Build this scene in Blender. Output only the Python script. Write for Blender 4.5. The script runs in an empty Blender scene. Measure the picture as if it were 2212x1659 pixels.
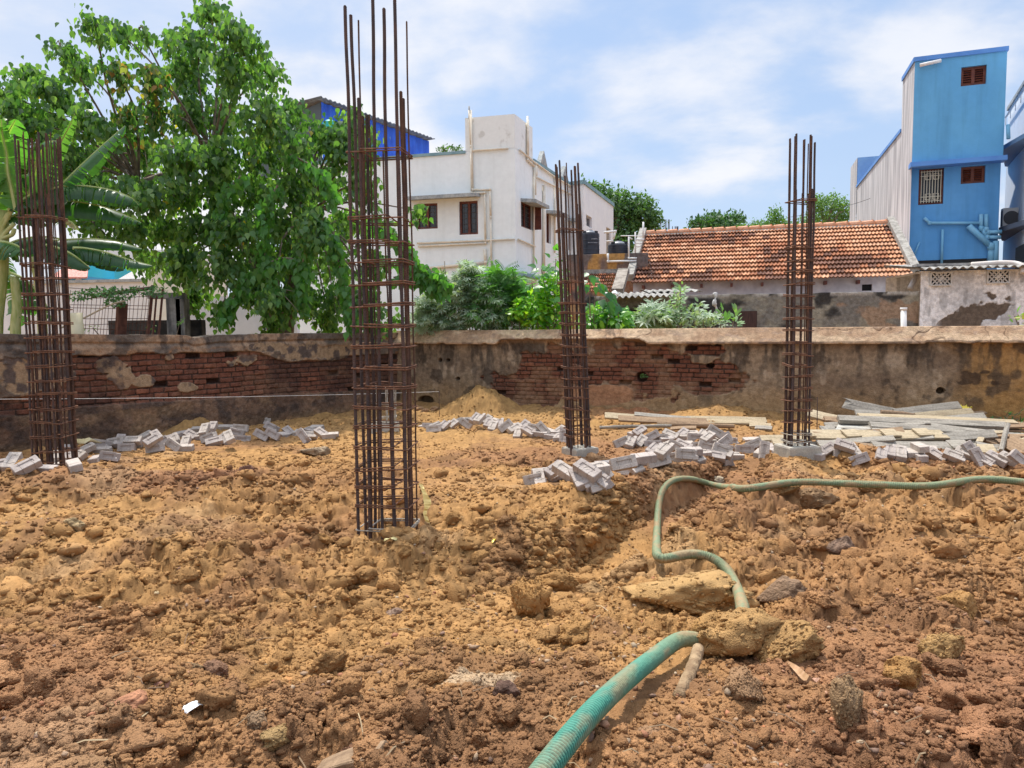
import bpy, math, random
import numpy as np
from mathutils import Vector, Matrix
random.seed(7); rng = np.random.default_rng(7)
C = bpy.context.scene.collection
SC = bpy.context.scene
R = math.radians

# ------------------------------------------------------------------ camera
F = 1618.0; PITCH = math.atan(123.5/1618); ROLL = 0.0096; HC = 1.6
_f = Vector((0, math.cos(PITCH), -math.sin(PITCH)))
_r0 = Vector((1, 0, 0)); _u0 = Vector((0, math.sin(PITCH), math.cos(PITCH)))
_r = _r0*math.cos(ROLL) - _u0*math.sin(ROLL)
_u = _u0*math.cos(ROLL) + _r0*math.sin(ROLL)
cd = bpy.data.cameras.new('camera'); cam = bpy.data.objects.new('camera', cd); C.objects.link(cam)
cd.sensor_width = 36; cd.lens = F/2212*36; cd.clip_end = 2000; cd.clip_start = 0.05
m = Matrix.Identity(4)
for i in range(3):
    m[i][0] = _r[i]; m[i][1] = _u[i]; m[i][2] = -_f[i]
m[2][3] = HC
cam.matrix_world = m
SC.camera = cam

# ------------------------------------------------------------------ world and sun
SUN_EL, SUN_AZ = R(66), R(-24)       # azimuth measured from +Y towards +X
W = bpy.data.worlds.new("World"); SC.world = W; W.use_nodes = True
nt = W.node_tree; nt.nodes.clear()
def wn(t, **k):
    n = nt.nodes.new(t)
    for a, b in k.items(): setattr(n, a, b)
    return n
out = wn('ShaderNodeOutputWorld'); bg = wn('ShaderNodeBackground')
sky = wn('ShaderNodeTexSky', sky_type='NISHITA', sun_disc=False)
sky.sun_elevation = SUN_EL; sky.sun_rotation = SUN_AZ
sky.air_density = 1.0; sky.dust_density = 1.5; sky.ozone_density = 1.0
tc = wn('ShaderNodeTexCoord'); sep = wn('ShaderNodeSeparateXYZ')
nt.links.new(tc.outputs['Generated'], sep.inputs[0])
def wmath(op, a, b=None, clamp=False):
    n = wn('ShaderNodeMath', operation=op); n.use_clamp = clamp
    for i, x in enumerate((a, b)):
        if x is None: continue
        if isinstance(x, (int, float)): n.inputs[i].default_value = x
        else: nt.links.new(x, n.inputs[i])
    return n.outputs[0]
zz = wmath('ADD', wmath('MAXIMUM', sep.outputs[2], 0.0), 0.22)
comb = wn('ShaderNodeCombineXYZ')
nt.links.new(wmath('DIVIDE', sep.outputs[0], zz), comb.inputs[0])
nt.links.new(wmath('DIVIDE', sep.outputs[1], zz), comb.inputs[1])
n1 = wn('ShaderNodeTexNoise'); n1.inputs['Scale'].default_value = 1.15; n1.inputs['Detail'].default_value = 9; n1.inputs['Roughness'].default_value = 0.55
n1.inputs['Distortion'].default_value = 0.15
mp = wn('ShaderNodeMapping'); mp.inputs['Location'].default_value = (5.3, 2.2, 0)
nt.links.new(comb.outputs[0], mp.inputs[0]); nt.links.new(mp.outputs[0], n1.inputs['Vector'])
ramp = wn('ShaderNodeValToRGB'); ramp.color_ramp.elements[0].position = 0.44; ramp.color_ramp.elements[1].position = 0.61
ramp.color_ramp.interpolation = 'EASE'
nt.links.new(n1.outputs[0], ramp.inputs[0])
# thicker cloud towards the left of the view, veil near the horizon
leftness = wmath('MULTIPLY', wmath('SUBTRACT', -0.02, sep.outputs[0]), 0.9, True)
veil = wmath('MULTIPLY', wmath('SUBTRACT', 0.30, sep.outputs[2]), 0.8, True)
cov = wmath('ADD', wmath('MULTIPLY', ramp.outputs[0], 0.78), wmath('ADD', leftness, veil), True)
scl = wn('ShaderNodeVectorMath', operation='SCALE'); scl.inputs[3].default_value = 0.15
nt.links.new(sky.outputs[0], scl.inputs[0])
SKYTINT = wn('ShaderNodeMix', data_type='RGBA', blend_type='MIX'); SKYTINT.inputs[0].default_value = 0.62
nt.links.new(scl.outputs[0], SKYTINT.inputs[6]); SKYTINT.inputs[7].default_value = (0.47, 0.64, 0.93, 1)
mix = wn('ShaderNodeMix', data_type='RGBA')
nt.links.new(cov, mix.inputs[0]); nt.links.new(SKYTINT.outputs[2], mix.inputs[6])
shade = wn('ShaderNodeValToRGB'); shade.color_ramp.elements[0].color = (0.68, 0.74, 0.87, 1); shade.color_ramp.elements[1].color = (0.99, 0.98, 0.99, 1)
shade.color_ramp.elements[0].position = 0.38; shade.color_ramp.elements[1].position = 0.66
nt.links.new(n1.outputs[0], shade.inputs[0]); nt.links.new(shade.outputs[0], mix.inputs[7])
nt.links.new(mix.outputs[2], bg.inputs[0])
# hazy sky brightened high up, above the view, as added fill light
sky_fill = wn('ShaderNodeMapRange'); sky_fill.interpolation_type = 'SMOOTHSTEP'; sky_fill.inputs[1].default_value = 0.42; sky_fill.inputs[2].default_value = 0.9; sky_fill.inputs[3].default_value = 0.80; sky_fill.inputs[4].default_value = 1.65
nt.links.new(sep.outputs[2], sky_fill.inputs[0]); nt.links.new(sky_fill.outputs[0], bg.inputs[1])
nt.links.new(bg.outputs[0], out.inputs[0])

sl = bpy.data.lights.new('sun', 'SUN'); sl.energy = 3.9; sl.angle = R(0.8); sl.color = (1.0, 0.95, 0.87)
so = bpy.data.objects.new('sun', sl); C.objects.link(so)
sd = Vector((math.sin(SUN_AZ)*math.cos(SUN_EL), math.cos(SUN_AZ)*math.cos(SUN_EL), math.sin(SUN_EL)))
so.rotation_euler = sd.to_track_quat('Z', 'Y').to_euler()
SC.view_settings.view_transform = 'Standard'; SC.view_settings.look = 'None'
SC.view_settings.exposure = 0.40; SC.view_settings.gamma = 1
SC.view_settings.use_curve_mapping = False
SC.render.engine = 'CYCLES'; SC.cycles.use_denoising = True
SC.cycles.max_bounces = 6; SC.cycles.transparent_max_bounces = 12

# ------------------------------------------------------------------ pixel helpers (the photograph at 2212 x 1659)
def ray(u, v): return _f*F + _r*(u-1106) - _u*(v-829.5)
def at(u, v, Y):
    d = ray(u, v); t = Y/d.y
    return Vector((d.x*t, Y, HC+d.z*t))
def on_z(u, v, z):
    d = ray(u, v); t = (z-HC)/d.z
    return Vector((d.x*t, d.y*t, z))
def on_face(A, B, u, v):
    """(s, z) where the line of sight meets the upright plane through A and B"""
    d = ray(u, v); dx, dy = B[0]-A[0], B[1]-A[1]; L = math.hypot(dx, dy)
    nx, ny = -dy, dx
    t = (nx*A[0]+ny*A[1])/(nx*d.x+ny*d.y)
    x, y = d.x*t, d.y*t
    return ((x-A[0])*dx+(y-A[1])*dy)/L, HC+d.z*t

# ------------------------------------------------------------------ tagging
def tag(o, label=None, cat=None, group=None, kind=None):
    if label: o['label'] = label
    if cat: o['category'] = cat
    if group: o['group'] = group
    if kind: o['kind'] = kind
    return o
def empty(name, loc, label=None, cat=None, group=None):
    o = bpy.data.objects.new(name, None); C.objects.link(o); o.location = loc
    o.empty_display_size = 0.1
    return tag(o, label, cat, group)
def lin(c): return tuple(((x/255)/12.92 if x/255 <= 0.04045 else (((x/255)+0.055)/1.055)**2.4) for x in c)
def mesh_np(name, V, Fc, mat=None, parent=None, col=None, smooth=False, mi=None, mats=None):
    """V (n,3); Fc (m,3|4) array or list of faces in WORLD coordinates; the origin goes to the base centre"""
    V = np.asarray(V, dtype=np.float64).reshape(-1, 3)
    if parent is None:
        org = np.array([(V[:, 0].min()+V[:, 0].max())/2, (V[:, 1].min()+V[:, 1].max())/2, V[:, 2].min()])
    else:
        org = np.array(parent_world(parent))
    Vl = V-org
    me = bpy.data.meshes.new(name)
    if isinstance(Fc, np.ndarray):
        n = Fc.shape[1]; mF = len(Fc)
        me.vertices.add(len(Vl)); me.vertices.foreach_set('co', Vl.astype(np.float32).ravel())
        me.loops.add(mF*n); me.loops.foreach_set('vertex_index', Fc.astype(np.int32).ravel())
        me.polygons.add(mF); me.polygons.foreach_set('loop_start', np.arange(0, mF*n, n, dtype=np.int32))
        me.update(calc_edges=True)
    else:
        me.from_pydata([tuple(p) for p in Vl], [], Fc)
    if smooth: me.polygons.foreach_set('use_smooth', np.ones(len(me.polygons), dtype=bool))
    if col is not None:
        ca = me.color_attributes.new('col', 'FLOAT_COLOR', 'POINT')
        c = np.ones((len(V), 4), dtype=np.float32); c[:, :3] = col
        ca.data.foreach_set('color', c.ravel())
    if mats:
        for mm in mats: me.materials.append(mm)
        me.polygons.foreach_set('material_index', np.asarray(mi, dtype=np.int32))
    elif mat: me.materials.append(mat)
    me.update()
    o = bpy.data.objects.new(name, me); C.objects.link(o)
    if parent is None: o.location = org
    else: o.parent = parent
    return o
def parent_world(p):
    v = Vector(p.location)
    while p.parent is not None:
        p = p.parent; v = v + Vector(p.location)
    return v

class MB:
    """collects shapes, then becomes one mesh object"""
    def __init__(s): s.V = []; s.F = []; s.c = []; s.cur = (1, 1, 1)
    def add(s, V, Fc):
        o = len(s.V); s.V += [tuple(p) for p in V]; s.F += [tuple(i+o for i in f) for f in Fc]
        s.c += [s.cur]*len(V); return s
    def box(s, c, dx, dy, dz, a=(1, 0, 0), b=(0, 1, 0), n=(0, 0, 1)):
        c = Vector(c); a = Vector(a); b = Vector(b); n = Vector(n)
        P = [c+a*(i*dx/2)+b*(j*dy/2)+n*(k*dz/2) for k in (-1, 1) for j in (-1, 1) for i in (-1, 1)]
        return s.add(P, [(0, 2, 3, 1), (4, 5, 7, 6), (0, 1, 5, 4), (2, 6, 7, 3), (0, 4, 6, 2), (1, 3, 7, 5)])
    def tube(s, pts, r, n=8, cap=True):
        pts = [Vector(p) for p in pts]; rs = r if isinstance(r, (list, tuple)) else [r]*len(pts)
        V = []; Fc = []; prev = None
        for i, p in enumerate(pts):
            t = (pts[min(i+1, len(pts)-1)]-pts[max(i-1, 0)]).normalized()
            if prev is None:
                a = t.cross(Vector((0, 0, 1)) if abs(t.z) < 0.9 else Vector((1, 0, 0))).normalized()
            else: a = (prev-t*prev.dot(t)).normalized()
            prev = a; b = t.cross(a)
            for k in range(n):
                th = 2*math.pi*k/n; V.append(p+(a*math.cos(th)+b*math.sin(th))*rs[i])
        for i in range(len(pts)-1):
            for k in range(n):
                k2 = (k+1) % n; Fc.append((i*n+k, i*n+k2, (i+1)*n+k2, (i+1)*n+k))
        if cap: Fc.append(tuple(range(n-1, -1, -1))); Fc.append(tuple((len(pts)-1)*n+k for k in range(n)))
        return s.add(V, Fc)
    def quad(s, *P): return s.add(P, [tuple(range(len(P)))])
    def build(s, name, mat, parent=None, smooth=False, color=False):
        return mesh_np(name, np.array([tuple(v) for v in s.V]), s.F, mat, parent, np.array(s.c) if color else None, smooth)

# ------------------------------------------------------------------ noise on arrays
def hsh(ix, iy, seed):
    h = (ix.astype(np.int64)*374761393 + iy.astype(np.int64)*668265263 + seed*1442695041) & 0xffffffff
    h = ((h ^ (h >> 13))*1274126177) & 0xffffffff
    h = ((h ^ (h >> 16))*2246822519) & 0xffffffff
    return ((h ^ (h >> 15)) & 0xffffff)/float(0xffffff)
def vn(x, y, seed=0):
    ix = np.floor(x); iy = np.floor(y); fx = x-ix; fy = y-iy
    fx = fx*fx*fx*(fx*(fx*6-15)+10); fy = fy*fy*fy*(fy*(fy*6-15)+10)
    a = hsh(ix, iy, seed); b = hsh(ix+1, iy, seed); c = hsh(ix, iy+1, seed); d = hsh(ix+1, iy+1, seed)
    return (a*(1-fx)+b*fx)*(1-fy)+(c*(1-fx)+d*fx)*fy
def fbm(x, y, o=4, seed=0, g=0.5):
    t = 0; a = 1; s = 0
    for i in range(o):
        t = t+a*vn(x*2**i+i*17.3, y*2**i-i*9.1, seed+i); s += a; a *= g
    return t/s
def worley(x, y, seed=0):
    ix = np.floor(x); iy = np.floor(y); best = np.full(x.shape, 9.0); idv = np.zeros(x.shape)
    for dx in (-1, 0, 1):
        for dy in (-1, 0, 1):
            cx = ix+dx; cy = iy+dy
            px = cx+hsh(cx, cy, seed); py = cy+hsh(cx, cy, seed+77)
            d = np.hypot(px-x, py-y); m_ = d < best
            best = np.where(m_, d, best); idv = np.where(m_, hsh(cx, cy, seed+5), idv)
    return best, idv
def lumps(x, y, sc, seed):
    wx = x+0.35*sc*(vn(x/sc*1.7, y/sc*1.7, seed+50)-.5); wy = y+0.35*sc*(vn(x/sc*1.7+9, y/sc*1.7, seed+51)-.5)
    d, i = worley(wx/sc, wy/sc, seed)
    rr = 0.45+0.4*i
    return np.sqrt(np.clip(1-(d/rr)**2, 0, 1))*rr*sc
def humps(x, y, sc, seed):
    wx = x+0.5*sc*(vn(x/sc*1.7, y/sc*1.7, seed+50)-.5); wy = y+0.5*sc*(vn(x/sc*1.7+9, y/sc*1.7, seed+51)-.5)
    d, i = worley(wx/sc, wy/sc, seed); rr = 0.5+0.4*i
    return np.clip(1-(d/rr)**2, 0, 1)*rr*sc
def sstep(a, b, x):
    t = np.clip((x-a)/(b-a), 0, 1); return t*t*(3-2*t)

# ------------------------------------------------------------------ materials
def newmat(name):
    mt = bpy.data.materials.new(name); mt.use_nodes = True
    t = mt.node_tree; return mt, t, t.nodes['Principled BSDF']
def M(name, c1, c2=None, scale=6.0, rough=0.85, bump=0.0, bscale=None, attr=False, metallic=0.0, lo=0.4, hi=0.6, detail=6, stretch=None, spec=0.3, fine=0.0, fcon=None, streak=0.0):
    """two colours mixed by noise in object space; attr multiplies the mesh's own colours"""
    mt, t, b = newmat(name)
    b.inputs['Roughness'].default_value = rough; b.inputs['Metallic'].default_value = metallic
    b.inputs['Specular IOR Level'].default_value = spec
    tcn = t.nodes.new('ShaderNodeTexCoord'); vec = tcn.outputs['Object']
    if stretch:
        mpn = t.nodes.new('ShaderNodeMapping'); mpn.inputs['Scale'].default_value = stretch
        t.links.new(vec, mpn.inputs[0]); vec = mpn.outputs[0]
    ns = t.nodes.new('ShaderNodeTexNoise'); ns.inputs['Scale'].default_value = scale; ns.inputs['Detail'].default_value = detail
    t.links.new(vec, ns.inputs['Vector'])
    rp = t.nodes.new('ShaderNodeValToRGB'); rp.color_ramp.elements[0].position = lo; rp.color_ramp.elements[1].position = hi
    rp.color_ramp.elements[0].color = (*c1, 1); rp.color_ramp.elements[1].color = (*(c2 or c1), 1)
    t.links.new(ns.outputs[0], rp.inputs[0]); src = rp.outputs[0]
    if attr:
        at_ = t.nodes.new('ShaderNodeVertexColor'); at_.layer_name = 'col'
        mx = t.nodes.new('ShaderNodeMix'); mx.data_type = 'RGBA'; mx.blend_type = 'MULTIPLY'; mx.inputs[0].default_value = 1
        t.links.new(src, mx.inputs[6]); t.links.new(at_.outputs[0], mx.inputs[7]); src = mx.outputs[2]
    if fine:
        n3 = t.nodes.new('ShaderNodeTexNoise'); n3.inputs['Scale'].default_value = fine; n3.inputs['Detail'].default_value = 4
        t.links.new(tcn.outputs['Object'], n3.inputs['Vector'])
        r3 = t.nodes.new('ShaderNodeValToRGB'); r3.color_ramp.elements[0].position = .3; r3.color_ramp.elements[1].position = .7
        q_ = fcon if fcon is not None else (.04 if fine < 15 else .24)
        r3.color_ramp.elements[0].color = (1-q_, 1-q_, 1-q_, 1); r3.color_ramp.elements[1].color = (1+q_*.5, 1+q_*.5, 1+q_*.5, 1)
        t.links.new(n3.outputs[0], r3.inputs[0])
        mx = t.nodes.new('ShaderNodeMix'); mx.data_type = 'RGBA'; mx.blend_type = 'MULTIPLY'; mx.inputs[0].default_value = 1
        t.links.new(src, mx.inputs[6]); t.links.new(r3.outputs[0], mx.inputs[7]); src = mx.outputs[2]
    if streak:
        m5 = t.nodes.new('ShaderNodeMapping'); m5.inputs['Scale'].default_value = (3.5, 3.5, .28); n5 = t.nodes.new('ShaderNodeTexNoise'); n5.inputs['Scale'].default_value = 1.4; n5.inputs['Detail'].default_value = 7
        t.links.new(tcn.outputs['Object'], m5.inputs[0]); t.links.new(m5.outputs[0], n5.inputs['Vector'])
        r5_ = t.nodes.new('ShaderNodeValToRGB'); r5_.color_ramp.elements[0].position = .50; r5_.color_ramp.elements[1].position = .72; r5_.color_ramp.elements[0].color = (1, 1, 1, 1); r5_.color_ramp.elements[1].color = (1-streak, 1-streak, 1-streak*1.1, 1)
        t.links.new(n5.outputs[0], r5_.inputs[0]); mx = t.nodes.new('ShaderNodeMix'); mx.data_type = 'RGBA'; mx.blend_type = 'MULTIPLY'; mx.inputs[0].default_value = 1
        t.links.new(src, mx.inputs[6]); t.links.new(r5_.outputs[0], mx.inputs[7]); src = mx.outputs[2]
    t.links.new(src, b.inputs['Base Color'])
    if bump:
        n2 = t.nodes.new('ShaderNodeTexNoise'); n2.inputs['Scale'].default_value = bscale or scale*4; n2.inputs['Detail'].default_value = 6
        t.links.new(vec, n2.inputs['Vector'])
        bp = t.nodes.new('ShaderNodeBump'); bp.inputs['Strength'].default_value = bump; bp.inputs['Distance'].default_value = 0.02
        t.links.new(n2.outputs[0], bp.inputs['Height']); t.links.new(bp.outputs[0], b.inputs['Normal'])
    return mt
def leafmat(name, trans=0.35, rough=0.45):
    mt, t, b = newmat(name)
    at_ = t.nodes.new('ShaderNodeVertexColor'); at_.layer_name = 'col'
    b.inputs['Roughness'].default_value = rough; b.inputs['Specular IOR Level'].default_value = 0.5
    t.links.new(at_.outputs[0], b.inputs['Base Color'])
    tr = t.nodes.new('ShaderNodeBsdfTranslucent'); hs = t.nodes.new('ShaderNodeMix'); hs.data_type = 'RGBA'; hs.blend_type = 'MULTIPLY'; hs.inputs[0].default_value = 1
    hs.inputs[7].default_value = (1.6, 1.9, 0.6, 1)
    t.links.new(at_.outputs[0], hs.inputs[6]); t.links.new(hs.outputs[2], tr.inputs[0])
    ms = t.nodes.new('ShaderNodeMixShader'); ms.inputs[0].default_value = trans
    t.links.new(b.outputs[0], ms.inputs[1]); t.links.new(tr.outputs[0], ms.inputs[2])
    t.links.new(ms.outputs[0], t.nodes['Material Output'].inputs[0])
    return mt
# ------------------------------------------------------------------ ground
WC = (-2.28, 15.0)                                   # inner corner of the compound walls
LW_A = (WC[0]-4.28*1.75, WC[1]-5.4*1.75); RW_B = (WC[0]+9.94*1.35, WC[1]-3.8*1.35)
TR = np.array([(3.05, 9.6), (2.55, 8.3), (2.0, 7.2), (1.35, 6.2), (0.8, 5.4), (0.35, 4.75), (-0.1, 4.2)])   # trench centre line
def g2(x, y, cx, cy, sx, sy, h, ang=0.0):
    c, s = math.cos(ang), math.sin(ang); dx = x-cx; dy = y-cy
    return h*np.exp(-(((dx*c+dy*s)/sx)**2+((-dx*s+dy*c)/sy)**2))
def trench_d(x, y):
    best = np.full(np.shape(x), 99.0); par = np.zeros(np.shape(x))
    for i in range(len(TR)-1):
        a, b = TR[i], TR[i+1]; d = b-a; L2 = (d**2).sum()
        t = np.clip(((x-a[0])*d[0]+(y-a[1])*d[1])/L2, 0, 1)
        q = np.hypot(x-a[0]-d[0]*t, y-a[1]-d[1]*t)
        m_ = q < best; best = np.where(m_, q, best); par = np.where(m_, (i+t)/(len(TR)-1), par)
    return best, par
def seg_d(x, y, A, B):
    dx, dy = B[0]-A[0], B[1]-A[1]; L2 = dx*dx+dy*dy
    t = np.clip(((x-A[0])*dx+(y-A[1])*dy)/L2, 0, 1)
    return np.hypot(x-A[0]-dx*t, y-A[1]-dy*t)
def macro(x, y):
    z = 0.46*(1-sstep(1.5, 4.6, y))
    z = z + g2(x, y, -4.7, 7.0, 1.1, .6, .30) + g2(x, y, -2.6, 7.3, 1.6, .8, .13) + g2(x, y, -3.4, 5.4, 1.2, .8, .20)
    z = z + g2(x, y, -2.0, 4.6, .9, .6, .10) + g2(x, y, .35, 6.35, 1.0, .5, .17, -.3) + g2(x, y, -.1, 5.0, .6, .4, .12)
    z = z + g2(x, y, 1.55, 7.35, .7, .3, .13, .9)
    z = z + g2(x, y, 3.5, 6.1, 1.7, .7, .34) + g2(x, y, 2.4, 4.5, 1.0, .9, .22) + g2(x, y, 3.8, 4.4, 1.2, 1.0, .18)
    z = z + g2(x, y, 4.05, 8.7, .5, .25, .16) + g2(x, y, 1.15, 3.15, .42, .22, .10)
    z = z - g2(x, y, -1.0, 5.9, .42, .36, .07)
    d, p = trench_d(x, y)
    wob = .16*(fbm(x*3.2, y*3.2, 5, 31)-.5)
    depth = .20*sstep(0, .2, p)*(1-sstep(.72, 1, p))
    z = z - depth*(1-sstep(.20, .34, d+wob))
    rid = np.exp(-((d-.60)/.24)**2)*sstep(.02, .2, p)*(1-sstep(.8, 1, p)); z = z + rid*(.11+.14*(fbm(x*1.9, y*1.9, 3, 33)-.5))
    # soil banked against the walls and the two sand heaps
    dw = seg_d(x, y, WC, RW_B); z = z + .12*np.exp(-(dw/.8)**2)
    z = z + .05*np.exp(-(seg_d(x, y, WC, LW_A)/.6)**2)
    h1 = np.hypot((x+5.22)/1.0, (y-11.7)/.8); z = z + .42*np.clip(1-h1/.72, 0, 1)**1.0*sstep(0, .1, 1-h1)
    h2 = np.hypot((x+.62)/1.1, (y-13.75)/.8); z = z + .52*np.clip(1-h2/.72, 0, 1)
    h3 = np.hypot((x-3.4)/1.1, (y-12.3)/.8); z = z + .16*np.clip(1-h3/.9, 0, 1)
    z = z - g2(x, y, 1.45, 10.6, .16, .22, .10)
    return z
def rough(x, y):
    """1 where the soil is freshly dug, 0 on trodden ground and the trench floor"""
    r_ = 0.35+0.65*sstep(.38, .58, fbm(x*.7+3, y*.7, 3, 12))
    r_ = r_*(1-.55*sstep(7.6, 8.8, y)) + .2*sstep(10, 14, y)
    d, p = trench_d(x, y); r_ = r_*(.12+.88*sstep(.16, .30, d))
    path = seg_d(x, y, (2.6, 9.0), (-.7, 7.4)); r_ = r_*(.2+.8*sstep(.15, .45, path))
    r_ = np.maximum(r_, .9*np.exp(-((x-3.2)/1.9)**2-((y-5.2)/1.6)**2))
    r_ = np.maximum(r_, .85*np.exp(-((x+5.2)/.8)**2-((y-11.7)/.6)**2)); r_ = np.maximum(r_, .85*np.exp(-((x+.6)/.9)**2-((y-13.7)/.7)**2))
    return np.clip(r_, 0.1, 1)
def ground(x, y, fine=True):
    x = np.asarray(x, float); y = np.asarray(y, float)
    m_ = sstep(-1.5, .5, y)*(1-sstep(16.5, 19, y))*(1-sstep(12, 16, np.abs(x)))
    z = macro(x, y); r_ = rough(x, y)
    z = z + .055*(fbm(x*.9, y*.9, 3, 1)-.5) + r_*.17*(fbm(x*2.6, y*2.6, 5, 2)-.5)
    wx = x+.05*(fbm(x*6, y*6, 3, 80)-.5); wy = y+.05*(fbm(x*6+4, y*6, 3, 81)-.5)
    bl = 0; a_ = .5
    for i in range(4 if fine else 2):
        bl = bl+a_*np.abs(2*vn(wx*2.6*2**i+i*7.7, wy*2.6*2**i+i*3.1, 140+i)-1); a_ *= .62
    z = z + r_*.19*(bl-.5) + r_*(.22*humps(wx, wy, .24, 3)*sstep(.5, .62, fbm(x*1.7, y*1.7, 2, 40)) + .42*humps(wx, wy, .11, 4)*sstep(.46, .56, fbm(x*2.3, y*2.3, 2, 41)))
    pit = fbm(x*2.1+7, y*2.1, 4, 85); z = z - r_*.09*sstep(.54, .74, pit)
    if fine:
        k = sstep(.36, .52, fbm(x*3.1, y*3.1, 2, 42))
        f1 = 1-sstep(2.6, 4.2, y); f2 = 1-sstep(4.5, 7, y)
        z = z + r_*(.34*humps(wx, wy, .055, 5)*(.25+.75*k)*(.35+.65*f2) + .40*lumps(wx, wy, .027, 6)*f1) + .10*humps(x, y, .05, 15)*f2 + .42*lumps(x, y, .017, 16)*f1
        z = z + .012*(fbm(x*22, y*22, 3, 9)-.5)*(.4+.6*f2)
        crack = np.abs(fbm(x*4, y*4, 4, 60)-.5); z = z - r_*.035*(1-sstep(0, .025, crack))
    return z*m_
def gz(x, y, fine=False): return float(ground(np.array([x]), np.array([y]), fine)[0])
def on_ground(u, v, lift=0.0, fine=False, surf=None):
    """walk down the line of sight to the soil"""
    d = ray(u, v); ts = np.linspace(1.2, 22, 1400)/d.y
    X = d.x*ts; Y = d.y*ts; Z = HC+d.z*ts
    G = (surf or (lambda a, b: ground(a, b, fine)))(X, Y)+lift
    k = np.argmax(Z <= G)
    return Vector((X[k], Y[k], Z[k]))
ys = [-400, -100, -30, -8, -2, -.6]
y = 0.25
while y < 16.6: ys.append(y); y += .0031*(y+1.2)
ys += [17.5, 19, 22, 30, 60, 150, 400, 900]
ss = [-60, -20, -6, -2, -1.3] + list(np.linspace(-.98, .98, 1120)) + [1.3, 2, 6, 20, 60]
ys = np.array(ys); ss = np.array(ss)
wy = np.maximum(ys, .25)+1.2
HR = .0305
def catmull(P, n=10):
    P = [Vector(p) for p in P]; P = [P[0]*2-P[1]]+P+[P[-1]*2-P[-2]]; o = []
    for i in range(1, len(P)-2):
        for k in range(n):
            t = k/n; a, b, c, d = P[i-1:i+3]
            o.append(.5*((2*b)+(c-a)*t+(2*a-5*b+4*c-d)*t*t+(3*b-a-3*c+d)*t**3))
    o.append(P[-2]); return o
HR = .0305
hp = [(1120, 1740), (1205, 1625), (1262, 1555), (1335, 1483), (1420, 1415), (1488, 1368), (1532, 1352), (1580, 1352), (1607, 1346), (1606, 1320), (1592, 1270), (1568, 1222), (1535, 1196), (1494, 1191), (1456, 1203), (1430, 1214), (1419, 1200), (1419, 1150), (1422, 1100), (1428, 1062), (1450, 1038), (1490, 1034), (1540, 1047), (1600, 1056), (1660, 1049), (1720, 1040), (1790, 1043), (1860, 1046), (1930, 1048), (1990, 1052), (2050, 1046), (2110, 1034), (2180, 1037), (2250, 1048)]
gm = lambda a, b: macro(a, b)+.055*(fbm(a*.9, b*.9, 3, 1)-.5)+.035
hpt = [on_ground(u, v, HR+.02, surf=gm) for u, v in hp]
for i in (6, 7): hpt[i].z -= .10
hc = catmull(hpt, 8)
def resample(P, step):
    L = [0]; 
    for a, b in zip(P, P[1:]): L.append(L[-1]+(b-a).length)
    t = np.arange(0, L[-1], step); A = np.array([tuple(p) for p in P]); return [Vector((np.interp(q, L, A[:, 0]), np.interp(q, L, A[:, 1]), np.interp(q, L, A[:, 2]))) for q in t]
# smooth the path twice so that it bends like a stiff hose
hs = resample(hc, .05)
for _ in range(6): hs = [hs[0]]+[(hs[i-1]+hs[i]*2+hs[i+1])/4 for i in range(1, len(hs)-1)]+[hs[-1]]
_gx = np.array([p.x for p in hs]); _gy = np.array([p.y for p in hs]); _gzz = ground(_gx, _gy, False)
bur = np.array([min((Vector((p.x, p.y))-Vector((hpt[j].x, hpt[j].y))).length for j in (6, 7)) < .22 for p in hs])
hs = [Vector((p.x, p.y, p.z if bur[i] else max(p.z, _gzz[i]+HR*.75))) for i, p in enumerate(hs)]
for _ in range(6): hs = [hs[0]]+[(hs[i-1]+hs[i]*2+hs[i+1])/4 for i in range(1, len(hs)-1)]+[hs[-1]]
HCO = np.array([(p.x, p.y) for p in hs])
hs = resample(hs, .0032)
def hose_d(x, y):
    return np.sqrt(((x[:, None]-HCO[None, :, 0])**2+(y[:, None]-HCO[None, :, 1])**2).min(1))

GX = ss[None, :]*wy[:, None]; GY = np.repeat(ys[:, None], len(ss), 1)
GZ = ground(GX, GY)
ny, nx = GX.shape
# roughen the steep faces sideways too
gy_ = np.gradient(GZ, axis=0)/np.maximum(1e-4, np.gradient(GY, axis=0)); gx_ = np.gradient(GZ, axis=1)/np.maximum(1e-4, np.gradient(GX, axis=1))
sl_ = sstep(.35, 1.1, np.hypot(gx_, gy_))*sstep(.8, 1.2, GY)*(1-sstep(13, 14, GY))
GY2 = GY-sl_*(.75*lumps(GX, GZ*1.3+GY*.35, .040, 171)+.8*lumps(GX, GZ*1.3+GY*.3, .018, 172)-.012)
GX2 = GX+sl_*.025*(fbm(GY*30, GZ*40, 3, 173)-.5)
V = np.stack([GX2.ravel(), GY2.ravel(), GZ.ravel()], 1)
idx = np.arange(ny*nx).reshape(ny, nx)
Fg = np.stack([idx[:-1, :-1].ravel(), idx[:-1, 1:].ravel(), idx[1:, 1:].ravel(), idx[1:, :-1].ravel()], 1)
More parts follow.
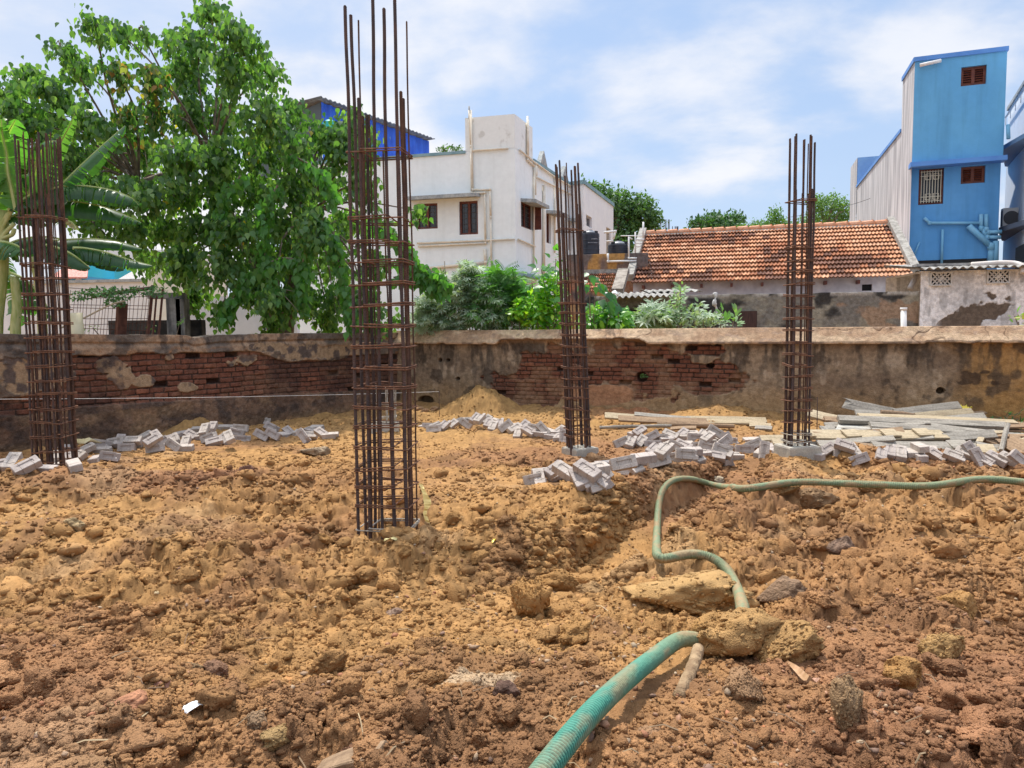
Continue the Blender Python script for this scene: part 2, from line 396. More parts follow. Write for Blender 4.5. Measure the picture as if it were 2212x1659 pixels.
def soilcol(x, y, z=0):
    och = np.array([.44, .242, .090]); red = np.array([.315, .158, .078]); pale = np.array([.46, .30, .155]); dark = np.array([.235, .122, .060]); sand = np.array([.42, .245, .09])
    r1 = sstep(.42, .62, fbm(x*.55+5, y*.55, 4, 21))
    r1 = np.clip(r1*.75 + .65*(1-sstep(1.9, 3.3, y))*sstep(-2.2, -.4, x+0*y+.4*(fbm(x, y, 2, 8)-.5)) + .45*np.exp(-((x+2.2)/1.5)**2-((y-7.6)/.8)**2), 0, 1)
    r1 = r1*(1-.7*np.exp(-((x-3.2)/1.6)**2-((y-5)/1.6)**2))
    c = och[None]*(1-r1[:, None])+red[None]*r1[:, None]
    p1 = (sstep(.60, .74, fbm(x*1.3, y*1.3+7, 4, 22))*.4)[:, None]; c = c*(1-p1)+pale*p1
    d1 = (sstep(.56, .72, fbm(x*2.4+3, y*2.4, 4, 23))*.6)[:, None]; c = c*(1-d1)+dark*d1
    s1 = np.clip(sstep(9.5, 11.5, y)*.55 + .9*np.exp(-((x+5.2)**2+(y-11.7)**2)/.6)+.9*np.exp(-((x+.6)**2+(y-13.7)**2)/.9), 0, .9)[:, None]; c = c*(1-s1)+sand*s1
    pp = (.6*sstep(1.1, .6, ((x+.08)/.15)**2+((y-2.62)/.13)**2+1.9*(fbm(x*7, y*7, 3, 25)-.5)))[:, None]; c = c*(1-pp)+np.array([.56, .43, .27])*pp
    rb = (.6*np.exp(-((x-2.2)/.9)**2-((y-13.1)/.4)**2))[:, None]; c = c*(1-rb)+np.array([.42, .17, .10])*rb
    _, ci = worley(x/.05, (y+z)/.05, 5); c = c*(.88+.22*ci[:, None])
    _, ci = worley(x/.02, (y+z)/.02, 66); c = c*(.88+.24*ci[:, None])
    return c*np.array([.95, .975, 1.05])
colg = soilcol(V[:, 0], V[:, 1], V[:, 2]*1.2)
soil = M('soil', (.88, .86, .84), (1.08, 1.05, 1.0), scale=9, rough=.96, bump=.7, bscale=170, attr=True, fine=260, spec=.12)
gobj = mesh_np('ground', V, Fg, soil, None, colg, False)
tag(gobj, 'freshly dug ochre and red brown soil of the building plot', kind='structure')
del V, Fg, colg, GX, GY, GZ

# ------------------------------------------------------------------ loose clods and pebbles
def ico(sub):
    import bmesh
    bm = bmesh.new(); bmesh.ops.create_icosphere(bm, subdivisions=sub, radius=1.0)
    v = np.array([p.co[:] for p in bm.verts]); f = np.array([[q.index for q in p.verts] for p in bm.faces]); bm.free(); return v, f
def n3(v, s, seed):
    return (vn(v[:, 0]*s+5, v[:, 1]*s+v[:, 2]*s*.7, seed)+vn(v[:, 1]*s+2, v[:, 2]*s-v[:, 0]*s*.6, seed+3)+vn(v[:, 2]*s, v[:, 0]*s+v[:, 1]*s*.5, seed+6))/3-.5
def lumpy(sub, k, ang=0.0, seed=0):
    v, f = ico(sub)
    rr = 1+.9*n3(v, 1.6, seed)+.6*n3(v, 3.7, seed+20)+(.35*n3(v, 8, seed+40) if sub > 2 else 0)
    v = v*rr[:, None]
    if ang:
        for q in range(int(ang)):
            n = rng.normal(size=3); n /= np.linalg.norm(n); h = .45+.3*rng.random()
            dd = v@n; v = v-np.outer(np.clip(dd-h, 0, None)*.9, n)
    return v, f
def crumbly(sub, seed, ang=2, n1=45, n2=260, a1=.20, a2=.07):
    v, f = ico(sub); r0 = np.random.default_rng(seed)
    rr = 1+.8*n3(v, 1.3, seed)+.35*n3(v, 3.1, seed+20)
    for nn, a in ((n1, a1), (n2, a2)):
        c = r0.normal(size=(nn, 3)); c /= np.linalg.norm(c, axis=1)[:, None]
        w = 2.2/math.sqrt(nn)*(.6+.7*r0.random(nn)); d = np.sqrt(np.clip(2-2*(v@c.T), 0, 4))/w[None]
        rr = rr+a*np.sqrt(np.clip(1-d**2, 0, 1)).max(1)
    w_ = v*rr[:, None]
    for q in range(ang):
        n = r0.normal(size=3); n /= np.linalg.norm(n); h = .75+.3*r0.random(); dd = w_@n; w_ = w_-np.outer(np.clip(dd-h, 0, None)*.8, n)
    return w_*r0.uniform(.75, 1.15, 3), f
def cluster(n, seed, sub_core=2, smin=.06, smax=.2, cuts=5):
    r0 = np.random.default_rng(seed); v0, f0 = ico(1); VV = []; FF = []
    ax = r0.uniform(.6, 1.2, 3); cv, cf = ico(sub_core)
    core = cv*(1+1.3*n3(cv, 1.6, seed)+.5*n3(cv, 4.1, seed+9))[:, None]
    for q in range(cuts):
        m_ = r0.normal(size=3); m_ /= np.linalg.norm(m_); h = .5+.35*r0.random(); core = core-np.outer(np.clip(core@m_-h, 0, None)*.9, m_)
    core = core*ax; VV.append(core*(1+r0.uniform(-.09, .09, (len(core), 1)))); FF.append(cf); off = len(core)
    for k in range(n):
        w = r0.dirichlet((1, 1, 1)); c = w@core[cf[r0.integers(len(cf))]]; s = smin+(smax-smin)*r0.random()**2.5
        q = v0*r0.uniform(.5, 1.35, (12, 1))*r0.uniform(.5, 1.1, 3)*s; VV.append(q+c); FF.append(f0+off); off += 12
    return np.concatenate(VV), np.concatenate(FF)
def shard(seed, sub=1, j=.35):
    r0 = np.random.default_rng(seed); v, f = ico(sub); v = v*r0.uniform(1-j, 1+j, (len(v), 1))*r0.uniform(.6, 1.1, 3)
    return v, f
def rotm(n):
    q = rng.normal(size=(n, 4)); q /= np.linalg.norm(q, axis=1)[:, None]; a, b, c, d = q.T
    return np.stack([1-2*(c*c+d*d), 2*(b*c-a*d), 2*(b*d+a*c), 2*(b*c+a*d), 1-2*(b*b+d*d), 2*(c*d-a*b), 2*(b*d-a*c), 2*(c*d+a*b), 1-2*(b*b+c*c)], 1).reshape(n, 3, 3)
def scatter(name, protos, P, S, col, mat, label, cat, flat=.75):
    n = len(P); Rm = rotm(n); VV = []; FF = []; CC = []; off = 0; ch = rng.integers(0, len(protos), n)
    for k, (pv, pf) in enumerate(protos):
        I = np.where(ch == k)[0]
        if not len(I): continue
        st = rng.uniform(.7, 1.2, (len(I), 1, 3))
        X = np.einsum('nij,nkj->nki', Rm[I], pv[None]*st)*S[I][:, None, None]; X[:, :, 2] *= flat
        X += P[I][:, None, :]
        VV.append(X.reshape(-1, 3)); FF.append((pf[None]+(np.arange(len(I))*len(pv))[:, None, None]+off).reshape(-1, 3)); off += len(I)*len(pv)
        CC.append(np.repeat(col[I], len(pv), 0))
    o = mesh_np(name, np.concatenate(VV), np.concatenate(FF), mat, None, np.concatenate(CC))
    return tag(o, label, cat, None, 'stuff')
def pts_view(n, y0, y1, pw=1.0):
    yy = y0*(y1/y0)**(rng.random(n)**pw); xx = rng.uniform(-.84, .84, n)*(yy+.5); return xx, yy
small = [cluster(7, 600+s, 1, .2, .45, 2) for s in range(9)]; mid = [cluster(26, 640+s, 2, .10, .34, 3) for s in range(9)]; big = [cluster(60, 680+s, 2, .07, .28, 2) for s in range(10)]; bigr = [cluster(330, 720+s, 3, .03, .17, 2) for s in range(8)]
tiny = [shard(190+s) for s in range(9)]
peb = [shard(90+s, 1, .4) for s in range(8)]
def clodset(name, n, y0, y1, smin, smax, protos, label, cat, dens=.35, bury=.25, cmul=1.0, e=2.2):
    xx, yy = pts_view(n, y0, y1); r_ = rough(xx, yy)*(.3+1.1*sstep(.42, .6, fbm(xx*1.4, yy*1.4, 3, 88)))
    keep = (rng.random(n) < dens+(1-dens)*r_) & (seg_d(xx, yy, WC, RW_B) > .25) & (seg_d(xx, yy, WC, LW_A) > .3) & (yy < 14.2)
    keep &= np.hypot(xx+1, yy-5.9) > .3
    xx, yy, r_ = xx[keep], yy[keep], r_[keep]
    s = smin+(smax-smin)*rng.random(len(xx))**e
    k2 = hose_d(xx, yy) > HR+.02+s; xx, yy, s = xx[k2], yy[k2], s[k2]
    zz_ = ground(xx, yy)+s*bury
    col = soilcol(xx, yy)*rng.uniform(.88, 1.14, (len(xx), 1))*cmul
    return scatter(name, protos, np.stack([xx, yy, zz_], 1), s, col, soil, label, cat)
clodset('soil_clods', 750, 1.7, 4.6, .022, .082, bigr, 'crumbly clods of dug soil in the foreground', 'soil', dens=.04, e=1.8, bury=.1)
clodset('soil_clods', 1900, 4.2, 9, .03, .12, big, 'larger crumbly clods of dug ochre soil strewn over the plot', 'soil', dens=.04, e=2.0, bury=.1)
clodset('soil_lumps', 5200, 1.3, 5.5, .010, .036, mid, 'fist sized lumps of dug ochre soil covering the plot', 'soil', dens=.15, e=2.4, bury=.2)
clodset('soil_lumps', 19000, 3.4, 9.5, .010, .040, small, 'lumps of dug soil heaped over the far mounds', 'soil', dens=.1, e=2.0, bury=.15)
clodset('soil_crumbs', 60000, 1.2, 11, .005, .017, tiny, 'small crumbs of loose soil strewn over the plot', 'soil', dens=.4, e=1.6)
clodset('soil_grains', 90000, 1.2, 6, .0028, .007, tiny, 'fine grains of loose soil strewn over the plot', 'soil', dens=.6, e=1.3)
def far_set():
    n = 26000; yy = rng.uniform(6.5, 14, n); xx = rng.uniform(-.75, .75, n)*(yy+.5)
    k = (seg_d(xx, yy, WC, RW_B) > .22) & (seg_d(xx, yy, WC, LW_A) > .28) & (hose_d(xx, yy) > .08) & (fbm(xx*1.6, yy*1.6, 3, 91) > .40)
    k &= (yy < 15+xx*-.38) | (xx < -2.3); k &= (yy < 15+(xx+2.28)*1.26) | (xx > -2.28)
    xx, yy = xx[k], yy[k]; s = .009+.022*rng.random(len(xx))**2.2
    scatter('soil_crumbs', tiny, np.stack([xx, yy, ground(xx, yy)+s*.2], 1), s, soilcol(xx, yy)*rng.uniform(.85, 1.12, (len(xx), 1)), soil, 'crumbs of soil on the trodden ground towards the walls', 'soil')
    n = 5000; t = rng.random(n); i_ = (t*(len(TR)-1)).astype(int); f = t*(len(TR)-1)-i_; c = TR[i_]*(1-f[:, None])+TR[i_+1]*f[:, None]
    dv = TR[i_+1]-TR[i_]; dv /= np.linalg.norm(dv, axis=1)[:, None]; side = np.stack([-dv[:, 1], dv[:, 0]], 1); o = rng.uniform(.18, .42, n)*np.where(rng.random(n) < .5, 1, -1)
    q = c+side*o[:, None]; xx, yy = q[:, 0], q[:, 1]; s = .012+.045*rng.random(n)**2.2; k = hose_d(xx, yy) > .05+s; xx, yy, s = xx[k], yy[k], s[k]
    scatter('soil_lumps', mid, np.stack([xx, yy, ground(xx, yy)+s*.1], 1), s, soilcol(xx, yy)*rng.uniform(.8, 1.1, (len(xx), 1)), soil, 'soil lumps crumbling from the banks of the trench', 'soil')
far_set()
# pebbles and rubble chips
n = 5500; xx, yy = pts_view(n, 1.2, 9); kk = fbm(xx*1.1, yy*1.1, 3, 71) > .45; xx, yy = xx[kk], yy[kk]
s = .004+.013*rng.random(len(xx))**3
pal = np.array([[.40, .27, .17], [.32, .17, .10], [.36, .26, .17], [.22, .14, .10], [.42, .19, .10], [.46, .35, .23], [.36, .2, .12]])
stone = M('stone_chip', (.85, .85, .85), (1.1, 1.05, 1), scale=20, rough=.85, bump=.4, bscale=80, attr=True)
scatter('pebbles', peb, np.stack([xx, yy, ground(xx, yy)+s*.5], 1), s, pal[rng.integers(0, 7, len(xx))]*rng.uniform(.75, 1.1, (len(xx), 1)), stone, 'small stones and brick chips littering the soil', 'gravel')

# ------------------------------------------------------------------ single rocks and big clods
ROCKM = {}
def rockmat(c):
    k = tuple(c)
    if k not in ROCKM: ROCKM[k] = M('rock', tuple(x*.75 for x in c), tuple(min(1, x*1.25) for x in c), scale=14, rough=.92, bump=1.0, bscale=60, spec=.15, fine=120)
    return ROCKM[k]
def rocklump(seed, ang):
    if ang < 12: return cluster(700, seed, 4, .025, .12, ang+2)
    v, f = lumpy(4, 0, ang, seed); r0 = np.random.default_rng(seed); v1, f1 = ico(1); VV = [v*(1+.05*(r0.random((len(v), 1))-.5))]; FF = [f]; off = len(v)
    for k in range(170):
        c = v[r0.integers(len(v))]; q = v1*r0.uniform(.6, 1.25, (12, 1))*r0.uniform(.6, 1.1, 3)*(.04+.10*r0.random()**2); VV.append(q+c*.99); FF.append(f1+off); off += 12
    return np.concatenate(VV), np.concatenate(FF)
def rock(u, v, L, Wd, H, rot, c, name, label, cat, ang=3, sink=.25, seed=None, tilt=0, grp=None, pos=None):
    pv, pf = rocklump(seed or int(u), ang) if cat != 'rock' and cat != 'stone chip' and cat != 'brick shard' else lumpy(4, 0, ang, (seed or int(u)))
    ext = np.abs(pv).max(0); pv = pv/ext*np.array([L/2, Wd/2, H/2])
    ca, sa = math.cos(rot), math.sin(rot); ct, st_ = math.cos(tilt), math.sin(tilt)
    X = pv[:, 0]*ct-pv[:, 2]*st_; Z = pv[:, 0]*st_+pv[:, 2]*ct
    pv = np.stack([X*ca-pv[:, 1]*sa, X*sa+pv[:, 1]*ca, Z], 1)
    g = pos or on_ground(u, v+2); z = gz(g.x, g.y)
    pv = pv+np.array([g.x, g.y, z+H*(.5-sink)])
    cl_ = cat in ('clod', 'soil slab', 'rubble')
    cc_ = np.array([c])*(.9+.25*fbm(pv[:, 0]*18, pv[:, 1]*18+pv[:, 2]*13, 3, 5))[:, None] if cl_ else None
    o = mesh_np(name, pv, pf, soil if cl_ else rockmat(c), None, cc_, cat == 'rock')
    return tag(o, label, cat, grp)
OC = (.42, .235, .09); RB = (.27, .14, .08); GR = (.30, .24, .18); PA = (.5, .42, .3); OR = (.45, .22, .10); DK = (.12, .07, .05)
rock(685, 985, .52, .28, .17, .05, (.34, .25, .16), 'rock', 'long flat brown rock lying right of the left brick row', 'rock', 4, .1)
rock(531, 1022, .17, .13, .14, .5, (.24, .13, .09), 'rock', 'small pointed brown rock on the slope below the left bricks', 'rock', 5)
rock(160, 1144, .17, .14, .13, .3, (.38, .27, .14), 'rock', 'tan block shaped stone on the soil at the left edge below the cage', 'rock', 6)
rock(1143, 1330, .24, .17, .34, .5, OC, 'soil_clod', 'tall upright ochre clod left of the trench mouth', 'clod', 4, .22, tilt=.3)
rock(1208, 1272, .30, .22, .20, -.3, OC, 'soil_clod', 'rounded ochre clod just right of the tall upright clod', 'clod', 3)
rock(1285, 1290, .24, .16, .13, -.2, (.40, .25, .12), 'soil_clod', 'low ochre clod at the lower end of the trench', 'clod', 3)
rock(1245, 1395, .2, .18, .2, .9, OC, 'soil_clod', 'ochre clod midway between the trench mouth and the green hose', 'clod', 3)
rock(1095, 1505, .10, .09, .075, .2, DK, 'rock', 'dark purple brown stone beside the pale dusty patch', 'rock', 5)
rock(1687, 1300, .30, .24, .19, .2, (.22, .14, .085), 'rock', 'greyish brown rock on the right mound beyond the hose bend', 'rock', 5)
rock(1598, 1512, .17, .15, .14, .3, (.33, .2, .11), 'soil_clod', 'squarish brown clod right of the stick and hose', 'clod', 6)
rock(1690, 1070, .34, .22, .2, .2, (.44, .27, .12), 'soil_clod', 'yellowish clod directly under the far stretch of hose', 'clod', 4)
rock(1765, 1095, .34, .22, .2, -.5, (.28, .18, .1), 'soil_clod', 'dark brown clod sticking out of the right mound near the hose', 'clod', 4)
rock(1885, 1062, .30, .2, .14, .1, (.38, .22, .1), 'soil_clod', 'brown clod in front of the hose on the crest at right', 'clod', 3)
rock(1820, 1200, .26, .2, .2, .7, (.20, .13, .09), 'rock', 'grey brown lump in the middle of the right mound', 'rock', 5)
rock(278, 1545, .17, .10, .09, .9, (.42, .20, .11), 'rock', 'long orange red stone in the lower left', 'rock', 5, .2)
rock(535, 1520, .07, .045, .03, 1.0, (.42, .19, .12), 'brick_shard', 'small flat red brick shard in the lower left soil', 'brick shard', 7)
rock(413, 1470, .13, .12, .10, .2, (.30, .2, .11), 'soil_clod', 'round dark clod above the white wrapper', 'clod', 3)
rock(472, 1465, .12, .11, .09, .8, (.28, .16, .1), 'soil_clod', 'reddish brown clod right beside the round dark clod', 'clod', 4)
rock(611, 1606, .16, .08, .07, .6, (.36, .24, .11), 'soil_clod', 'elongated ochre clod lying diagonally near the bottom plank', 'clod', 4)
rock(333, 1291, .08, .03, .02, .1, (.72, .56, .32), 'stone_chip', 'pale cream chip on the left soil', 'stone chip', 6, .1)
rock(618, 1480, .08, .06, .045, .5, (.55, .26, .10), 'rock', 'bright orange stone on smooth red soil', 'rock', 4)
rock(347, 1502, .10, .08, .07, .3, (.36, .18, .12), 'rock', 'reddish stone right of the elongated orange red stone', 'rock', 4)
rock(560, 1585, .085, .07, .09, .2, (.3, .2, .12), 'soil_clod', 'upright brown clod just above the elongated diagonal clod', 'clod', 3)
rock(1768, 1490, .12, .09, .07, .3, (.42, .24, .16), 'rock', 'angular pinkish stone on the right below the dry leaf', 'rock', 6)
rock(1392, 1605, .14, .11, .05, .4, (.34, .2, .11), 'soil_clod', 'flat brown clod right of the hose near the bottom edge', 'clod', 4)
rock(1613, 1622, .055, .03, .02, .1, (.6, .45, .32), 'stone_chip', 'pale angular chip near the bottom edge at right', 'stone chip', 6, .1)
rock(1655, 1585, .035, .03, .025, .1, (.6, .24, .11), 'stone_chip', 'small bright orange chip in the lower right soil', 'stone chip', 6, .1)
rock(1830, 1575, .12, .10, .2, 1.2, (.34, .22, .12), 'soil_clod', 'tall brown clod in the lower right corner area', 'clod', 4)
rock(1955, 1470, .2, .16, .15, .4, OC, 'soil_clod', 'ochre clod at the foot of the right mound', 'clod', 3)
rock(2060, 1330, .24, .2, .18, .9, OC, 'soil_clod', 'large ochre clod near the right edge of the mound', 'clod', 3)
rock(2040, 1420, .2, .17, .15, .1, (.45, .28, .12), 'soil_clod', 'ochre clod under the dark hollow at the right edge', 'clod', 3)
rock(770, 1645, .1, .08, .05, .1, RB, 'rock', 'red brown stone behind the bottom plank', 'rock', 3)
rock(855, 1330, .12, .1, .07, .4, (.3, .2, .14), 'rock', 'brown stone below the main rebar cage', 'rock', 5)
for k, (u, v, s_, a_, lb) in enumerate(((905, 1178, .15, .4, 'ochre clod at the right foot of the main rebar cage'), (948, 1192, .12, 1.2, 'smaller ochre clod just right of the main cage foot'), (872, 1200, .13, 2.0, 'ochre clod directly in front of the main cage'), (980, 1130, .16, .8, 'ochre clod right of the yellow ribbon'), (700, 1180, .15, .2, 'ochre clod left of the main cage foot'), (560, 1160, .14, 1.4, 'ochre clod in the left middle mound'), (1035, 1215, .12, .6, 'ochre clod below the little yellow scrap'))):
    rock(u, v, s_*1.2, s_, s_*.8, a_, (.40, .225, .088), 'soil_clod', lb, 'clod', 3, .25)
# the hard slab of subsoil in the trench mouth
rock(1480, 1300, .80, .42, .30, -.38, (.48, .30, .13), 'soil_slab', 'wide flat topped slab of hard ochre subsoil under the hose bend', 'soil slab', 9, .35, seed=5)
for k, (u, v, a) in enumerate(((905, 885, .2), (918, 890, 1.1), (940, 885, .6), (1545, 1045, .3))):
    rock(u, v, .22, .16, .13, a, (.44, .27, .15) if k < 3 else PA, 'rubble_lump', ['ochre lump left of the string peg by the hole in the wall', 'pinkish lump in front of the hole in the wall', 'pale rubble lump right at the string peg', 'pale lump on the bank under the brick heap by the hose'][k], 'rubble', 4)
# ------------------------------------------------------------------ walls of the plot
def relief(name, A, B, z0, z1, res, fn, mat, thick, label, cat, flip=False, parent=None):
    """upright wall from A to B whose face towards the camera is a height field; fn(S,Z) -> top z factor, offset, colour"""
    L = math.hypot(B[0]-A[0], B[1]-A[1]); dx, dy = (B[0]-A[0])/L, (B[1]-A[1])/L
    nx, ny_ = (dy, -dx)
    s = np.linspace(0, L, int(L/res)+1); z = np.linspace(z0, z1, int((z1-z0)/res)+1)
    S, Z = np.meshgrid(s, z); Zt, O, col = fn(S, Z)
    S2 = np.vstack([S, S[-1:], S[-1:]]); Z2 = np.vstack([Zt, Zt[-1:], Zt[:1]]); 
    O2 = np.vstack([O, np.full_like(O[:1], -thick), np.full_like(O[:1], -thick)])
    col = col.reshape(S.shape+(3,)); c2 = np.concatenate([col, col[-1:], col[:1]], 0)
    V = np.stack([A[0]+dx*S2+nx*O2, A[1]+dy*S2+ny_*O2, Z2], -1).reshape(-1, 3)
    r_, c_ = S2.shape; I = np.arange(r_*c_).reshape(r_, c_)
    Fq = np.stack([I[:-1, :-1].ravel(), I[:-1, 1:].ravel(), I[1:, 1:].ravel(), I[1:, :-1].ravel()], 1)
    o = mesh_np(name, V, Fq, mat, parent, c2.reshape(-1, 3))
    if label: tag(o, label, cat)
    return o
def lerp(c1, c2, t): return c1*(1-t[..., None])+np.asarray(c2)*t[..., None]
def bricks(S, Z, bl=.215, bh=.083, seed=1, dark=.5):
    wz = Z+.03*(vn(S*1.1, Z*1.5, seed+9)-.5)+.016*(fbm(S*14, Z*14, 3, seed+8)-.5)
    row = np.floor(wz/bh); sx = S+.022*(fbm(S*14, Z*14, 3, seed+7)-.5)+row%2*bl*.5+.10*hsh(row, row*0, seed)+.05*(vn(S*2.5, row*7.7, seed+4)-.5)
    cell = np.floor(sx/bl); fx = sx/bl-cell; fz = wz/bh-row
    ex = np.minimum(fx, 1-fx)*bl; ez = np.minimum(fz, 1-fz)*bh
    e = np.minimum(ex, ez); inb = sstep(.004, .011, e)
    h = hsh(cell, row, seed); h2_ = hsh(cell, row, seed+33)
    c = np.zeros(S.shape+(3,))+np.array([.21, .088, .056])
    c = lerp(c, [.13, .055, .038], sstep(.35, .95, h)*dark*1.3)
    c = lerp(c, [.34, .14, .08], sstep(.86, 1, h2_)*.6)
    c = c*(.8+.4*fbm(S*40, Z*40, 3, 3))[..., None]
    c = lerp(c, [.055, .04, .032], 1-inb)
    off = inb*.018+(h2_-.5)*.026*inb+.006*(fbm(S*30, Z*30, 3, 8)-.5)
    miss = (h > .965)*inb; off = off-miss*.09; c = lerp(c, [.03, .02, .016], miss*.8)
    return off, c
# left wall: A is its near left end, B the inner corner, S measured from the corner backwards
LA = LW_A; LB = WC; LL = math.hypot(LB[0]-LA[0], LB[1]-LA[1])
def lp(u, v): return on_face(LA, LB, u, v)
def curve(pts, f):
    q = sorted(f(u, v) for u, v in pts); return np.array([a for a, b in q]), np.array([b for a, b in q])
def r4(x, y): return x*.3472, 493.8+y*.3472
def fn_left(S, Z):
    n = fbm(S*3, Z*3, 5, 100)-.5; n2 = fbm(S*9, Z*9, 4, 101)-.5
    ct = curve([r4(0, 655), r4(430, 655), r4(700, 660), r4(1150, 662), r4(1200, 680), r4(1380, 660), r4(1800, 652), r4(2180, 650)], lp)
    top = np.interp(S, *ct)+.018*(fbm(S*6, S*0, 4, 90)-.5)
    Zt = Z*(top/1.56)
    off, c = bricks(S, Zt, seed=3)
    bt = np.interp(S, *curve([r4(0, 1050), r4(200, 1040), r4(330, 1000), r4(400, 800), r4(480, 785), r4(1000, 775), r4(1600, 775), r4(1640, 790), r4(1800, 830), r4(2050, 820), r4(2120, 790), r4(2200, 790)], lp))
    pl = np.interp(S, *curve([r4(0, 1160), r4(160, 1165), r4(450, 1110), r4(1000, 1075), r4(1600, 1040), r4(2180, 1010)], lp))
    # rendered band above the bricks
    up = sstep(-.01, .01, Zt-bt-.10*n)
    rendc = lerp(np.zeros(S.shape+(3,))+np.array([.36, .25, .165]), [.17, .14, .115], sstep(.40, .62, fbm(S*2.2, Zt*4, 4, 103)))
    rendc = lerp(rendc, [.30, .16, .08], sstep(.52, .66, fbm(S*5, Zt*9, 4, 104))*.8*(1-sstep(.05, .14, Zt-bt)))
    rendc = lerp(rendc, [.07, .06, .055], sstep(.55, .7, fbm(S*7, Zt*5, 4, 105))*.7)
    rendo = .055+.03*n2+.02*n-.03*sstep(.0, .16, Zt-bt)*(1-sstep(.12, .2, top-Zt))
    rendo = rendo+.03*sstep(.13, .10, top-Zt)
    off = off*(1-up)+rendo*up; c = c*(1-up)[..., None]+rendc*up[..., None]
    # plinth
    dn = sstep(-.008, .008, pl+.03*n2-Zt)
    pc = lerp(np.zeros(S.shape+(3,))+np.array([.23, .145, .095]), [.115, .082, .065], sstep(.42, .6, fbm(S*4, Zt*4, 5, 106)))
    pc = lerp(pc, [.30, .19, .10], sstep(.25, .0, Zt)*.8+sstep(.56, .7, fbm(S*2, Zt*5, 4, 107))*.4)
    pc = pc*(.65+.7*fbm(S*45, Zt*45, 3, 108))[..., None]
    off = off*(1-dn)+(.075+.022*(fbm(S*18, Zt*18, 4, 109)-.5))*dn; c = c*(1-dn)[..., None]+pc*dn[..., None]
    # patches of render still clinging to the bricks
    for (x, y, w, h_, sd) in ((680, 850, 95, 55, 1), (760, 920, 90, 75, 2), (880, 950, 75, 40, 3), (1510, 820, 90, 42, 4), (1160, 990, 60, 35, 5), (1640, 735, 140, 28, 6), (1870, 760, 120, 60, 7), (2060, 770, 110, 55, 8), (160, 900, 260, 110, 9), (1050, 800, 25, 20, 10)):
        s0, z0 = lp(*r4(x, y)); s1, _ = lp(*r4(x+w, y)); _, z1 = lp(*r4(x, y-h_))
        q = ((S-s0)/abs(s1-s0))**2+((Zt-z0)/abs(z1-z0))**2+1.9*(fbm(S*6+sd, Zt*6, 4, 120+sd)-.5)
        m_ = sstep(1.05, .92, q)*(1-dn)
        cc = lerp(np.zeros(S.shape+(3,))+np.array([.37, .26, .16]), [.13, .10, .085], sstep(.45, .62, fbm(S*8, Zt*8, 4, 130)))
        off = off*(1-m_)+(.04+.008*n2)*m_; c = c*(1-m_)[..., None]+cc*m_[..., None]
    grime = sstep(.42, .66, fbm(S*1.6, Zt*1.6, 5, 111))*.6; c = lerp(c, [.06, .042, .035], grime*(1-up))
    dst = sstep(.5, .7, fbm(S*3, Zt*5, 4, 112))*.35; c = lerp(c, [.26, .15, .09], dst*(1-up))
    return Zt, off, c
wallm = M('old_wall', (.82, .8, .78), (1.12, 1.1, 1.08), scale=14, rough=.95, bump=.7, bscale=60, attr=True, fine=90, spec=.1)
relief('compound_wall', LA, LB, -.3, 1.56, .0105, fn_left, wallm, .3, 'old crumbling wall of bare red bricks with broken render, left of the main rebar cage', 'wall')

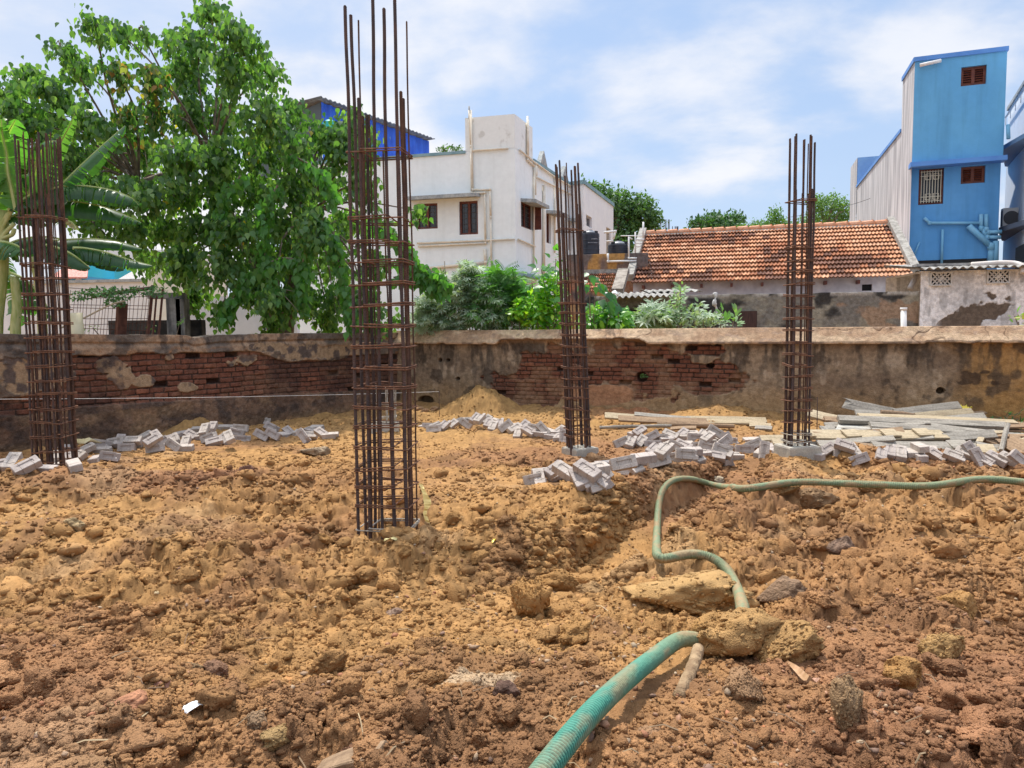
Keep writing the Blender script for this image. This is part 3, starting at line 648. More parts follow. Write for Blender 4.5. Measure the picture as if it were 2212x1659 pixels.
RA = WC; RB_ = RW_B
def rp(u, v): return on_face(RA, RB_, u, v)
def r5(x, y): return 713.2+x*.3472, 685.8+y*.3472
def r6(x, y): return 1443.9+x*.3472, 685.8+y*.3472
COPL = 1.275
def fn_right(S, Z):
    top = 1.545+.006*(vn(S*1.5, S*0, 8)-.5)
    Zt = Z*(top/1.545)
    n = fbm(S*3, Zt*3, 5, 200)-.5; n2 = fbm(S*9, Zt*9, 4, 201)-.5
    fine = fbm(S*30, Zt*30, 3, 202)
    sa, _ = rp(*r5(1050, 200)); sb, _ = rp(*r5(1960, 200)); sc_, _ = rp(*r5(1560, 200))
    lip = COPL+.085*sstep(sa-.05, sa+.12, S+.1*n2)*(1-sstep(sb-.1, sb+.1, S+.1*n2))+.012*n2
    lip = lip+.02*sstep(.6, .7, fbm(S*2.2, S*0, 3, 77))
    # render
    base = lerp(np.zeros(S.shape+(3,))+np.array([.34, .255, .17]), [.22, .16, .11], sstep(.35, .65, fbm(S*1.5, Zt*2, 5, 203)))
    base = lerp(base, [.50, .40, .29], sstep(.58, .75, fbm(S*6, Zt*4, 5, 204))*.6)
    low = sstep(.75, .15, Zt+.25*n); base = lerp(base, [.42, .27, .13], low*.75)
    so, _ = rp(*r6(1780, 400)); base = lerp(base, [.42, .24, .085], sstep(so-.3, so+.6, S+.6*n)*.85)
    streak = sstep(.44, .64, fbm(S*7, Zt*.9, 4, 205)*.55+fbm(S*14, Zt*5, 4, 206)*.45)*sstep(.35, 1.2, Zt+.35*n)
    base = lerp(base, [.065, .055, .047], streak*.8)
    blot = sstep(.56, .66, fbm(S*3.5, Zt*3, 5, 207)); base = lerp(base, [.085, .065, .05], blot*.75*sstep(.1, .5, Zt))
    s1, z1_ = rp(*r6(1935, 370)); q = ((S-s1)/.26)**2+((Zt-z1_)/.11)**2+5*(fbm(S*7, Zt*9, 5, 209)-.5); base = lerp(base, [.075, .05, .035], sstep(1, .5, q)*.85)
    off = .045+.014*n2+.008*(fine-.5)+.014*n
    # bare bricks
    bo, bc = bricks(S, Zt, bl=.2, bh=.078, seed=14, dark=.35)
    bc = lerp(bc, [.30, .18, .11], sstep(.42, .62, fbm(S*3, Zt*4, 4, 214))*.65+low*.4)*.92
    m_ = np.zeros(S.shape)
    for (uv, w, h_) in ((r5(1250, 430), 1.1, .42), (r5(1500, 330), 1.2, .5), (r5(1830, 300), 1.25, .42), (r5(2000, 400), .6, .35), (r6(230, 380), .75, .30), (r6(240, 200), .35, .12)):
        s0, z0 = rp(*uv); m_ = np.maximum(m_, sstep(1.05, .8, ((S-s0)/w)**2+((Zt-z0)/h_)**2+2.0*(fbm(S*4, Zt*4, 5, 215)-.5)))
    s0, z0 = rp(*r5(1700, 480)); keep = sstep(1, .8, ((S-s0)/.75)**2+((Zt-z0)/.2)**2+1.2*n)
    m_ = m_*(1-keep); base = lerp(base, [.42, .22, .12], keep*.8)
    off = off*(1-m_)+bo*m_; c = base*(1-m_)[..., None]+bc*m_[..., None]
    # holes
    for (uv, w, h_) in ((r5(1940, 370), .10, .09), (r5(600, 520), .17, .11), (r6(262, 300), .07, .045), (r6(1690, 455), .06, .05), (r5(690, 265), .04, .04), (r5(740, 265), .04, .03), (r5(800, 380), .05, .03)):
        s0, z0 = rp(*uv); k = sstep(1.1, .85, ((S-s0)/w)**2+((Zt-z0)/h_)**2+.5*n2); off = off-.16*k; c = lerp(c, [.03, .022, .018], k*.7)
    # coping
    cop = sstep(-.004, .004, Zt-lip)
    t = np.clip((Zt-lip)/(top-lip), 0, 1)
    co = .155-.125*sstep(.0, 1.0, t)**1.0-.03*(t < .12)*0
    co = np.where(t < .16, .165, .165-.15*((t-.16)/.84)**.9)+.006*n2
    cc = lerp(np.zeros(S.shape+(3,))+np.array([.56, .41, .27]), [.45, .30, .19], sstep(.4, .65, fbm(S*2.5, Zt*6, 5, 220)))
    cc = lerp(cc, [.34, .25, .19], sstep(.6, .75, fbm(S*8, Zt*20, 4, 221))*.6)
    ck = np.abs(fbm(S*1.1, Zt*1.6, 4, 222)-.5); cr = sstep(.008, .0, ck)*.7; cc = lerp(cc, [.13, .08, .05], cr); co = co-.012*cr
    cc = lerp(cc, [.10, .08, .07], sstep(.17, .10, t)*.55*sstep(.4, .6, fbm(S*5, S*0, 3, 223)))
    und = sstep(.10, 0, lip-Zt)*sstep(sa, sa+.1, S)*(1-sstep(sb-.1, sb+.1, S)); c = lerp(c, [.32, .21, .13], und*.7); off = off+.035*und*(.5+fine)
    off = off*(1-cop)+co*cop; c = c*(1-cop)[..., None]+cc*cop[..., None]
    return Zt, off, c
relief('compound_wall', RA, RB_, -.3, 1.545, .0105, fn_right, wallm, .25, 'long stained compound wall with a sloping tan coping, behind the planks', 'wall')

# ------------------------------------------------------------------ green suction hose
mb = MB(); rr = [HR*(1.0-.12*min(1, i/900))*(1.0+(.10 if (i % 4) in (0, 1) else -.06)) for i in range(len(hs))]
mb.tube(hs, rr, 14)
A = np.array(mb.V); nr = len(hs)
sarr = np.repeat(np.arange(nr)*.0032, 14); ang = np.tile(np.arange(14), nr)
ribv = np.repeat([(i % 4) in (0, 1) for i in range(nr)], 14)
wear = fbm(sarr*2.5, ang*.25, 4, 301); far = sstep(.7, 1.7, sarr)*.9
col = np.zeros((len(A), 3))+np.array([.006, .085, .062]); col[ribv] = [.075, .27, .195]  # ribs coloured lighter, grooves darker, standing in for highlights and crease shade
pale = np.clip(sstep(.48, .64, wear)*.55+far*.9, 0, .93)[:, None]*(1-.35*(~ribv[:, None])); col = col*(1-pale)+np.array([.235, .25, .135])*pale
dirt = (sstep(.46, .66, fbm(sarr*6, ang*.5, 4, 302))*.75*(.55+far*.5))[:, None]; col = col*(1-dirt)+np.array([.34, .22, .115])*dirt
Fh = [f for f in mb.F if len(f) == 4]
hosem = M('hose_plastic', (.95, .95, .95), (1.05, 1.05, 1.05), scale=30, rough=.62, attr=True, spec=.22, bump=.3, bscale=60)
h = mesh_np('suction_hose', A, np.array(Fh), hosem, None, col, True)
tag(h, 'green ribbed suction hose winding across the soil, partly buried', 'hose')
# soil thrown over the hose
rock(1575, 1378, .40, .26, .24, .15, (.43, .26, .11), 'soil_clod', 'big crumbly ochre clod covering the buried bend of the hose', 'clod', 0, .22, seed=9, pos=Vector((hpt[7].x+.01, hpt[7].y-.04, 0)))
rock(1640, 1400, .32, .24, .22, .5, (.43, .26, .11), 'soil_clod', 'big crumbly ochre clod right of the buried hose bend', 'clod', 0, .25, seed=12, pos=Vector((hpt[8].x+.14, hpt[8].y-.10, 0)))
rock(1545, 1360, .26, .2, .2, .8, (.40, .23, .09), 'soil_clod', 'crumbly clod where the near hose end dives into the soil', 'clod', 0, .25, seed=17, pos=Vector((hpt[6].x+.05, hpt[6].y+.0, 0)))
mb = MB(); rr_ = random.Random(3)
for _ in range(150):
    y0 = 1.6*(4.5)**rr_.random(); x0 = rr_.uniform(-.7, .7)*(y0+.4); th = rr_.uniform(0, 3.14); L_ = rr_.uniform(.03, .13); z0 = gz(x0, y0, True)
    a_ = Vector((x0, y0, z0+.012)); d_ = Vector((math.cos(th), math.sin(th), 0)); b_ = a_+d_*L_; b_.z = gz(b_.x, b_.y, True)+.014; m_ = (a_+b_)/2+Vector((0, 0, .012)); mb.tube([a_, m_, b_], rr_.uniform(.0012, .0028), 4)
tag(mb.build('dry_straw', M('dry_straw', (.20, .13, .08), (.50, .38, .22), scale=2, rough=.9)), 'dry roots and straw bits strewn over the soil', 'straw', None, 'stuff')
# the stick beside it
sm = M('dirty_bark', (.22, .14, .075), (.36, .25, .14), scale=20, rough=.9, bump=.8, bscale=50, stretch=(1, 1, 1))
a = on_ground(1508, 1402, .09); b = on_ground(1466, 1508, .015)
mb = MB(); mb.tube(catmull([a, a*.6+b*.4+Vector((.01, 0, .01)), b], 6), [.022+.004*random.random() for _ in range(13)], 10)
tag(mb.build('stick', sm, None, True), 'thick muddy stick poking out of the soil below the hose', 'stick')

# ------------------------------------------------------------------ rebar cages
rust = M('rusty_steel', (.085, .050, .038), (.145, .078, .050), scale=9, rough=.85, bump=.5, bscale=90, spec=.25, fine=60)
steel = M('dark_rebar', (.060, .046, .046), (.11, .066, .052), scale=7, rough=.7, bump=.4, bscale=90, spec=.35, fine=60)
tiem = M('rusty_tie', (.13, .068, .045), (.22, .11, .065), scale=12, rough=.85, bump=.3, bscale=90, spec=.2, fine=80)
greyc = M('cement_splash', (.42, .39, .34), (.3, .26, .2), scale=16, rough=.95, bump=.5, bscale=60)
def rebar(p, q, r, pitch=.013):
    """ribbed bar: slanted ribs round a rod"""
    p = Vector(p); q = Vector(q); L = (q-p).length; n = int(L/(pitch/2)); mb = MB(); V = []; k = 8
    t = (q-p)/L; a = t.cross(Vector((0, 1, 0.01))).normalized(); b = t.cross(a)
    wob = [Vector((vn(np.array([i*.01]), np.array([p.x*9]), 3)[0]-.5, vn(np.array([i*.01]), np.array([p.y*9]), 4)[0]-.5, 0))*.014 for i in range(n+1)]
    for i in range(n+1):
        for j in range(k):
            th = 2*math.pi*j/k; s = 1.12 if i % 2 else .93
            V.append(p+t*(L*i/n+math.sin(th)*pitch*.45)+wob[i]+(a*math.cos(th)+b*math.sin(th))*r*s)
    Fc = [(i*k+j, i*k+(j+1) % k, (i+1)*k+(j+1) % k, (i+1)*k+j) for i in range(n) for j in range(k)]
    Fc.append(tuple(range(k-1, -1, -1))); Fc.append(tuple(n*k+j for j in range(k)))
    mb.add(V, Fc); return mb
def cage(loc, yaw, W_, D_, bars, ties, label, lean=(0, 0), splash=0.0, rt=.006, group='rebar column cages standing on the plot', zb=0.0):
    root = empty('rebar_cage', loc, label, 'rebar cage', group)
    ca, sa = math.cos(yaw), math.sin(yaw)
    def w(x, y_, z): return Vector((loc[0]+x*ca-y_*sa+lean[0]*(z-loc[2]), loc[1]+x*sa+y_*ca+lean[1]*(z-loc[2]), z))
    for (fx, fy, r, top, mt) in bars:
        mb = rebar(w(fx*W_, fy*D_, loc[2]-.12+zb), w(fx*W_+random.uniform(-.016, .016), fy*D_+random.uniform(-.014, .014), top), r, .0135 if r > .008 else .012)
        mb.build('bar', mt, root)
    for z in ties:
        mb = MB(); dz = [random.uniform(-.015, .015) for _ in range(6)]
        for q in range(2):
            e = .018; o_ = q*.017; x0, x1 = (-e, W_+e) if q == 0 else ((-e, W_*.75) if random.random() < .5 else (W_*.22, W_+e))
            P = [(x0, -e), (x1, -e), (x1, D_+e), (x0, D_+e), (x0, -e)]
            pts = []
            for i in range(4):
                for tt in (0.03, .5, .97):
                    x = P[i][0]*(1-tt)+P[i+1][0]*tt; y_ = P[i][1]*(1-tt)+P[i+1][1]*tt
                    pts.append(w(x, y_, z+o_+dz[i]*(1-tt)+dz[(i+1) % 4]*tt+random.uniform(-.002, .002)))
            pts.append(pts[0]+Vector((0, 0, .006)))
            # the hook of the stirrup
            pts.append(w(x0+.035, .02, z+o_-.012))
            mb.tube(pts, rt, 5)
        mb.build('tie', greyc if (z-loc[2]) < splash else tiem, root)
    return root
def tl(vs, u, d):
    return [HC-(v-(706-(u-1106)*.0096))/1618*d for v in vs]
S_, T_ = steel, rust
zt = lambda v, d=5.8: HC-(v-708.8)/1618*d
bB = [(0, 0, .0125, zt(40), S_), (.25, .0, .0125, zt(228), S_), (.5, .0, .0125, zt(25), S_), (.75, .0, .0125, zt(47), S_), (1, .0, .0125, zt(8), S_),
      (.28, .04, .0065, zt(69), T_), (.03, .5, .0125, zt(41), S_), (.04, .92, .0115, zt(243), T_), (.12, 1, .0125, zt(238), S_), (.2, 1, .0065, zt(238), T_), (.5, 1, .0065, 3.0, T_), (.76, 1, .0065, zt(238), T_),
      (1.0, .33, .0125, zt(210), T_), (.97, .62, .0125, zt(217), T_), (1.0, 1.0, .0065, zt(42), T_), (.88, .9, .0065, 3.1, T_)]
tB = [zt(v) for v in (338, 477, 526, 567, 616, 661, 708, 750, 795, 839, 884, 925, 970, 1016, 1057, 1099, 1151)]
cage((-1.222, 5.80, -.03), R(-7), .395, .31, bB, tB, 'tall wide rusty rebar cage rising nearest the middle of the plot', splash=.12)
def mkbars(n, tops, shorts, thin=3):
    o = []; per = []
    for i in range(n):
        t = i/n*4; k = int(t); f = t-k; per.append([(f, 0), (1, f), (1-f, 1), (0, 1-f)][k])
    for i, (x, y_) in enumerate(per):
        o.append((x, y_, .0065 if i % 4 == 1 else .0115, tops[i % len(tops)], T_ if i % 3 else S_))
        if i % 2 == 0: o.append((min(1, x+.07), min(1, y_+.05), .0115, shorts[i % len(shorts)], S_ if i % 4 else T_))
    return o
zA = lambda v: HC-(v-716)/1618*8.5
g0 = on_ground(70, 1000); 
cage((-5.40, 8.35, .04), R(-6), .35, .27, mkbars(15, [zA(308), zA(303), zA(318), zA(306)], [zA(458), zA(432), zA(470)]), [zA(v) for v in (479, 578, 606, 638, 668, 700, 729, 761, 792, 822, 851, 883, 910, 942, 975, 999, 1024)], 'wide rusty rebar cage in front of the banana leaves at the far left', splash=.0)
zC = lambda v: HC-(v-705)/1618*9.4
zD = lambda v: HC-(v-700)/1618*8.6
def pedestal(loc, yaw, W_, D_, H_, label, r=0):
    mb = MB(); ca, sa = math.cos(yaw), math.sin(yaw)
    def w(x, y_, z): return (loc[0]+x*ca-y_*sa, loc[1]+x*sa+y_*ca, z)
    top = loc[2]+H_; b = .012; n = 8; rings = []
    def ring(g, z):
        pts = []
        P = [(-W_/2+g, -D_/2+g), (W_/2-g, -D_/2+g), (W_/2-g, D_/2-g), (-W_/2+g, D_/2-g)]
        for i in range(4):
            for k in range(6):
                t = k/6; x = P[i][0]*(1-t)+P[(i+1) % 4][0]*t; y_ = P[i][1]*(1-t)+P[(i+1) % 4][1]*t
                q = random.uniform(-.003, .003); pts.append(w(x+q, y_+q, z+random.uniform(-.003, .003)))
        return pts
    R_ = [ring(0, loc[2]-.25), ring(0, loc[2]), ring(0, top-.02), ring(.006, top-.003), ring(.03, top), ring(.1, top+.004)]
    V = sum(R_, []); m_ = 24
    Fc = [(i*m_+k, i*m_+(k+1) % m_, (i+1)*m_+(k+1) % m_, (i+1)*m_+k) for i in range(5) for k in range(m_)]; Fc.append(tuple(5*m_+k for k in range(m_)))
    mb.add(V, Fc)
    return tag(mb.build('concrete_pedestal', M('raw_concrete', (.47, .43, .35), (.38, .35, .30), scale=7, rough=.9, bump=.35, bscale=60, fine=90)), label, 'pedestal', 'concrete column pedestals')
c0 = at(1253, 958, 9.35); gC = gz(c0.x, c0.y)
pedestal((c0.x, c0.y, gC-.02), R(33), .35, .31, .15, 'small concrete pedestal under the slim leaning rebar cage')
cage((c0.x-.14+.02, c0.y-.13, gC+.11), R(14), .25, .22, mkbars(11, [zC(362), zC(366), zC(372), zC(385)], [zC(470), zC(468), zC(450)]), [zC(v) for v in (505, 612, 657, 678, 702, 726, 748, 769, 793, 816, 839, 861, 884, 904, 925, 940)], 'slim rusty rebar cage leaning slightly left on a small pedestal in the middle distance', lean=(-.036, 0), splash=.16)
c1 = at(1722, 992, 8.6); gD = gz(c1.x, c1.y)
pedestal((c1.x, c1.y, gD-.03), R(12), .40, .34, .16, 'low concrete pedestal under the right rebar cage beside the planks')
cage((c1.x-.12, c1.y-.13, gD+.10), R(8), .225, .2, mkbars(11, [zD(306), zD(318), zD(308), zD(322)], [zD(420), zD(424), zD(418)]), [zD(v) for v in (441, 538, 565, 590, 615, 640, 665, 688, 713, 741, 766, 790, 814, 838, 865, 887, 912, 936, 955)], 'slim upright rusty rebar cage on a low pedestal in front of the plank heap', splash=.2)
# far pedestal seen through the main cage, with a short starter cage
c2 = at(833, 932, 11.6); gE = gz(c2.x, c2.y)
pedestal((c2.x, c2.y, gE-.02), R(6), .42, .3, .15, 'flat pale pedestal with short starter bars seen through the main cage')
cage((c2.x-.1, c2.y-.09, gE+.1), R(6), .26, .2, [(a, b, .007, gE+.62+.1*random.random(), greyc) for a, b in ((0, 0), (.5, 0), (1, 0), (1, 1), (.5, 1), (0, 1))], [gE+.2, gE+.4], 'short grey cage of cement splashed starter bars behind the main cage', splash=9, group='rebar column cages standing on the plot')

# string line and its pegs
strm = M('white_string', (.75, .73, .68), rough=.8)
a = at(-150, 863, 8.6); b = at(948, 846, 13.2)
mb = MB(); mb.tube([a*(1-t)+b*t-Vector((0, 0, .03*math.sin(math.pi*t))) for t in np.linspace(0, 1, 24)], .0028, 5)
tag(mb.build('string_line', strm), 'taut white string stretched along the left brick wall', 'string')
gp = gz(b.x, b.y); mb = MB(); mb.tube([(b.x, b.y, gp-.1), (b.x+.003, b.y, b.z+.03)], .006, 6); mb.tube([b+Vector((-.03, 0, .02)), b+Vector((0, 0, .04)), b+Vector((.02, 0, -.05)), b+Vector((.0, 0, -.09))], .004, 5)
tag(mb.build('marking_peg', steel), 'thin iron peg holding the string by the wall corner', 'peg')
e = at(1765, 935, 10.2); mb = MB(); g_ = gz(e.x, e.y); mb.tube([(e.x, e.y, g_-.1), (e.x-.005, e.y, zt(858, 10.2) if False else HC-(858-700)/1618*10.2)], .006, 6)
tag(mb.build('marking_peg', steel), 'thin iron peg standing between the right cage and the plank heap', 'peg')
# ------------------------------------------------------------------ cast grey bricks
def brick_mesh(seed, chip=0.0):
    rnd = random.Random(seed); L, W_, H = .115, .055, .0375; f = .008
    xs = [(-L, .006, 0), (-L+.005, 0, 0), (-.072, 0, 0), (-.066, 0, 1), (-.056, 0, 1), (-.052, .004, 1), (-.049, 0, 1), (.049, 0, 1), (.052, .004, 1), (.056, 0, 1), (.066, 0, 1), (.072, 0, 0), (L-.005, 0, 0), (L, .006, 0)]
    V = []; 
    for x, s, fr in xs:
        w, h_ = W_-s, H-s; d = f if fr else 0
        ring = [(-w+.003, -h_), (-w, -h_+.003), (-w, h_-.003), (-w+.003, h_), (-.022, h_), (-.017, h_-d), (.017, h_-d), (.022, h_), (w-.003, h_), (w, h_-.003), (w, -h_+.003), (w-.003, -h_)]
        for y_, z in ring: V.append((x+rnd.uniform(-.0012, .0012), y_+rnd.uniform(-.0008, .0008), z+rnd.uniform(-.0008, .0008)))
    if chip:
        V = [(x, y_, z) if not (x > L-.01 and z > 0 and y_ > 0) else (x-.03, y_-.012, z-.016) for x, y_, z in V]
    k = 12; n = len(xs)
    Fc = [(i*k+j, (i+1)*k+j, (i+1)*k+(j+1) % k, i*k+(j+1) % k) for i in range(n-1) for j in range(k)]
    Fc += [tuple(range(k)), tuple((n-1)*k+j for j in range(k-1, -1, -1))]
    me = bpy.data.meshes.new('brick'); me.from_pydata(V, [], Fc); me.update(); return me
bmA = M('grey_brick', (.40, .345, .295), (.49, .425, .37), scale=9, rough=.9, bump=.35, bscale=80, fine=110, spec=.15)
bmB = M('grey_brick_dull', (.37, .315, .28), (.46, .40, .355), scale=7, rough=.9, bump=.35, bscale=80, fine=110, spec=.15)
meshes = []
for i in range(6):
    me = brick_mesh(i, chip=i in (2, 5)); me.materials.append(bmA if i % 2 == 0 else bmB); meshes.append(me)
BK = {
 'L': (0, 1600, .31646, [(60,700,20,'t',0),(150,690,-80,'t',0),(330,740,50,'t',0),(540,765,0,'f',0),(690,640,-75,'t',0),(720,725,5,'f',0),(850,640,-70,'t',0),(925,720,-45,'f',0),(850,505,0,'f',0),(975,590,-25,'t',0),(1070,530,45,'t',0),(1260,465,-8,'s',0),(1270,540,8,'f',0),(1185,650,-70,'f',0),(1365,620,-8,'s',0),(1440,440,15,'s',0),(1490,425,-80,'t',0),(1580,512,-4,'s',0),(1660,425,3,'t',1),(1670,480,0,'s',0),(1800,370,50,'t',0),(1900,420,55,'t',1),(1930,510,8,'s',0),(1950,370,-50,'t',1),(2030,430,40,'s',0)]),
 'L2': (650, 1600, .31646, [(60,400,40,'t',0),(130,410,-55,'t',0),(110,470,-35,'s',0),(255,430,-80,'t',0),(220,340,55,'f',0),(330,350,-35,'t',0),(420,370,-60,'f',0),(240,517,0,'f',0),(410,290,10,'f',0),(490,290,-85,'t',1),(585,265,-85,'t',1),(545,385,30,'s',0),(610,420,25,'t',0),(745,400,-55,'t',0),(800,380,-60,'t',1),(755,260,12,'f',0),(940,265,-5,'s',0),(895,315,-12,'s',0),(960,395,3,'s',0),(990,190,20,'t',0),(1220,170,0,'s',0),(1325,255,-28,'s',0),(1200,345,-30,'s',0),(1340,340,-35,'s',0),(1475,345,-45,'f',0),(1540,300,-45,'t',0),(1655,320,-88,'f',0),(1720,370,-50,'s',0),(1800,350,-5,'t',0),(1810,300,-30,'f',0),(1885,260,-20,'f',0),(1945,330,-45,'t',0),(2057,360,8,'f',0)]),
 'M': (1640, 1580, .31646, [(115,315,-20,'f',0),(160,305,-5,'s',0),(215,345,5,'s',0),(250,295,35,'t',0),(345,295,60,'t',0),(440,275,50,'t',0),(520,245,40,'t',0),(610,265,-40,'s',0),(655,225,20,'f',0),(730,215,65,'t',1),(785,215,60,'t',1),(870,225,55,'t',0),(895,265,65,'t',0),(950,300,70,'t',0),(1040,270,85,'t',0),(960,230,-40,'f',0),(1105,300,45,'s',0),(1200,305,25,'f',0),(1225,325,40,'t',0),(1265,400,80,'t',0),(1330,290,55,'t',0),(1395,370,-42,'t',0),(1475,325,-15,'s',0),(1575,345,-50,'s',0),(1535,395,-12,'f',0),(1640,375,-55,'f',0),(1690,435,-15,'f',0),(1730,395,10,'f',0),(1780,370,45,'t',0),(1765,455,70,'f',0),(1828,430,88,'s',0),(1895,410,85,'t',0)]),
 'F': (2040, 1660, .31646, [(205,700,12,'s',0),(305,630,20,'f',0),(270,690,-85,'t',0),(450,600,45,'t',1),(490,655,38,'t',0),(585,620,-50,'t',1),(650,640,-40,'t',0),(720,640,-45,'f',0),(760,700,-75,'t',0),(785,610,0,'f',0),(850,690,-65,'t',0),(860,610,-50,'t',1),(935,710,-75,'s',0),(960,590,15,'f',1),(1010,620,-30,'f',0),(1015,690,-45,'t',0),(1080,530,20,'f',0),(1215,520,-5,'f',0),(1180,580,10,'s',0),(1310,590,-10,'s',0),(1310,520,15,'s',1),(1440,540,-65,'t',0),(1480,500,0,'f',0),(1560,455,10,'f',1)]),
 'G': (2340, 1600, .31646, [(345,430,22,'s',0),(455,440,65,'t',0),(560,310,40,'t',0),(510,340,30,'f',0),(575,420,60,'t',0),(710,370,28,'s',0),(725,460,5,'s',0),(810,390,-8,'s',0),(890,410,15,'f',0),(950,350,-38,'t',0),(1090,330,45,'t',0),(1195,330,-5,'f',0),(1130,385,0,'f',0),(1260,370,-10,'s',0),(1350,345,50,'t',0),(1410,390,45,'t',1),(1510,315,-35,'s',1),(1420,440,-5,'f',0),(1540,385,-30,'t',0),(1600,380,25,'s',0),(1610,440,40,'s',0),(1690,430,0,'s',0),(745,530,45,'t',1),(870,545,50,'t',1),(990,480,-35,'f',0),(1020,500,-30,'s',0),(1110,480,-40,'t',0),(1190,470,-88,'f',0),(1320,490,-5,'s',0),(1400,490,-20,'s',0),(1150,595,-3,'s',1),(1210,560,0,'f',1),(1330,575,5,'f',0),(1000,630,5,'s',0),(800,680,12,'s',0),(700,640,10,'f',0),(880,640,-75,'f',0),(1170,640,-10,'f',0),(1265,610,-65,'t',0),(1590,540,-25,'s',1),(1650,515,-12,'s',0),(1600,580,-28,'t',1),(1510,610,-20,'t',0),(1640,640,-70,'t',0),(1740,620,5,'f',0),(1580,660,-55,'f',0),(1870,530,-2,'s',0),(1960,420,5,'f',0),(1980,460,25,'s',0),(2080,480,30,'f',0),(2115,530,80,'s',0),(2060,570,50,'f',0),(2190,500,20,'f',0)]),
 'P': (3000, 1550, .31646, [(110,650,60,'f',0),(180,700,5,'f',0),(255,740,5,'f',0),(645,770,-40,'f',0),(740,740,40,'f',0),(810,690,30,'t',0),(1010,730,-8,'s',0),(1040,650,-30,'t',1),(1140,690,-85,'t',0),(1200,800,18,'s',0),(950,660,0,'f',0)]),
 'Q': (3432, 1550, .27125, [(140,860,65,'t',0),(270,830,65,'t',0),(360,760,50,'f',0),(425,845,65,'t',0),(570,860,75,'f',0),(700,780,85,'f',1),(690,910,85,'f',0),(800,880,45,'f',0),(950,880,-60,'t',0),(880,810,60,'f',0),(1205,900,-40,'t',0),(1370,870,-45,'t',0),(1450,820,-70,'s',0),(1550,900,-75,'s',0),(1660,960,-60,'t',0),(1820,940,-55,'t',0),(2010,950,-55,'t',0),(2150,940,-50,'s',0)]),
}
ROWS = {'L': 'the curved brick row below the left wall', 'L2': 'the brick row below the left wall', 'M': 'the brick row behind the main cage', 'F': 'the brick line nearest the hose', 'G': 'the big brick heap in the middle', 'P': 'the bricks beside the right cage', 'Q': 'the brick row before the planks'}
ROWOF = {'L': 'L', 'L2': 'L', 'M': 'M', 'F': 'F', 'G': 'G', 'P': 'Q', 'Q': 'Q'}
ROWN = {'L': 'the row by the left wall', 'M': 'the row right of the main cage', 'F': 'the line ending nearest the hose', 'G': 'the heap left of right cage', 'Q': 'the row before the planks'}
ORD = ['first', 'second', 'third', 'fourth', 'fifth', 'sixth', 'seventh', 'eighth', 'ninth', 'tenth']
def ordn(n):
    return ORD[n-1] if n <= 10 else '%d%s' % (n, 'th' if 10 <= n % 100 <= 20 else {1: 'st', 2: 'nd', 3: 'rd'}.get(n % 10, 'th'))
placed = {}
rb = random.Random(11)
for key, (ox, oy, sc, L) in BK.items():
    for (x, y_, th, kind, lev) in L:
        u = (ox+x*sc)*.5486; v = (oy+y_*sc)*.5486; t = R(th+rb.uniform(-4, 4))
        if kind == 'f':
            ax = Vector((math.cos(t), abs(math.sin(t))*1.0*(1 if math.sin(t) >= 0 else 1)*1.2*(1 if t >= 0 else 1), 0))
            if th < 0: ax = Vector((math.cos(t), -abs(math.sin(t))*1.2, 0))
            ax.z = .10*math.sin(t)+rb.uniform(-.06, .06); nrm = Vector((rb.uniform(-.12, .12), -.18+rb.uniform(-.1, .1), 1))
        elif kind == 't':
            s_ = math.sin(t); ax = Vector((math.cos(t), s_*.9, s_*.52)); nrm = Vector((rb.uniform(-.25, .25), -.62, .8))
        else:
            ax = Vector((math.cos(t), math.sin(t)*.4, math.sin(t)*.8)); nrm = Vector((rb.uniform(-.15, .15), -1, .25+rb.uniform(-.1, .2)))
        ax.normalize(); nrm = (nrm-ax*nrm.dot(ax)).normalized()
        flip = kind == 'f' and rb.random() < .6
        if flip: nrm = -nrm
        by = nrm.cross(ax)
        hz = abs(ax.z)*.115+abs(by.z)*.055+abs(nrm.z)*.0375
        g = on_ground(u, v, hz*.82+.115*lev*.75)
        zc = g.z-(rb.uniform(0, .022) if not lev else 0)
        M4 = Matrix(((ax.x, by.x, nrm.x, g.x), (ax.y, by.y, nrm.y, g.y), (ax.z, by.z, nrm.z, zc), (0, 0, 0, 1)))
        o = bpy.data.objects.new('brick', meshes[rb.randrange(6)]); C.objects.link(o); o.matrix_world = M4
        placed.setdefault(ROWOF[key], []).append((u, o, kind, lev, th))
POSE = {'f': 'lying flat', 't': 'tilted face up', 's': 'lying on its edge'}
for k, L in placed.items():
    L.sort(key=lambda q: q[0])
    for i, (u, o, kind, lev, th) in enumerate(L):
        pose = 'standing on end' if (kind == 's' and abs(th) > 78) else ('stacked on others' if lev else POSE[kind])
        tag(o, 'brick %s, %s from left in %s' % (pose, ordn(i+1), ROWN[k]), 'brick', 'grey cast bricks dumped in rows')

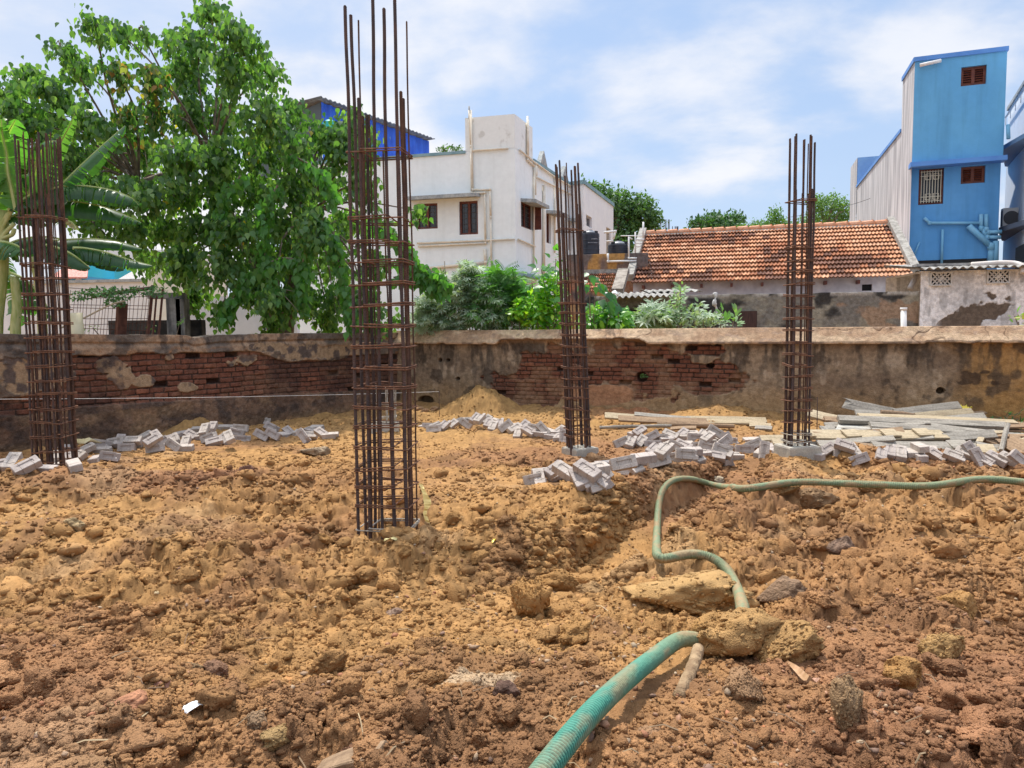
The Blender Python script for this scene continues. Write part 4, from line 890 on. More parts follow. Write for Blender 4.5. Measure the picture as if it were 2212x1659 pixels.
# ------------------------------------------------------------------ planks
wA = M('weathered_plank', (.22, .195, .16), (.40, .36, .30), scale=3, rough=.85, bump=.5, bscale=30, stretch=(1, 12, 12), lo=.3, hi=.7, fine=40, spec=.15)
wB = M('fresh_plank', (.31, .24, .15), (.48, .39, .26), scale=3, rough=.8, bump=.4, bscale=30, stretch=(1, 12, 12), lo=.3, hi=.7, fine=40, spec=.15)
wC = M('brown_plank', (.22, .145, .09), (.38, .26, .16), scale=3, rough=.85, bump=.5, bscale=30, stretch=(1, 12, 12), lo=.3, hi=.7, fine=40, spec=.15)
def R6(x, y_): return 1645.8+.1736*x, 850.3+.1736*y_
def R7(x, y_): return 1882.8+.1488*x, 850.3+.1488*y_
def R5(x, y_): return 1283.7+.1736*x, 877.8+.1736*y_
def plank(a, b, w, t, roll, mat, label, broken=0, name='plank', cat='plank', grp='shuttering planks heaped by the wall', rnd=0):
    a = Vector(a); b = Vector(b); d = b-a; L = d.length; d.normalize()
    side = d.cross(Vector((0, 0, 1))).normalized()
    if side.y > 0: side = -side
    n0 = side.cross(d); n0 = n0 if n0.z > 0 else -n0
    c_, s_ = math.cos(R(roll)), math.sin(R(roll))
    wv = side*c_-n0*s_; nv = n0*c_+side*s_           # roll>0 turns the wide face towards the camera
    rr = random.Random(int(abs(a.x*997+b.z*991+a.y*313)))
    n = max(6, int(L/.12)); V = []; bow = rr.uniform(-.008, .008)
    if rnd:
        mb = MB(); mb.tube([a+d*L*i/n+nv*bow*math.sin(math.pi*i/n) for i in range(n+1)], [rnd*rr.uniform(.85, 1.1) for _ in range(n+1)], 9)
        V, Fc = [Vector(p) for p in mb.V], mb.F
    else:
        for i in range(n+1):
            f = i/n; k = math.sin(math.pi*f)*bow; e = [0, 0, 0, 0, 0, 0, 0, 0]
            if broken and i == 0: e = [rr.uniform(-.05, .16) for _ in range(8)]
            jw = rr.uniform(-.003, .003); c_b = min(.004, t*.2)
            for q, (ww, tt) in enumerate(((-w/2, -t/2+c_b), (-w/2, t/2-c_b), (-w/2+c_b, t/2), (-w/6, t/2), (w/6, t/2), (w/2-c_b, t/2), (w/2, t/2-c_b), (w/2, -t/2+c_b))):
                V.append(a+d*(L*f+e[q])+wv*(ww+jw)+nv*(tt+k))
        m_ = 8; Fc = [(i*m_+j, i*m_+(j+1) % m_, (i+1)*m_+(j+1) % m_, (i+1)*m_+j) for i in range(n) for j in range(m_)]
        Fc += [tuple(range(m_-1, -1, -1)), tuple(n*m_+j for j in range(m_))]
    # local frame along the plank so that the grain follows it
    x, y_, z = d, wv, nv
    Mw = Matrix(((x.x, y_.x, z.x, a.x), (x.y, y_.y, z.y, a.y), (x.z, y_.z, z.z, a.z), (0, 0, 0, 1)))
    Mi = Mw.inverted(); me = bpy.data.meshes.new(name); me.from_pydata([tuple(Mi @ Vector(p)) for p in V], [], Fc); me.materials.append(mat); me.update()
    o = bpy.data.objects.new(name, me); C.objects.link(o); o.matrix_world = Mw
    return tag(o, label, cat, grp)
def pk(p, q, d1, d2, *a, **k): return plank(at(*p, d1), at(*q, d2), *a, **k)
pk(R6(1000, 115), R6(1700, 262), 11.2, 10.9, .17, .03, 62, wA, 'wide bleached board with a splintered end pointing up, top left of the plank heap', broken=1)
pk(R6(1480, 232), R6(1890, 272), 10.7, 10.6, .1, .05, 0, wC, 'short brown log on top of the plank heap', rnd=.036, name='log', cat='log')
pk(R7(330, 285), R7(1270, 170), 10.9, 11.1, .13, .05, 50, wA, 'bleached thick beam rising to the right at the top of the plank heap')
pk(R7(560, 300), R7(1330, 222), 11.0, 11.2, .12, .03, 40, wA, 'plank ending beside the yellow bag')
pk(R7(640, 330), R7(1460, 262), 10.7, 10.9, .11, .04, 45, wB, 'pale brown plank just below the yellow bag')
pk(R7(950, 355), R7(1640, 272), 10.9, 11.1, .1, .03, 10, wC, 'dark plank with a light end reaching past the yellow bag')
pk(R6(1160, 235), R7(900, 345), 10.9, 10.8, .12, .03, 40, wA, 'bleached board just under the short log')
pk(R6(1200, 275), R7(2095, 420), 10.5, 10.3, .14, .04, 12, wB, 'longest straight plank across the top of the heap')
pk(R6(950, 318), R7(1950, 472), 10.4, 10.2, .13, .065, 28, wA, 'long thick bleached beam directly under the longest plank')
pk(R6(970, 368), R6(1340, 378), 10.5, 10.5, .1, .03, 10, wC, 'short dark plank end under the thick beam')
pk(R6(1345, 390), R7(1360, 555), 10.0, 9.9, .12, .045, 30, wA, 'bleached plank slanting down in the middle of the heap')
pk(R7(860, 460), R7(1860, 575), 10.2, 10.0, .09, .03, 25, wA, 'thin grey plank right of the slanting bleached plank')
pk(R6(570, 510), R6(1600, 520), 9.75, 9.75, .30, .03, 14, wB, 'wide yellow board carrying cross cleats at the bottom left of the heap')
for k_, (p, q) in enumerate(((R6(1020, 500), R6(1200, 492)), (R6(1510, 500), R6(1690, 490)), (R7(640, 565), R7(850, 560)), (R6(560, 500), R6(640, 497)))):
    pk(p, q, 9.68, 9.68, .22, .028, 16, wB, 'short pale cleat, %s along the wide yellow boards' % ['second', 'third', 'fourth and last', 'first'][k_], name='cleat', cat='cleat', grp='short cleats on the yellow boards')
pk(R6(1590, 520), R7(1060, 595), 9.7, 9.7, .26, .03, 16, wB, 'second wide yellow board continuing to the right')
pk(R7(1050, 640), R7(1790, 585), 9.65, 9.7, .14, .04, 40, wA, 'bleached plank ending at the leaning pole')
pk(R6(1325, 620), R7(1000, 650), 9.6, 9.65, .17, .03, 28, wB, 'yellowish board with a hairy torn left end under the cleated boards', broken=1)
pk(R6(700, 630), R6(1350, 640), 9.5, 9.5, .18, .03, 20, wA, 'whitish board behind the bricks right of the right cage')
pk(R6(1210, 690), R6(1520, 690), 9.4, 9.4, .14, .03, 15, wA, 'stubby plank behind the bricks, low in the heap')
pk(R7(20, 755), R7(1135, 765), 9.35, 9.4, .16, .035, 28, wA, 'long white dusty board behind the brick row')
pk(R7(1130, 745), R7(1400, 735), 9.4, 9.4, .2, .03, 20, wA, 'grey board with nails behind the brick row')
pk(R7(1380, 735), R7(1520, 725), 9.6, 9.6, .25, .03, 18, wA, 'grey plank end left of the leaning pole foot')
pk(R6(560, 235), R6(970, 330), 11.0, 10.8, .2, .035, 25, wB, 'pale yellow plank with upright nails leaning against the right cage side')
pk(R6(730, 438), R6(915, 446), 10.1, 10.1, .12, .035, 25, wA, 'short grey plank beside the right cage')
pk(R6(750, 320), R6(960, 350), 10.7, 10.6, .08, .03, 10, wC, 'dark batten under the nailed pale plank')
pk(R6(-20, 560), R6(600, 552), 9.7, 9.7, .12, .03, 28, wB, 'thin plank passing behind the right cage foot')
pk(R6(130, 605), R6(320, 630), 9.4, 9.4, .12, .03, 20, wB, 'stub of plank left of the right cage foot')
pk(R7(1975, 450), R7(1880, 830), 9.6, 9.1, .1, .05, 0, wA, 'whitish pole leaning at the right end of the heap', rnd=.032, name='pole', cat='pole')
pk(R7(1960, 700), R7(2330, 890), 9.3, 8.9, .2, .05, 35, wC, 'thick brown board at the far right edge of the heap')
for k_, (p, q, d_, w_, m_, lb) in enumerate(((R7(1530, 670), R7(1625, 680), 9.6, .12, wB, 'small pale offcut under the pole side of the heap'), (R7(1650, 640), R7(1820, 700), 9.7, .2, wC, 'brown board piece left of the leaning pole'), (R7(1520, 725), R7(1850, 790), 9.45, .1, wA, 'grey batten lying under the leaning pole'), (R7(1550, 800), R7(1790, 800), 9.3, .2, wB, 'yellow scrap board behind the hollow faced bricks'), (R7(1940, 580), R7(2230, 605), 10.1, .08, wA, 'thin grey batten right of the leaning pole'), (R7(2000, 625), R7(2160, 670), 9.8, .13, wC, 'brown stub behind the thick brown board'), (R7(2100, 695), R7(2260, 640), 9.7, .04, wB, 'narrow orange lath at the right edge'), (R7(1800, 810), R7(2120, 760), 9.3, .16, wA, 'pinkish grey board at the foot of the leaning pole'), (R7(1560, 530), R7(1860, 560), 10.2, .07, wB, 'thin lath right of the slanting plank'), (R7(1400, 500), R7(1850, 520), 10.3, .12, wC, 'brown plank deep in the heap'), (R7(900, 555), R7(1230, 560), 10.0, .12, wB, 'yellow offcut in the gap of the heap'), (R7(1250, 690), R7(1560, 640), 9.75, .2, wC, 'dark board under the bleached plank'), (R6(1360, 430), R6(1760, 450), 9.95, .3, wA, 'pale sheet offcut left of the cleats'))):
    pk(p, q, d_, d_-.05, w_, .028, 22, m_, lb)
rg = random.Random(77)
XS_ = sorted(rg.uniform(1815, 2215) for _ in range(34))
for k_ in range(34):
    x = XS_[k_]; fr = rg.random(); v = 905+fr*68; d_ = 10.6-fr*1.35; hw_ = rg.uniform(25, 120); sl_ = rg.uniform(-.10, .10)
    pk((x-hw_, v-sl_*hw_), (x+hw_, v+sl_*hw_), d_+rg.uniform(-.1, .2), d_+rg.uniform(-.2, .1), rg.uniform(.05, .14), .028, rg.uniform(5, 40), rg.choice([wA, wA, wB, wC, wC]), 'old plank half buried inside the plank heap, %s from the left' % (ORD[k_] if k_ < 10 else ordn(k_+1)), broken=rg.random() < .3)
mb = MB()
gs = [at(*R6(955, 372), 10.45), at(*R6(905, 462), 9.95), at(*R6(1380, 478), 9.9), at(*R6(1345, 392), 10.4)]
V = [p for p in gs]+[p-Vector((0, .004, .016)) for p in gs]
mb.add(V, [(0, 1, 2, 3), (7, 6, 5, 4), (0, 4, 5, 1), (1, 5, 6, 2), (2, 6, 7, 3), (3, 7, 4, 0)])
tag(mb.build('plywood_sheet', M('grey_ply', (.36, .35, .31), (.47, .44, .38), scale=5, rough=.85, bump=.2, fine=40)), 'grey sheet of plywood lying inside the plank heap', 'sheet')
for k_, (p, q, w_, r_, m_, lb, rn) in enumerate(((R5(130, 115), R5(900, 168), .16, 28, wB, 'yellow board at the left end of the middle plank pile', 0), (R5(300, 150), R5(1400, 190), .14, 30, wC, 'board under the left yellow board of the middle pile', 0), (R5(500, 95), R5(1200, 155), .09, 30, wA, 'upper grey batten of the middle plank pile', 0), (R5(1150, 155), R5(2140, 175), .13, 30, wB, 'upper right pale board of the middle plank pile', 0), (R5(1100, 190), R5(2130, 203), .15, 20, wB, 'lower right board of the middle plank pile', 0), (R5(870, 200), R5(1420, 210), .1, 25, wC, 'short board at the centre of the middle pile', 0), (R5(65, 264), R5(960, 243), .1, 0, wA, 'long thin grey pole in front of the middle plank pile', .026), (R5(780, 225), R5(1740, 248), .1, 0, wC, 'brown log in front of the middle plank pile', .036), (R5(1930, 238), R5(2200, 243), .1, 22, wB, 'short batten right of the middle pile', 0), (R5(2000, 266), R5(2212, 277), .1, 22, wA, 'lower short batten right of the middle pile', 0), (R5(950, 282), R5(1270, 270), .1, 15, wC, 'dark board under the brown log', 0))):
    A_ = on_ground(*p, .05); B_ = on_ground(*q, .05); dd = min(A_.y, B_.y, 12.9) if k_ < 6 else min(A_.y, B_.y, 12.2)
    plank(at(*p, dd), at(*q, dd-.1), w_, .035, r_, m_, lb, rnd=rn, name='pole' if rn else 'plank', cat='pole' if rn else 'plank', grp='planks and poles lying in front of the right wall')
# the plank end at the bottom edge
a = on_ground(690, 1668, .03); b = on_ground(828, 1624, .03)
plank(a, b, .07, .03, 10, wC, 'brown plank end sticking in at the bottom edge', grp='loose wood on the soil')
# yellow things, wrapper, leaf
def crumple(name, c, size, mat, label, cat, seed, n=9, flat=.5, asp=1.0, rot=0.0):
    rr = np.random.default_rng(seed); g = np.linspace(-1, 1, n); X, Y = np.meshgrid(g, g)
    Z = (fbm(X*2+seed, Y*2, 3, seed)-.5)*1.5*flat+rr.uniform(-.12, .12, X.shape)*flat
    X = X+rr.uniform(-.1, .1, X.shape); Y = (Y+rr.uniform(-.1, .1, Y.shape))*asp*(1-.4*np.abs(X)); Z = Z+.3*flat*(1-X**2)
    ca, sa = math.cos(rot), math.sin(rot)
    V = np.stack([c[0]+(X*ca-Y*sa)*size, c[1]+(X*sa+Y*ca)*size, c[2]+Z*size], -1).reshape(-1, 3)
    I = np.arange(n*n).reshape(n, n); Fq = np.stack([I[:-1, :-1].ravel(), I[:-1, 1:].ravel(), I[1:, 1:].ravel(), I[1:, :-1].ravel()], 1)
    o = mesh_np(name, V, Fq, mat); 
    sd_ = o.modifiers.new('t', 'SOLIDIFY'); sd_.thickness = .0015
    return tag(o, label, cat)
ym = M('yellow_plastic', (.75, .55, .05), (.85, .68, .12), scale=8, rough=.4, spec=.5)
wm = M('white_plastic', (.75, .75, .74), (.85, .85, .85), scale=8, rough=.45, spec=.5)
ylm = M('pale_yellow_ribbon', (.72, .52, .16), (.8, .62, .25), scale=8, rough=.45, spec=.5)
g_ = on_ground(420, 1525, .03, True); crumple('wrapper', g_, .035, wm, 'crumpled white plastic wrapper in the lower left soil', 'wrapper', 3, asp=.6, rot=1.0)
g_ = on_ground(1067, 1168, .04, True); crumple('plastic_scrap', g_, .035, ym, 'small yellow and white scrap on the soil right of the main cage', 'scrap', 5, asp=.3, rot=1.3)
g_ = on_ground(844, 1165, .04, True); crumple('plastic_scrap', g_, .045, M('yellow_scrap', (.62, .5, .2), (.7, .6, .3), scale=9, rough=.4), 'pale yellow scrap at the foot of the main cage', 'scrap', 6, asp=.7)
for nm, uv, dd, ss_, lb, sd2 in (('plastic_bag', R7(1350, 215), 11.15, .085, 'crumpled yellow plastic bag on the plank heap', 4), ('plastic_bag', R7(1400, 345), 11.05, .09, 'yellow plastic bag caught between the planks', 8)):
    crumple(nm, at(*uv, dd), ss_, ym, lb, 'bag', sd2, flat=1.1)
g_ = on_ground(150, 970, .07); g_ = at(157, 940, 10.1)
crumple('sack_scrap', (g_.x+.2, g_.y, gz(g_.x, g_.y)+.09), .2, M('jute', (.62, .50, .25), (.7, .6, .36), scale=9, rough=.8), 'yellowish sack scrap behind the left bricks', 'sack', 15, flat=.4, asp=.4)
rp_ = [at(908, 1045, 5.75), at(917, 1066, 5.7), at(924, 1090, 5.66), at(918, 1108, 5.64), at(924, 1130, 5.62), at(931, 1152, 5.58)]
cs = catmull(rp_, 5); V = []
for i, p in enumerate(cs):
    w_ = .012+.016*math.exp(-((i-9)/3)**2)+.003*random.random(); V += [p+Vector((-w_, .004*math.sin(i), 0)), p+Vector((w_, -.006*math.cos(i*2), .004))]
mb = MB(); mb.add(V, [(2*i, 2*i+1, 2*i+3, 2*i+2) for i in range(len(cs)-1)])
o = mb.build('plastic_ribbon', ylm); tag(o, 'torn yellow plastic ribbon hanging beside the main cage', 'ribbon'); sd_ = o.modifiers.new('t', 'SOLIDIFY'); sd_.thickness = .002
rp_ = [on_ground(1700, 1432, .03), on_ground(1722, 1450, .04), on_ground(1742, 1470, .035), on_ground(1762, 1480, .02)]
cs = catmull(rp_, 4); V = []
for i, p in enumerate(cs):
    w_ = .002+.014*math.sin(math.pi*(i+.5)/len(cs)); V += [p+Vector((-w_, -w_, .006)), p, p+Vector((w_, w_, .008))]
mb = MB(); mb.add(V, [(3*i+j, 3*i+j+1, 3*i+j+4, 3*i+j+3) for i in range(len(cs)-1) for j in (0, 1)])
o = mb.build('dry_leaf', M('dry_leaf', (.34, .2, .1), (.45, .28, .16), scale=20, rough=.7)); tag(o, 'long curled brown dry leaf on the right soil', 'leaf'); sd_ = o.modifiers.new('t', 'SOLIDIFY'); sd_.thickness = .001
# ------------------------------------------------------------------ buildings
def face(mb, A, B, z0, z1, openings, depth=.14):
    """upright face from A to B (seen from the right hand side of A->B), with real openings (s0,s1,z0,z1) and reveals"""
    A = Vector((A[0], A[1], 0)); B = Vector((B[0], B[1], 0)); L = (B-A).length; d = (B-A)/L; n = Vector((d.y, -d.x, 0))
    ss_ = sorted({0, L, *[min(max(q, 0), L) for o in openings for q in o[:2]]}); zs = sorted({z0, z1, *[q for o in openings for q in o[2:4]]})
    P = lambda s, z, o=0: A+d*s-n*o+Vector((0, 0, z))
    for i in range(len(ss_)-1):
        for j in range(len(zs)-1):
            cs, cz = (ss_[i]+ss_[i+1])/2, (zs[j]+zs[j+1])/2
            if any(o[0] < cs < o[1] and o[2] < cz < o[3] for o in openings): continue
            mb.quad(P(ss_[i], zs[j]), P(ss_[i+1], zs[j]), P(ss_[i+1], zs[j+1]), P(ss_[i], zs[j+1]))
    for o in openings:
        a, b, c, e = o[:4]
        mb.quad(P(a, c), P(b, c), P(b, c, depth), P(a, c, depth)); mb.quad(P(a, e), P(a, e, depth), P(b, e, depth), P(b, e))
        mb.quad(P(a, c), P(a, c, depth), P(a, e, depth), P(a, e)); mb.quad(P(b, c), P(b, e), P(b, e, depth), P(b, c, depth))
    return P, d, n
def opn(A, B, u0, v0, u1, v1):
    """pixel rectangle -> opening on the face through A, B"""
    um, vm = (u0+u1)/2, (v0+v1)/2
    s0, _ = on_face(A, B, u0, vm); s1, _ = on_face(A, B, u1, vm); _, zt_ = on_face(A, B, um, v0); _, zb = on_face(A, B, um, v1)
    return (min(s0, s1), max(s0, s1), min(zb, zt_), max(zb, zt_))
winwood = M('window_wood', (.10, .03, .022), (.16, .05, .03), scale=8, rough=.5)
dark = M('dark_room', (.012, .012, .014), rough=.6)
mtg, tg, bgl = newmat('window_glass'); bgl.inputs['Base Color'].default_value = (.03, .035, .04, 1); bgl.inputs['Roughness'].default_value = .12; bgl.inputs['Specular IOR Level'].default_value = .6
def window(A, B, o, parent, depth=.12, mull=1, fm=winwood, bars=None, louv=False, name='window'):
    A = Vector((A[0], A[1], 0)); B = Vector((B[0], B[1], 0)); d = (B-A).normalized(); n = Vector((d.y, -d.x, 0)); a, b, c, e = o[:4]; t = .07
    P = lambda s, z, q: A+d*s-n*q+Vector((0, 0, z)); up = Vector((0, 0, 1))
    mb = MB()
    mb.box(P((a+b)/2, e-t/2, depth), b-a, .06, t, d, n, up); mb.box(P((a+b)/2, c+t/2, depth), b-a, .06, t, d, n, up)
    mb.box(P(a+t/2, (c+e)/2, depth), t, .06, e-c-2*t, d, n, up); mb.box(P(b-t/2, (c+e)/2, depth), t, .06, e-c-2*t, d, n, up)
    for k in range(mull):
        s = a+(b-a)*(k+1)/(mull+1); mb.box(P(s, (c+e)/2, depth), t*1.2, .05, e-c-2*t, d, n, up)
    w = mb.build(name, fm, parent)
    if louv:
        mb = MB(); nl = 6
        for k in range(nl):
            z = c+t+(e-c-2*t)*(k+.5)/nl; mb.box(P((a+b)/2, z, depth+.01), b-a-2*t, .012, (e-c-2*t)/nl*1.05, d, (n+up*.9).normalized(), (up-n*.9).normalized())
        mb.build('louvre', fm, w)
    else:
        mb = MB(); mb.quad(P(a, c, depth+.03), P(b, c, depth+.03), P(b, e, depth+.03), P(a, e, depth+.03)); mb.build('pane', mtg, w)
        if not bars:
            mb = MB(); nb = 5
            for k in range(1, 6): mb.tube([P(a+t, c+(e-c)*k/6, depth+.02), P(b-t, c+(e-c)*k/6, depth+.02)], .008, 4)
            for k in range(1, 5): mb.tube([P(a+(b-a)*k/5, c+t, depth+.02), P(a+(b-a)*k/5, e-t, depth+.02)], .008, 4)
            mb.build('grille', M('grille', (.10, .09, .09), rough=.6), w)
    return w
def prism(poly, z0, z1, cap=True):
    mb = MB(); n = len(poly); V = [(p[0], p[1], z0) for p in poly]+[(p[0], p[1], z1) for p in poly]
    Fc = [(i, (i+1) % n, n+(i+1) % n, n+i) for i in range(n)]
    if cap: Fc += [tuple(range(n, 2*n)), tuple(range(n-1, -1, -1))]
    mb.add(V, Fc); return mb
def V2(p): return Vector((p[0], p[1], 0))
def slab(A, B, s0, s1, z, t, out, mat, parent, name='sunshade', inn=0.0, slope=0.0, lab=None):
    A, B = V2(A), V2(B); d = (B-A).normalized(); n = Vector((d.y, -d.x, 0)); mb = MB()
    P = lambda s, zz_, o: A+d*s+n*o+Vector((0, 0, zz_))
    V = [P(s0, z-t/2, -inn), P(s1, z-t/2, -inn), P(s1, z-t/2-slope, out), P(s0, z-t/2-slope, out), P(s0, z+t/2, -inn), P(s1, z+t/2, -inn), P(s1, z+t/2-slope, out), P(s0, z+t/2-slope, out)]
    mb.add(V, [(0, 3, 2, 1), (4, 5, 6, 7), (0, 1, 5, 4), (1, 2, 6, 5), (2, 3, 7, 6), (3, 0, 4, 7)])
    o = mb.build(name, mat, parent)
    if lab: o['label'] = lab
    return o
def wallpipe(A, B, uvs, r, mat, parent, out=.06, name='pipe', lab=None):
    A_, B_ = V2(A), V2(B); d = (B_-A_).normalized(); n = Vector((d.y, -d.x, 0)); P = []
    for u, v in uvs:
        s, z = on_face(A, B, u, v); P.append(A_+d*s+n*out+Vector((0, 0, z)))
    mb = MB()
    for a, b in zip(P, P[1:]): mb.tube([a, b], r, 8)
    for p in P[1:-1]: mb.tube([p-Vector((0, 0, r*1.15)), p+Vector((0, 0, r*1.15))], r*1.2, 8)
    o = mb.build(name, mat, parent, True)
    if lab: o['label'] = lab
    return o
cream = M('cream_paint', (.80, .85, .84), (.85, .89, .88), scale=1.2, rough=.8, bump=.15, bscale=20, fine=6, lo=.3, hi=.7, streak=.05)
lilac = M('pale_paint', (.76, .76, .76), (.80, .80, .79), scale=1.2, rough=.8, bump=.15, bscale=20, fine=6)
creampipe = M('cream_pipe', (.68, .60, .47), (.76, .70, .58), scale=5, rough=.5)
teal = M('teal_trim', (.17, .29, .33), (.24, .37, .40), scale=3, rough=.7)
greyshade = M('grey_concrete', (.30, .32, .32), (.42, .43, .41), scale=5, rough=.9, fine=20)
def r2(x, y_): return 713.2+x*.3472, 164.6+y_*.3472
c0w = at(1112, 319, 26.0); ZP = c0w.z
Cw = (c0w.x, c0w.y)
lw = at(899, 333.7, 26.0*388/374.5); dL = (V2((lw.x, lw.y))-V2(Cw)).normalized()
Lw = tuple(V2(Cw)+dL*9.0)[:2]
rw = at(1234, 394, 32.6); dR = (V2((rw.x, rw.y))-V2(Cw)).normalized(); Rw = tuple(V2(Cw)+dR*8.2)[:2]
root = empty('white_house', (Cw[0], Cw[1], 0), 'two storey white house with teal edged parapet and brown windows', 'house')
oL = [opn(Lw, Cw, *r2(802, 776), *r2(919, 985)), opn(Lw, Cw, *r2(535, 791), *r2(668, 950))]
oR = [opn(Cw, Rw, *r2(1188, 785), *r2(1262, 948)), opn(Cw, Rw, *r2(1345, 852), *r2(1374, 1040)), opn(Cw, Rw, *r2(1480, 895), *r2(1505, 1085)), opn(Cw, Rw, *r2(1196, 1262), *r2(1222, 1312))]
mb = MB(); face(mb, Lw, Cw, -.3, ZP, oL); face(mb, Cw, Rw, -.3, ZP, oR)
bk = V2(Lw)+(V2(Rw)-V2(Cw)); Bk = (bk.x, bk.y)
for a_, b_ in ((Rw, Bk), (Bk, Lw)): mb.quad((*a_, -.3), (*b_, -.3), (*b_, ZP), (*a_, ZP))
mb.quad((*Lw, ZP-.9), (*Cw, ZP-.9), (*Rw, ZP-.9), (*Bk, ZP-.9))
mb.build('wall', cream, root)
for o_ in oL: window(Lw, Cw, o_, root)
for o_ in oR: window(Cw, Rw, o_, root)
# openable shutter leaf of the corner window
o_ = oR[0]; A_ = V2(Cw); n_ = Vector((dR.y, -dR.x, 0)); mb = MB(); mb.box(A_+dR*(o_[1]-.02)+n_*.16+Vector((0, 0, (o_[2]+o_[3])/2)), .05, .32, o_[3]-o_[2]-.05, dR, n_, (0, 0, 1)); mb.build('shutter', winwood, root)
# parapet edging and roof tank room
ta = V2(Cw)+dL*on_face(Cw, Lw, 1005, 290)[0]
zT = at(1110.7, 246, 26.0).z
sT = (V2(Cw)+dR*1.9)
pol = [tuple(ta)[:2], Cw, tuple(sT)[:2], tuple(ta+dR*1.9)[:2]]
in_ = .0
mb = prism(pol, ZP-.02, zT); mb.build('tank_room', M('stained_cream', (.62, .62, .58), (.80, .82, .79), scale=2.5, rough=.85, fine=8, lo=.32, hi=.42), root)
slab(Lw, tuple(ta)[:2], 0, (ta-V2(Lw)).length, ZP-.03, .10, .05, teal, root, 'parapet_trim', .12)
slab(Cw, Rw, 1.9, 8.2, ZP-.03, .10, .05, teal, root, 'parapet_trim', .12)
for s_ in (3.1, 6.0):
    p = V2(Cw)+dR*s_; mb = MB(); mb.add([p+n_*.05-dR*.45+Vector((0, 0, ZP)), p+n_*.05+dR*.45+Vector((0, 0, ZP)), p+n_*.05+Vector((0, 0, ZP+.55)), p-n_*.12-dR*.45+Vector((0, 0, ZP)), p-n_*.12+dR*.45+Vector((0, 0, ZP)), p-n_*.12+Vector((0, 0, ZP+.55))], [(0, 1, 2), (5, 4, 3), (0, 2, 5, 3), (1, 4, 5, 2), (0, 3, 4, 1)])
    mb.build('gablet', greyshade, root)
def shade(A, B, x0, x1, y_, t=.12, out=.55, lab=None):
    s0, z = on_face(A, B, *r2(x0, y_)); s1, _ = on_face(A, B, *r2(x1, y_)); return slab(A, B, min(s0, s1), max(s0, s1), z, t, out, greyshade, root, slope=.06, lab=lab)
shade(Lw, Cw, 500, 935, 765); shade(Cw, Rw, 1185, 1275, 770); shade(Cw, Rw, 1345, 1400, 842); shade(Cw, Rw, 1475, 1520, 890)
o1 = on_face(Lw, Cw, *r2(960, 1238)); slab(Lw, Cw, o1[0], (V2(Cw)-V2(Lw)).length+.4, o1[1], .12, .4, teal, root, slope=.03); slab(Cw, Rw, -.0, 2.3, o1[1], .12, .4, teal, root, slope=.03)
for pts in ([(868, 215), (880, 440), (884, 728), (965, 728), (970, 1040), (550, 1060)], [(879, 215), (890, 708), (998, 708), (1002, 880), (1008, 1210)], [(545, 1040), (1150, 1015)], [(965, 1075), (972, 1160), (620, 1195)], [(890, 466), (1110, 452)]):
    wallpipe(Lw, Cw, [r2(*p) for p in pts], .035 if pts[0][0] != 965 else .055, creampipe, root)
wallpipe(Lw, Cw, [r2(868, 190), r2(868, 270)], .03, M('grey_pipe', (.3, .3, .3), rough=.5), root)
for pts in ([(1218, 250), (1218, 520), (1260, 560), (1256, 1215)], [(1170, 460), (1240, 520), (1390, 630), (1500, 690)], [(1160, 1015), (1265, 1060)], [(1275, 560), (1275, 630), (1520, 750)], [(1322, 680), (1318, 1240)], [(1390, 640), (1388, 1100)], [(1222, 275), (1222, 500), (1268, 545), (1268, 740)]):
    wallpipe(Cw, Rw, [r2(*p) for p in pts], .035 if pts[0][0] != 1322 else .06, creampipe, root)
pw = M('white_metal', (.7, .7, .7), rough=.5)
p0 = V2(Cw)+dR*2.3-n_*.5; mb = MB()
for q in (0, .5): mb.tube([p0+dR*q+Vector((0, 0, ZP-.6)), p0+dR*q+Vector((0, 0, zT+.0)), p0+dR*q-n_*.4+Vector((0, 0, zT+.05))], .025, 6)
for k in range(5): mb.tube([p0+Vector((0, 0, ZP+.1+.3*k)), p0+dR*.5+Vector((0, 0, ZP+.1+.3*k))], .015, 5)
mb.build('ladder', pw, root)
# the right wing of the white house
wa = at(1234, 394, 32.4); wb = at(1260, 392, 31.9); wc = at(1325, 441, 38.0)
Wa, Wb, Wc = (wa.x-.2, wa.y), (wb.x, wb.y), (wc.x, wc.y); ZW = wb.z
ow = [opn(Wb, Wc, *r2(1592, 870), *r2(1628, 938)), opn(Wb, Wc, *r2(1718, 945), *r2(1745, 1110))]
root = empty('white_house', (Wb[0], Wb[1], 0), 'white wing with a grey edged parapet behind the black water tanks', 'house')
mb = MB(); face(mb, Wa, Wb, -.3, ZW, []); face(mb, Wb, Wc, -.3, ZW, ow, .3)
dq = (V2(Wb)-V2(Wc)).normalized(); nq = Vector((dq.y, -dq.x, 0)); e1 = V2(Wc)+Vector((-4, 2.0, 0)); e2 = V2(Wa)+Vector((-3.0, 2.5, 0))
for a_, b_ in ((Wc, tuple(e1)[:2]), (tuple(e1)[:2], tuple(e2)[:2]), (tuple(e2)[:2], Wa)): mb.quad((*a_, -.3), (*b_, -.3), (*b_, ZW), (*a_, ZW))
mb.quad((*Wa, ZW-.3), (*Wb, ZW-.3), (*Wc, ZW-.3), tuple(e1+Vector((0, 0, ZW-.3))), tuple(e2+Vector((0, 0, ZW-.3))))
mb.build('wall', lilac, root); window(Wb, Wc, ow[0], root, fm=M('grey_frame', (.35, .35, .37), rough=.5)); 
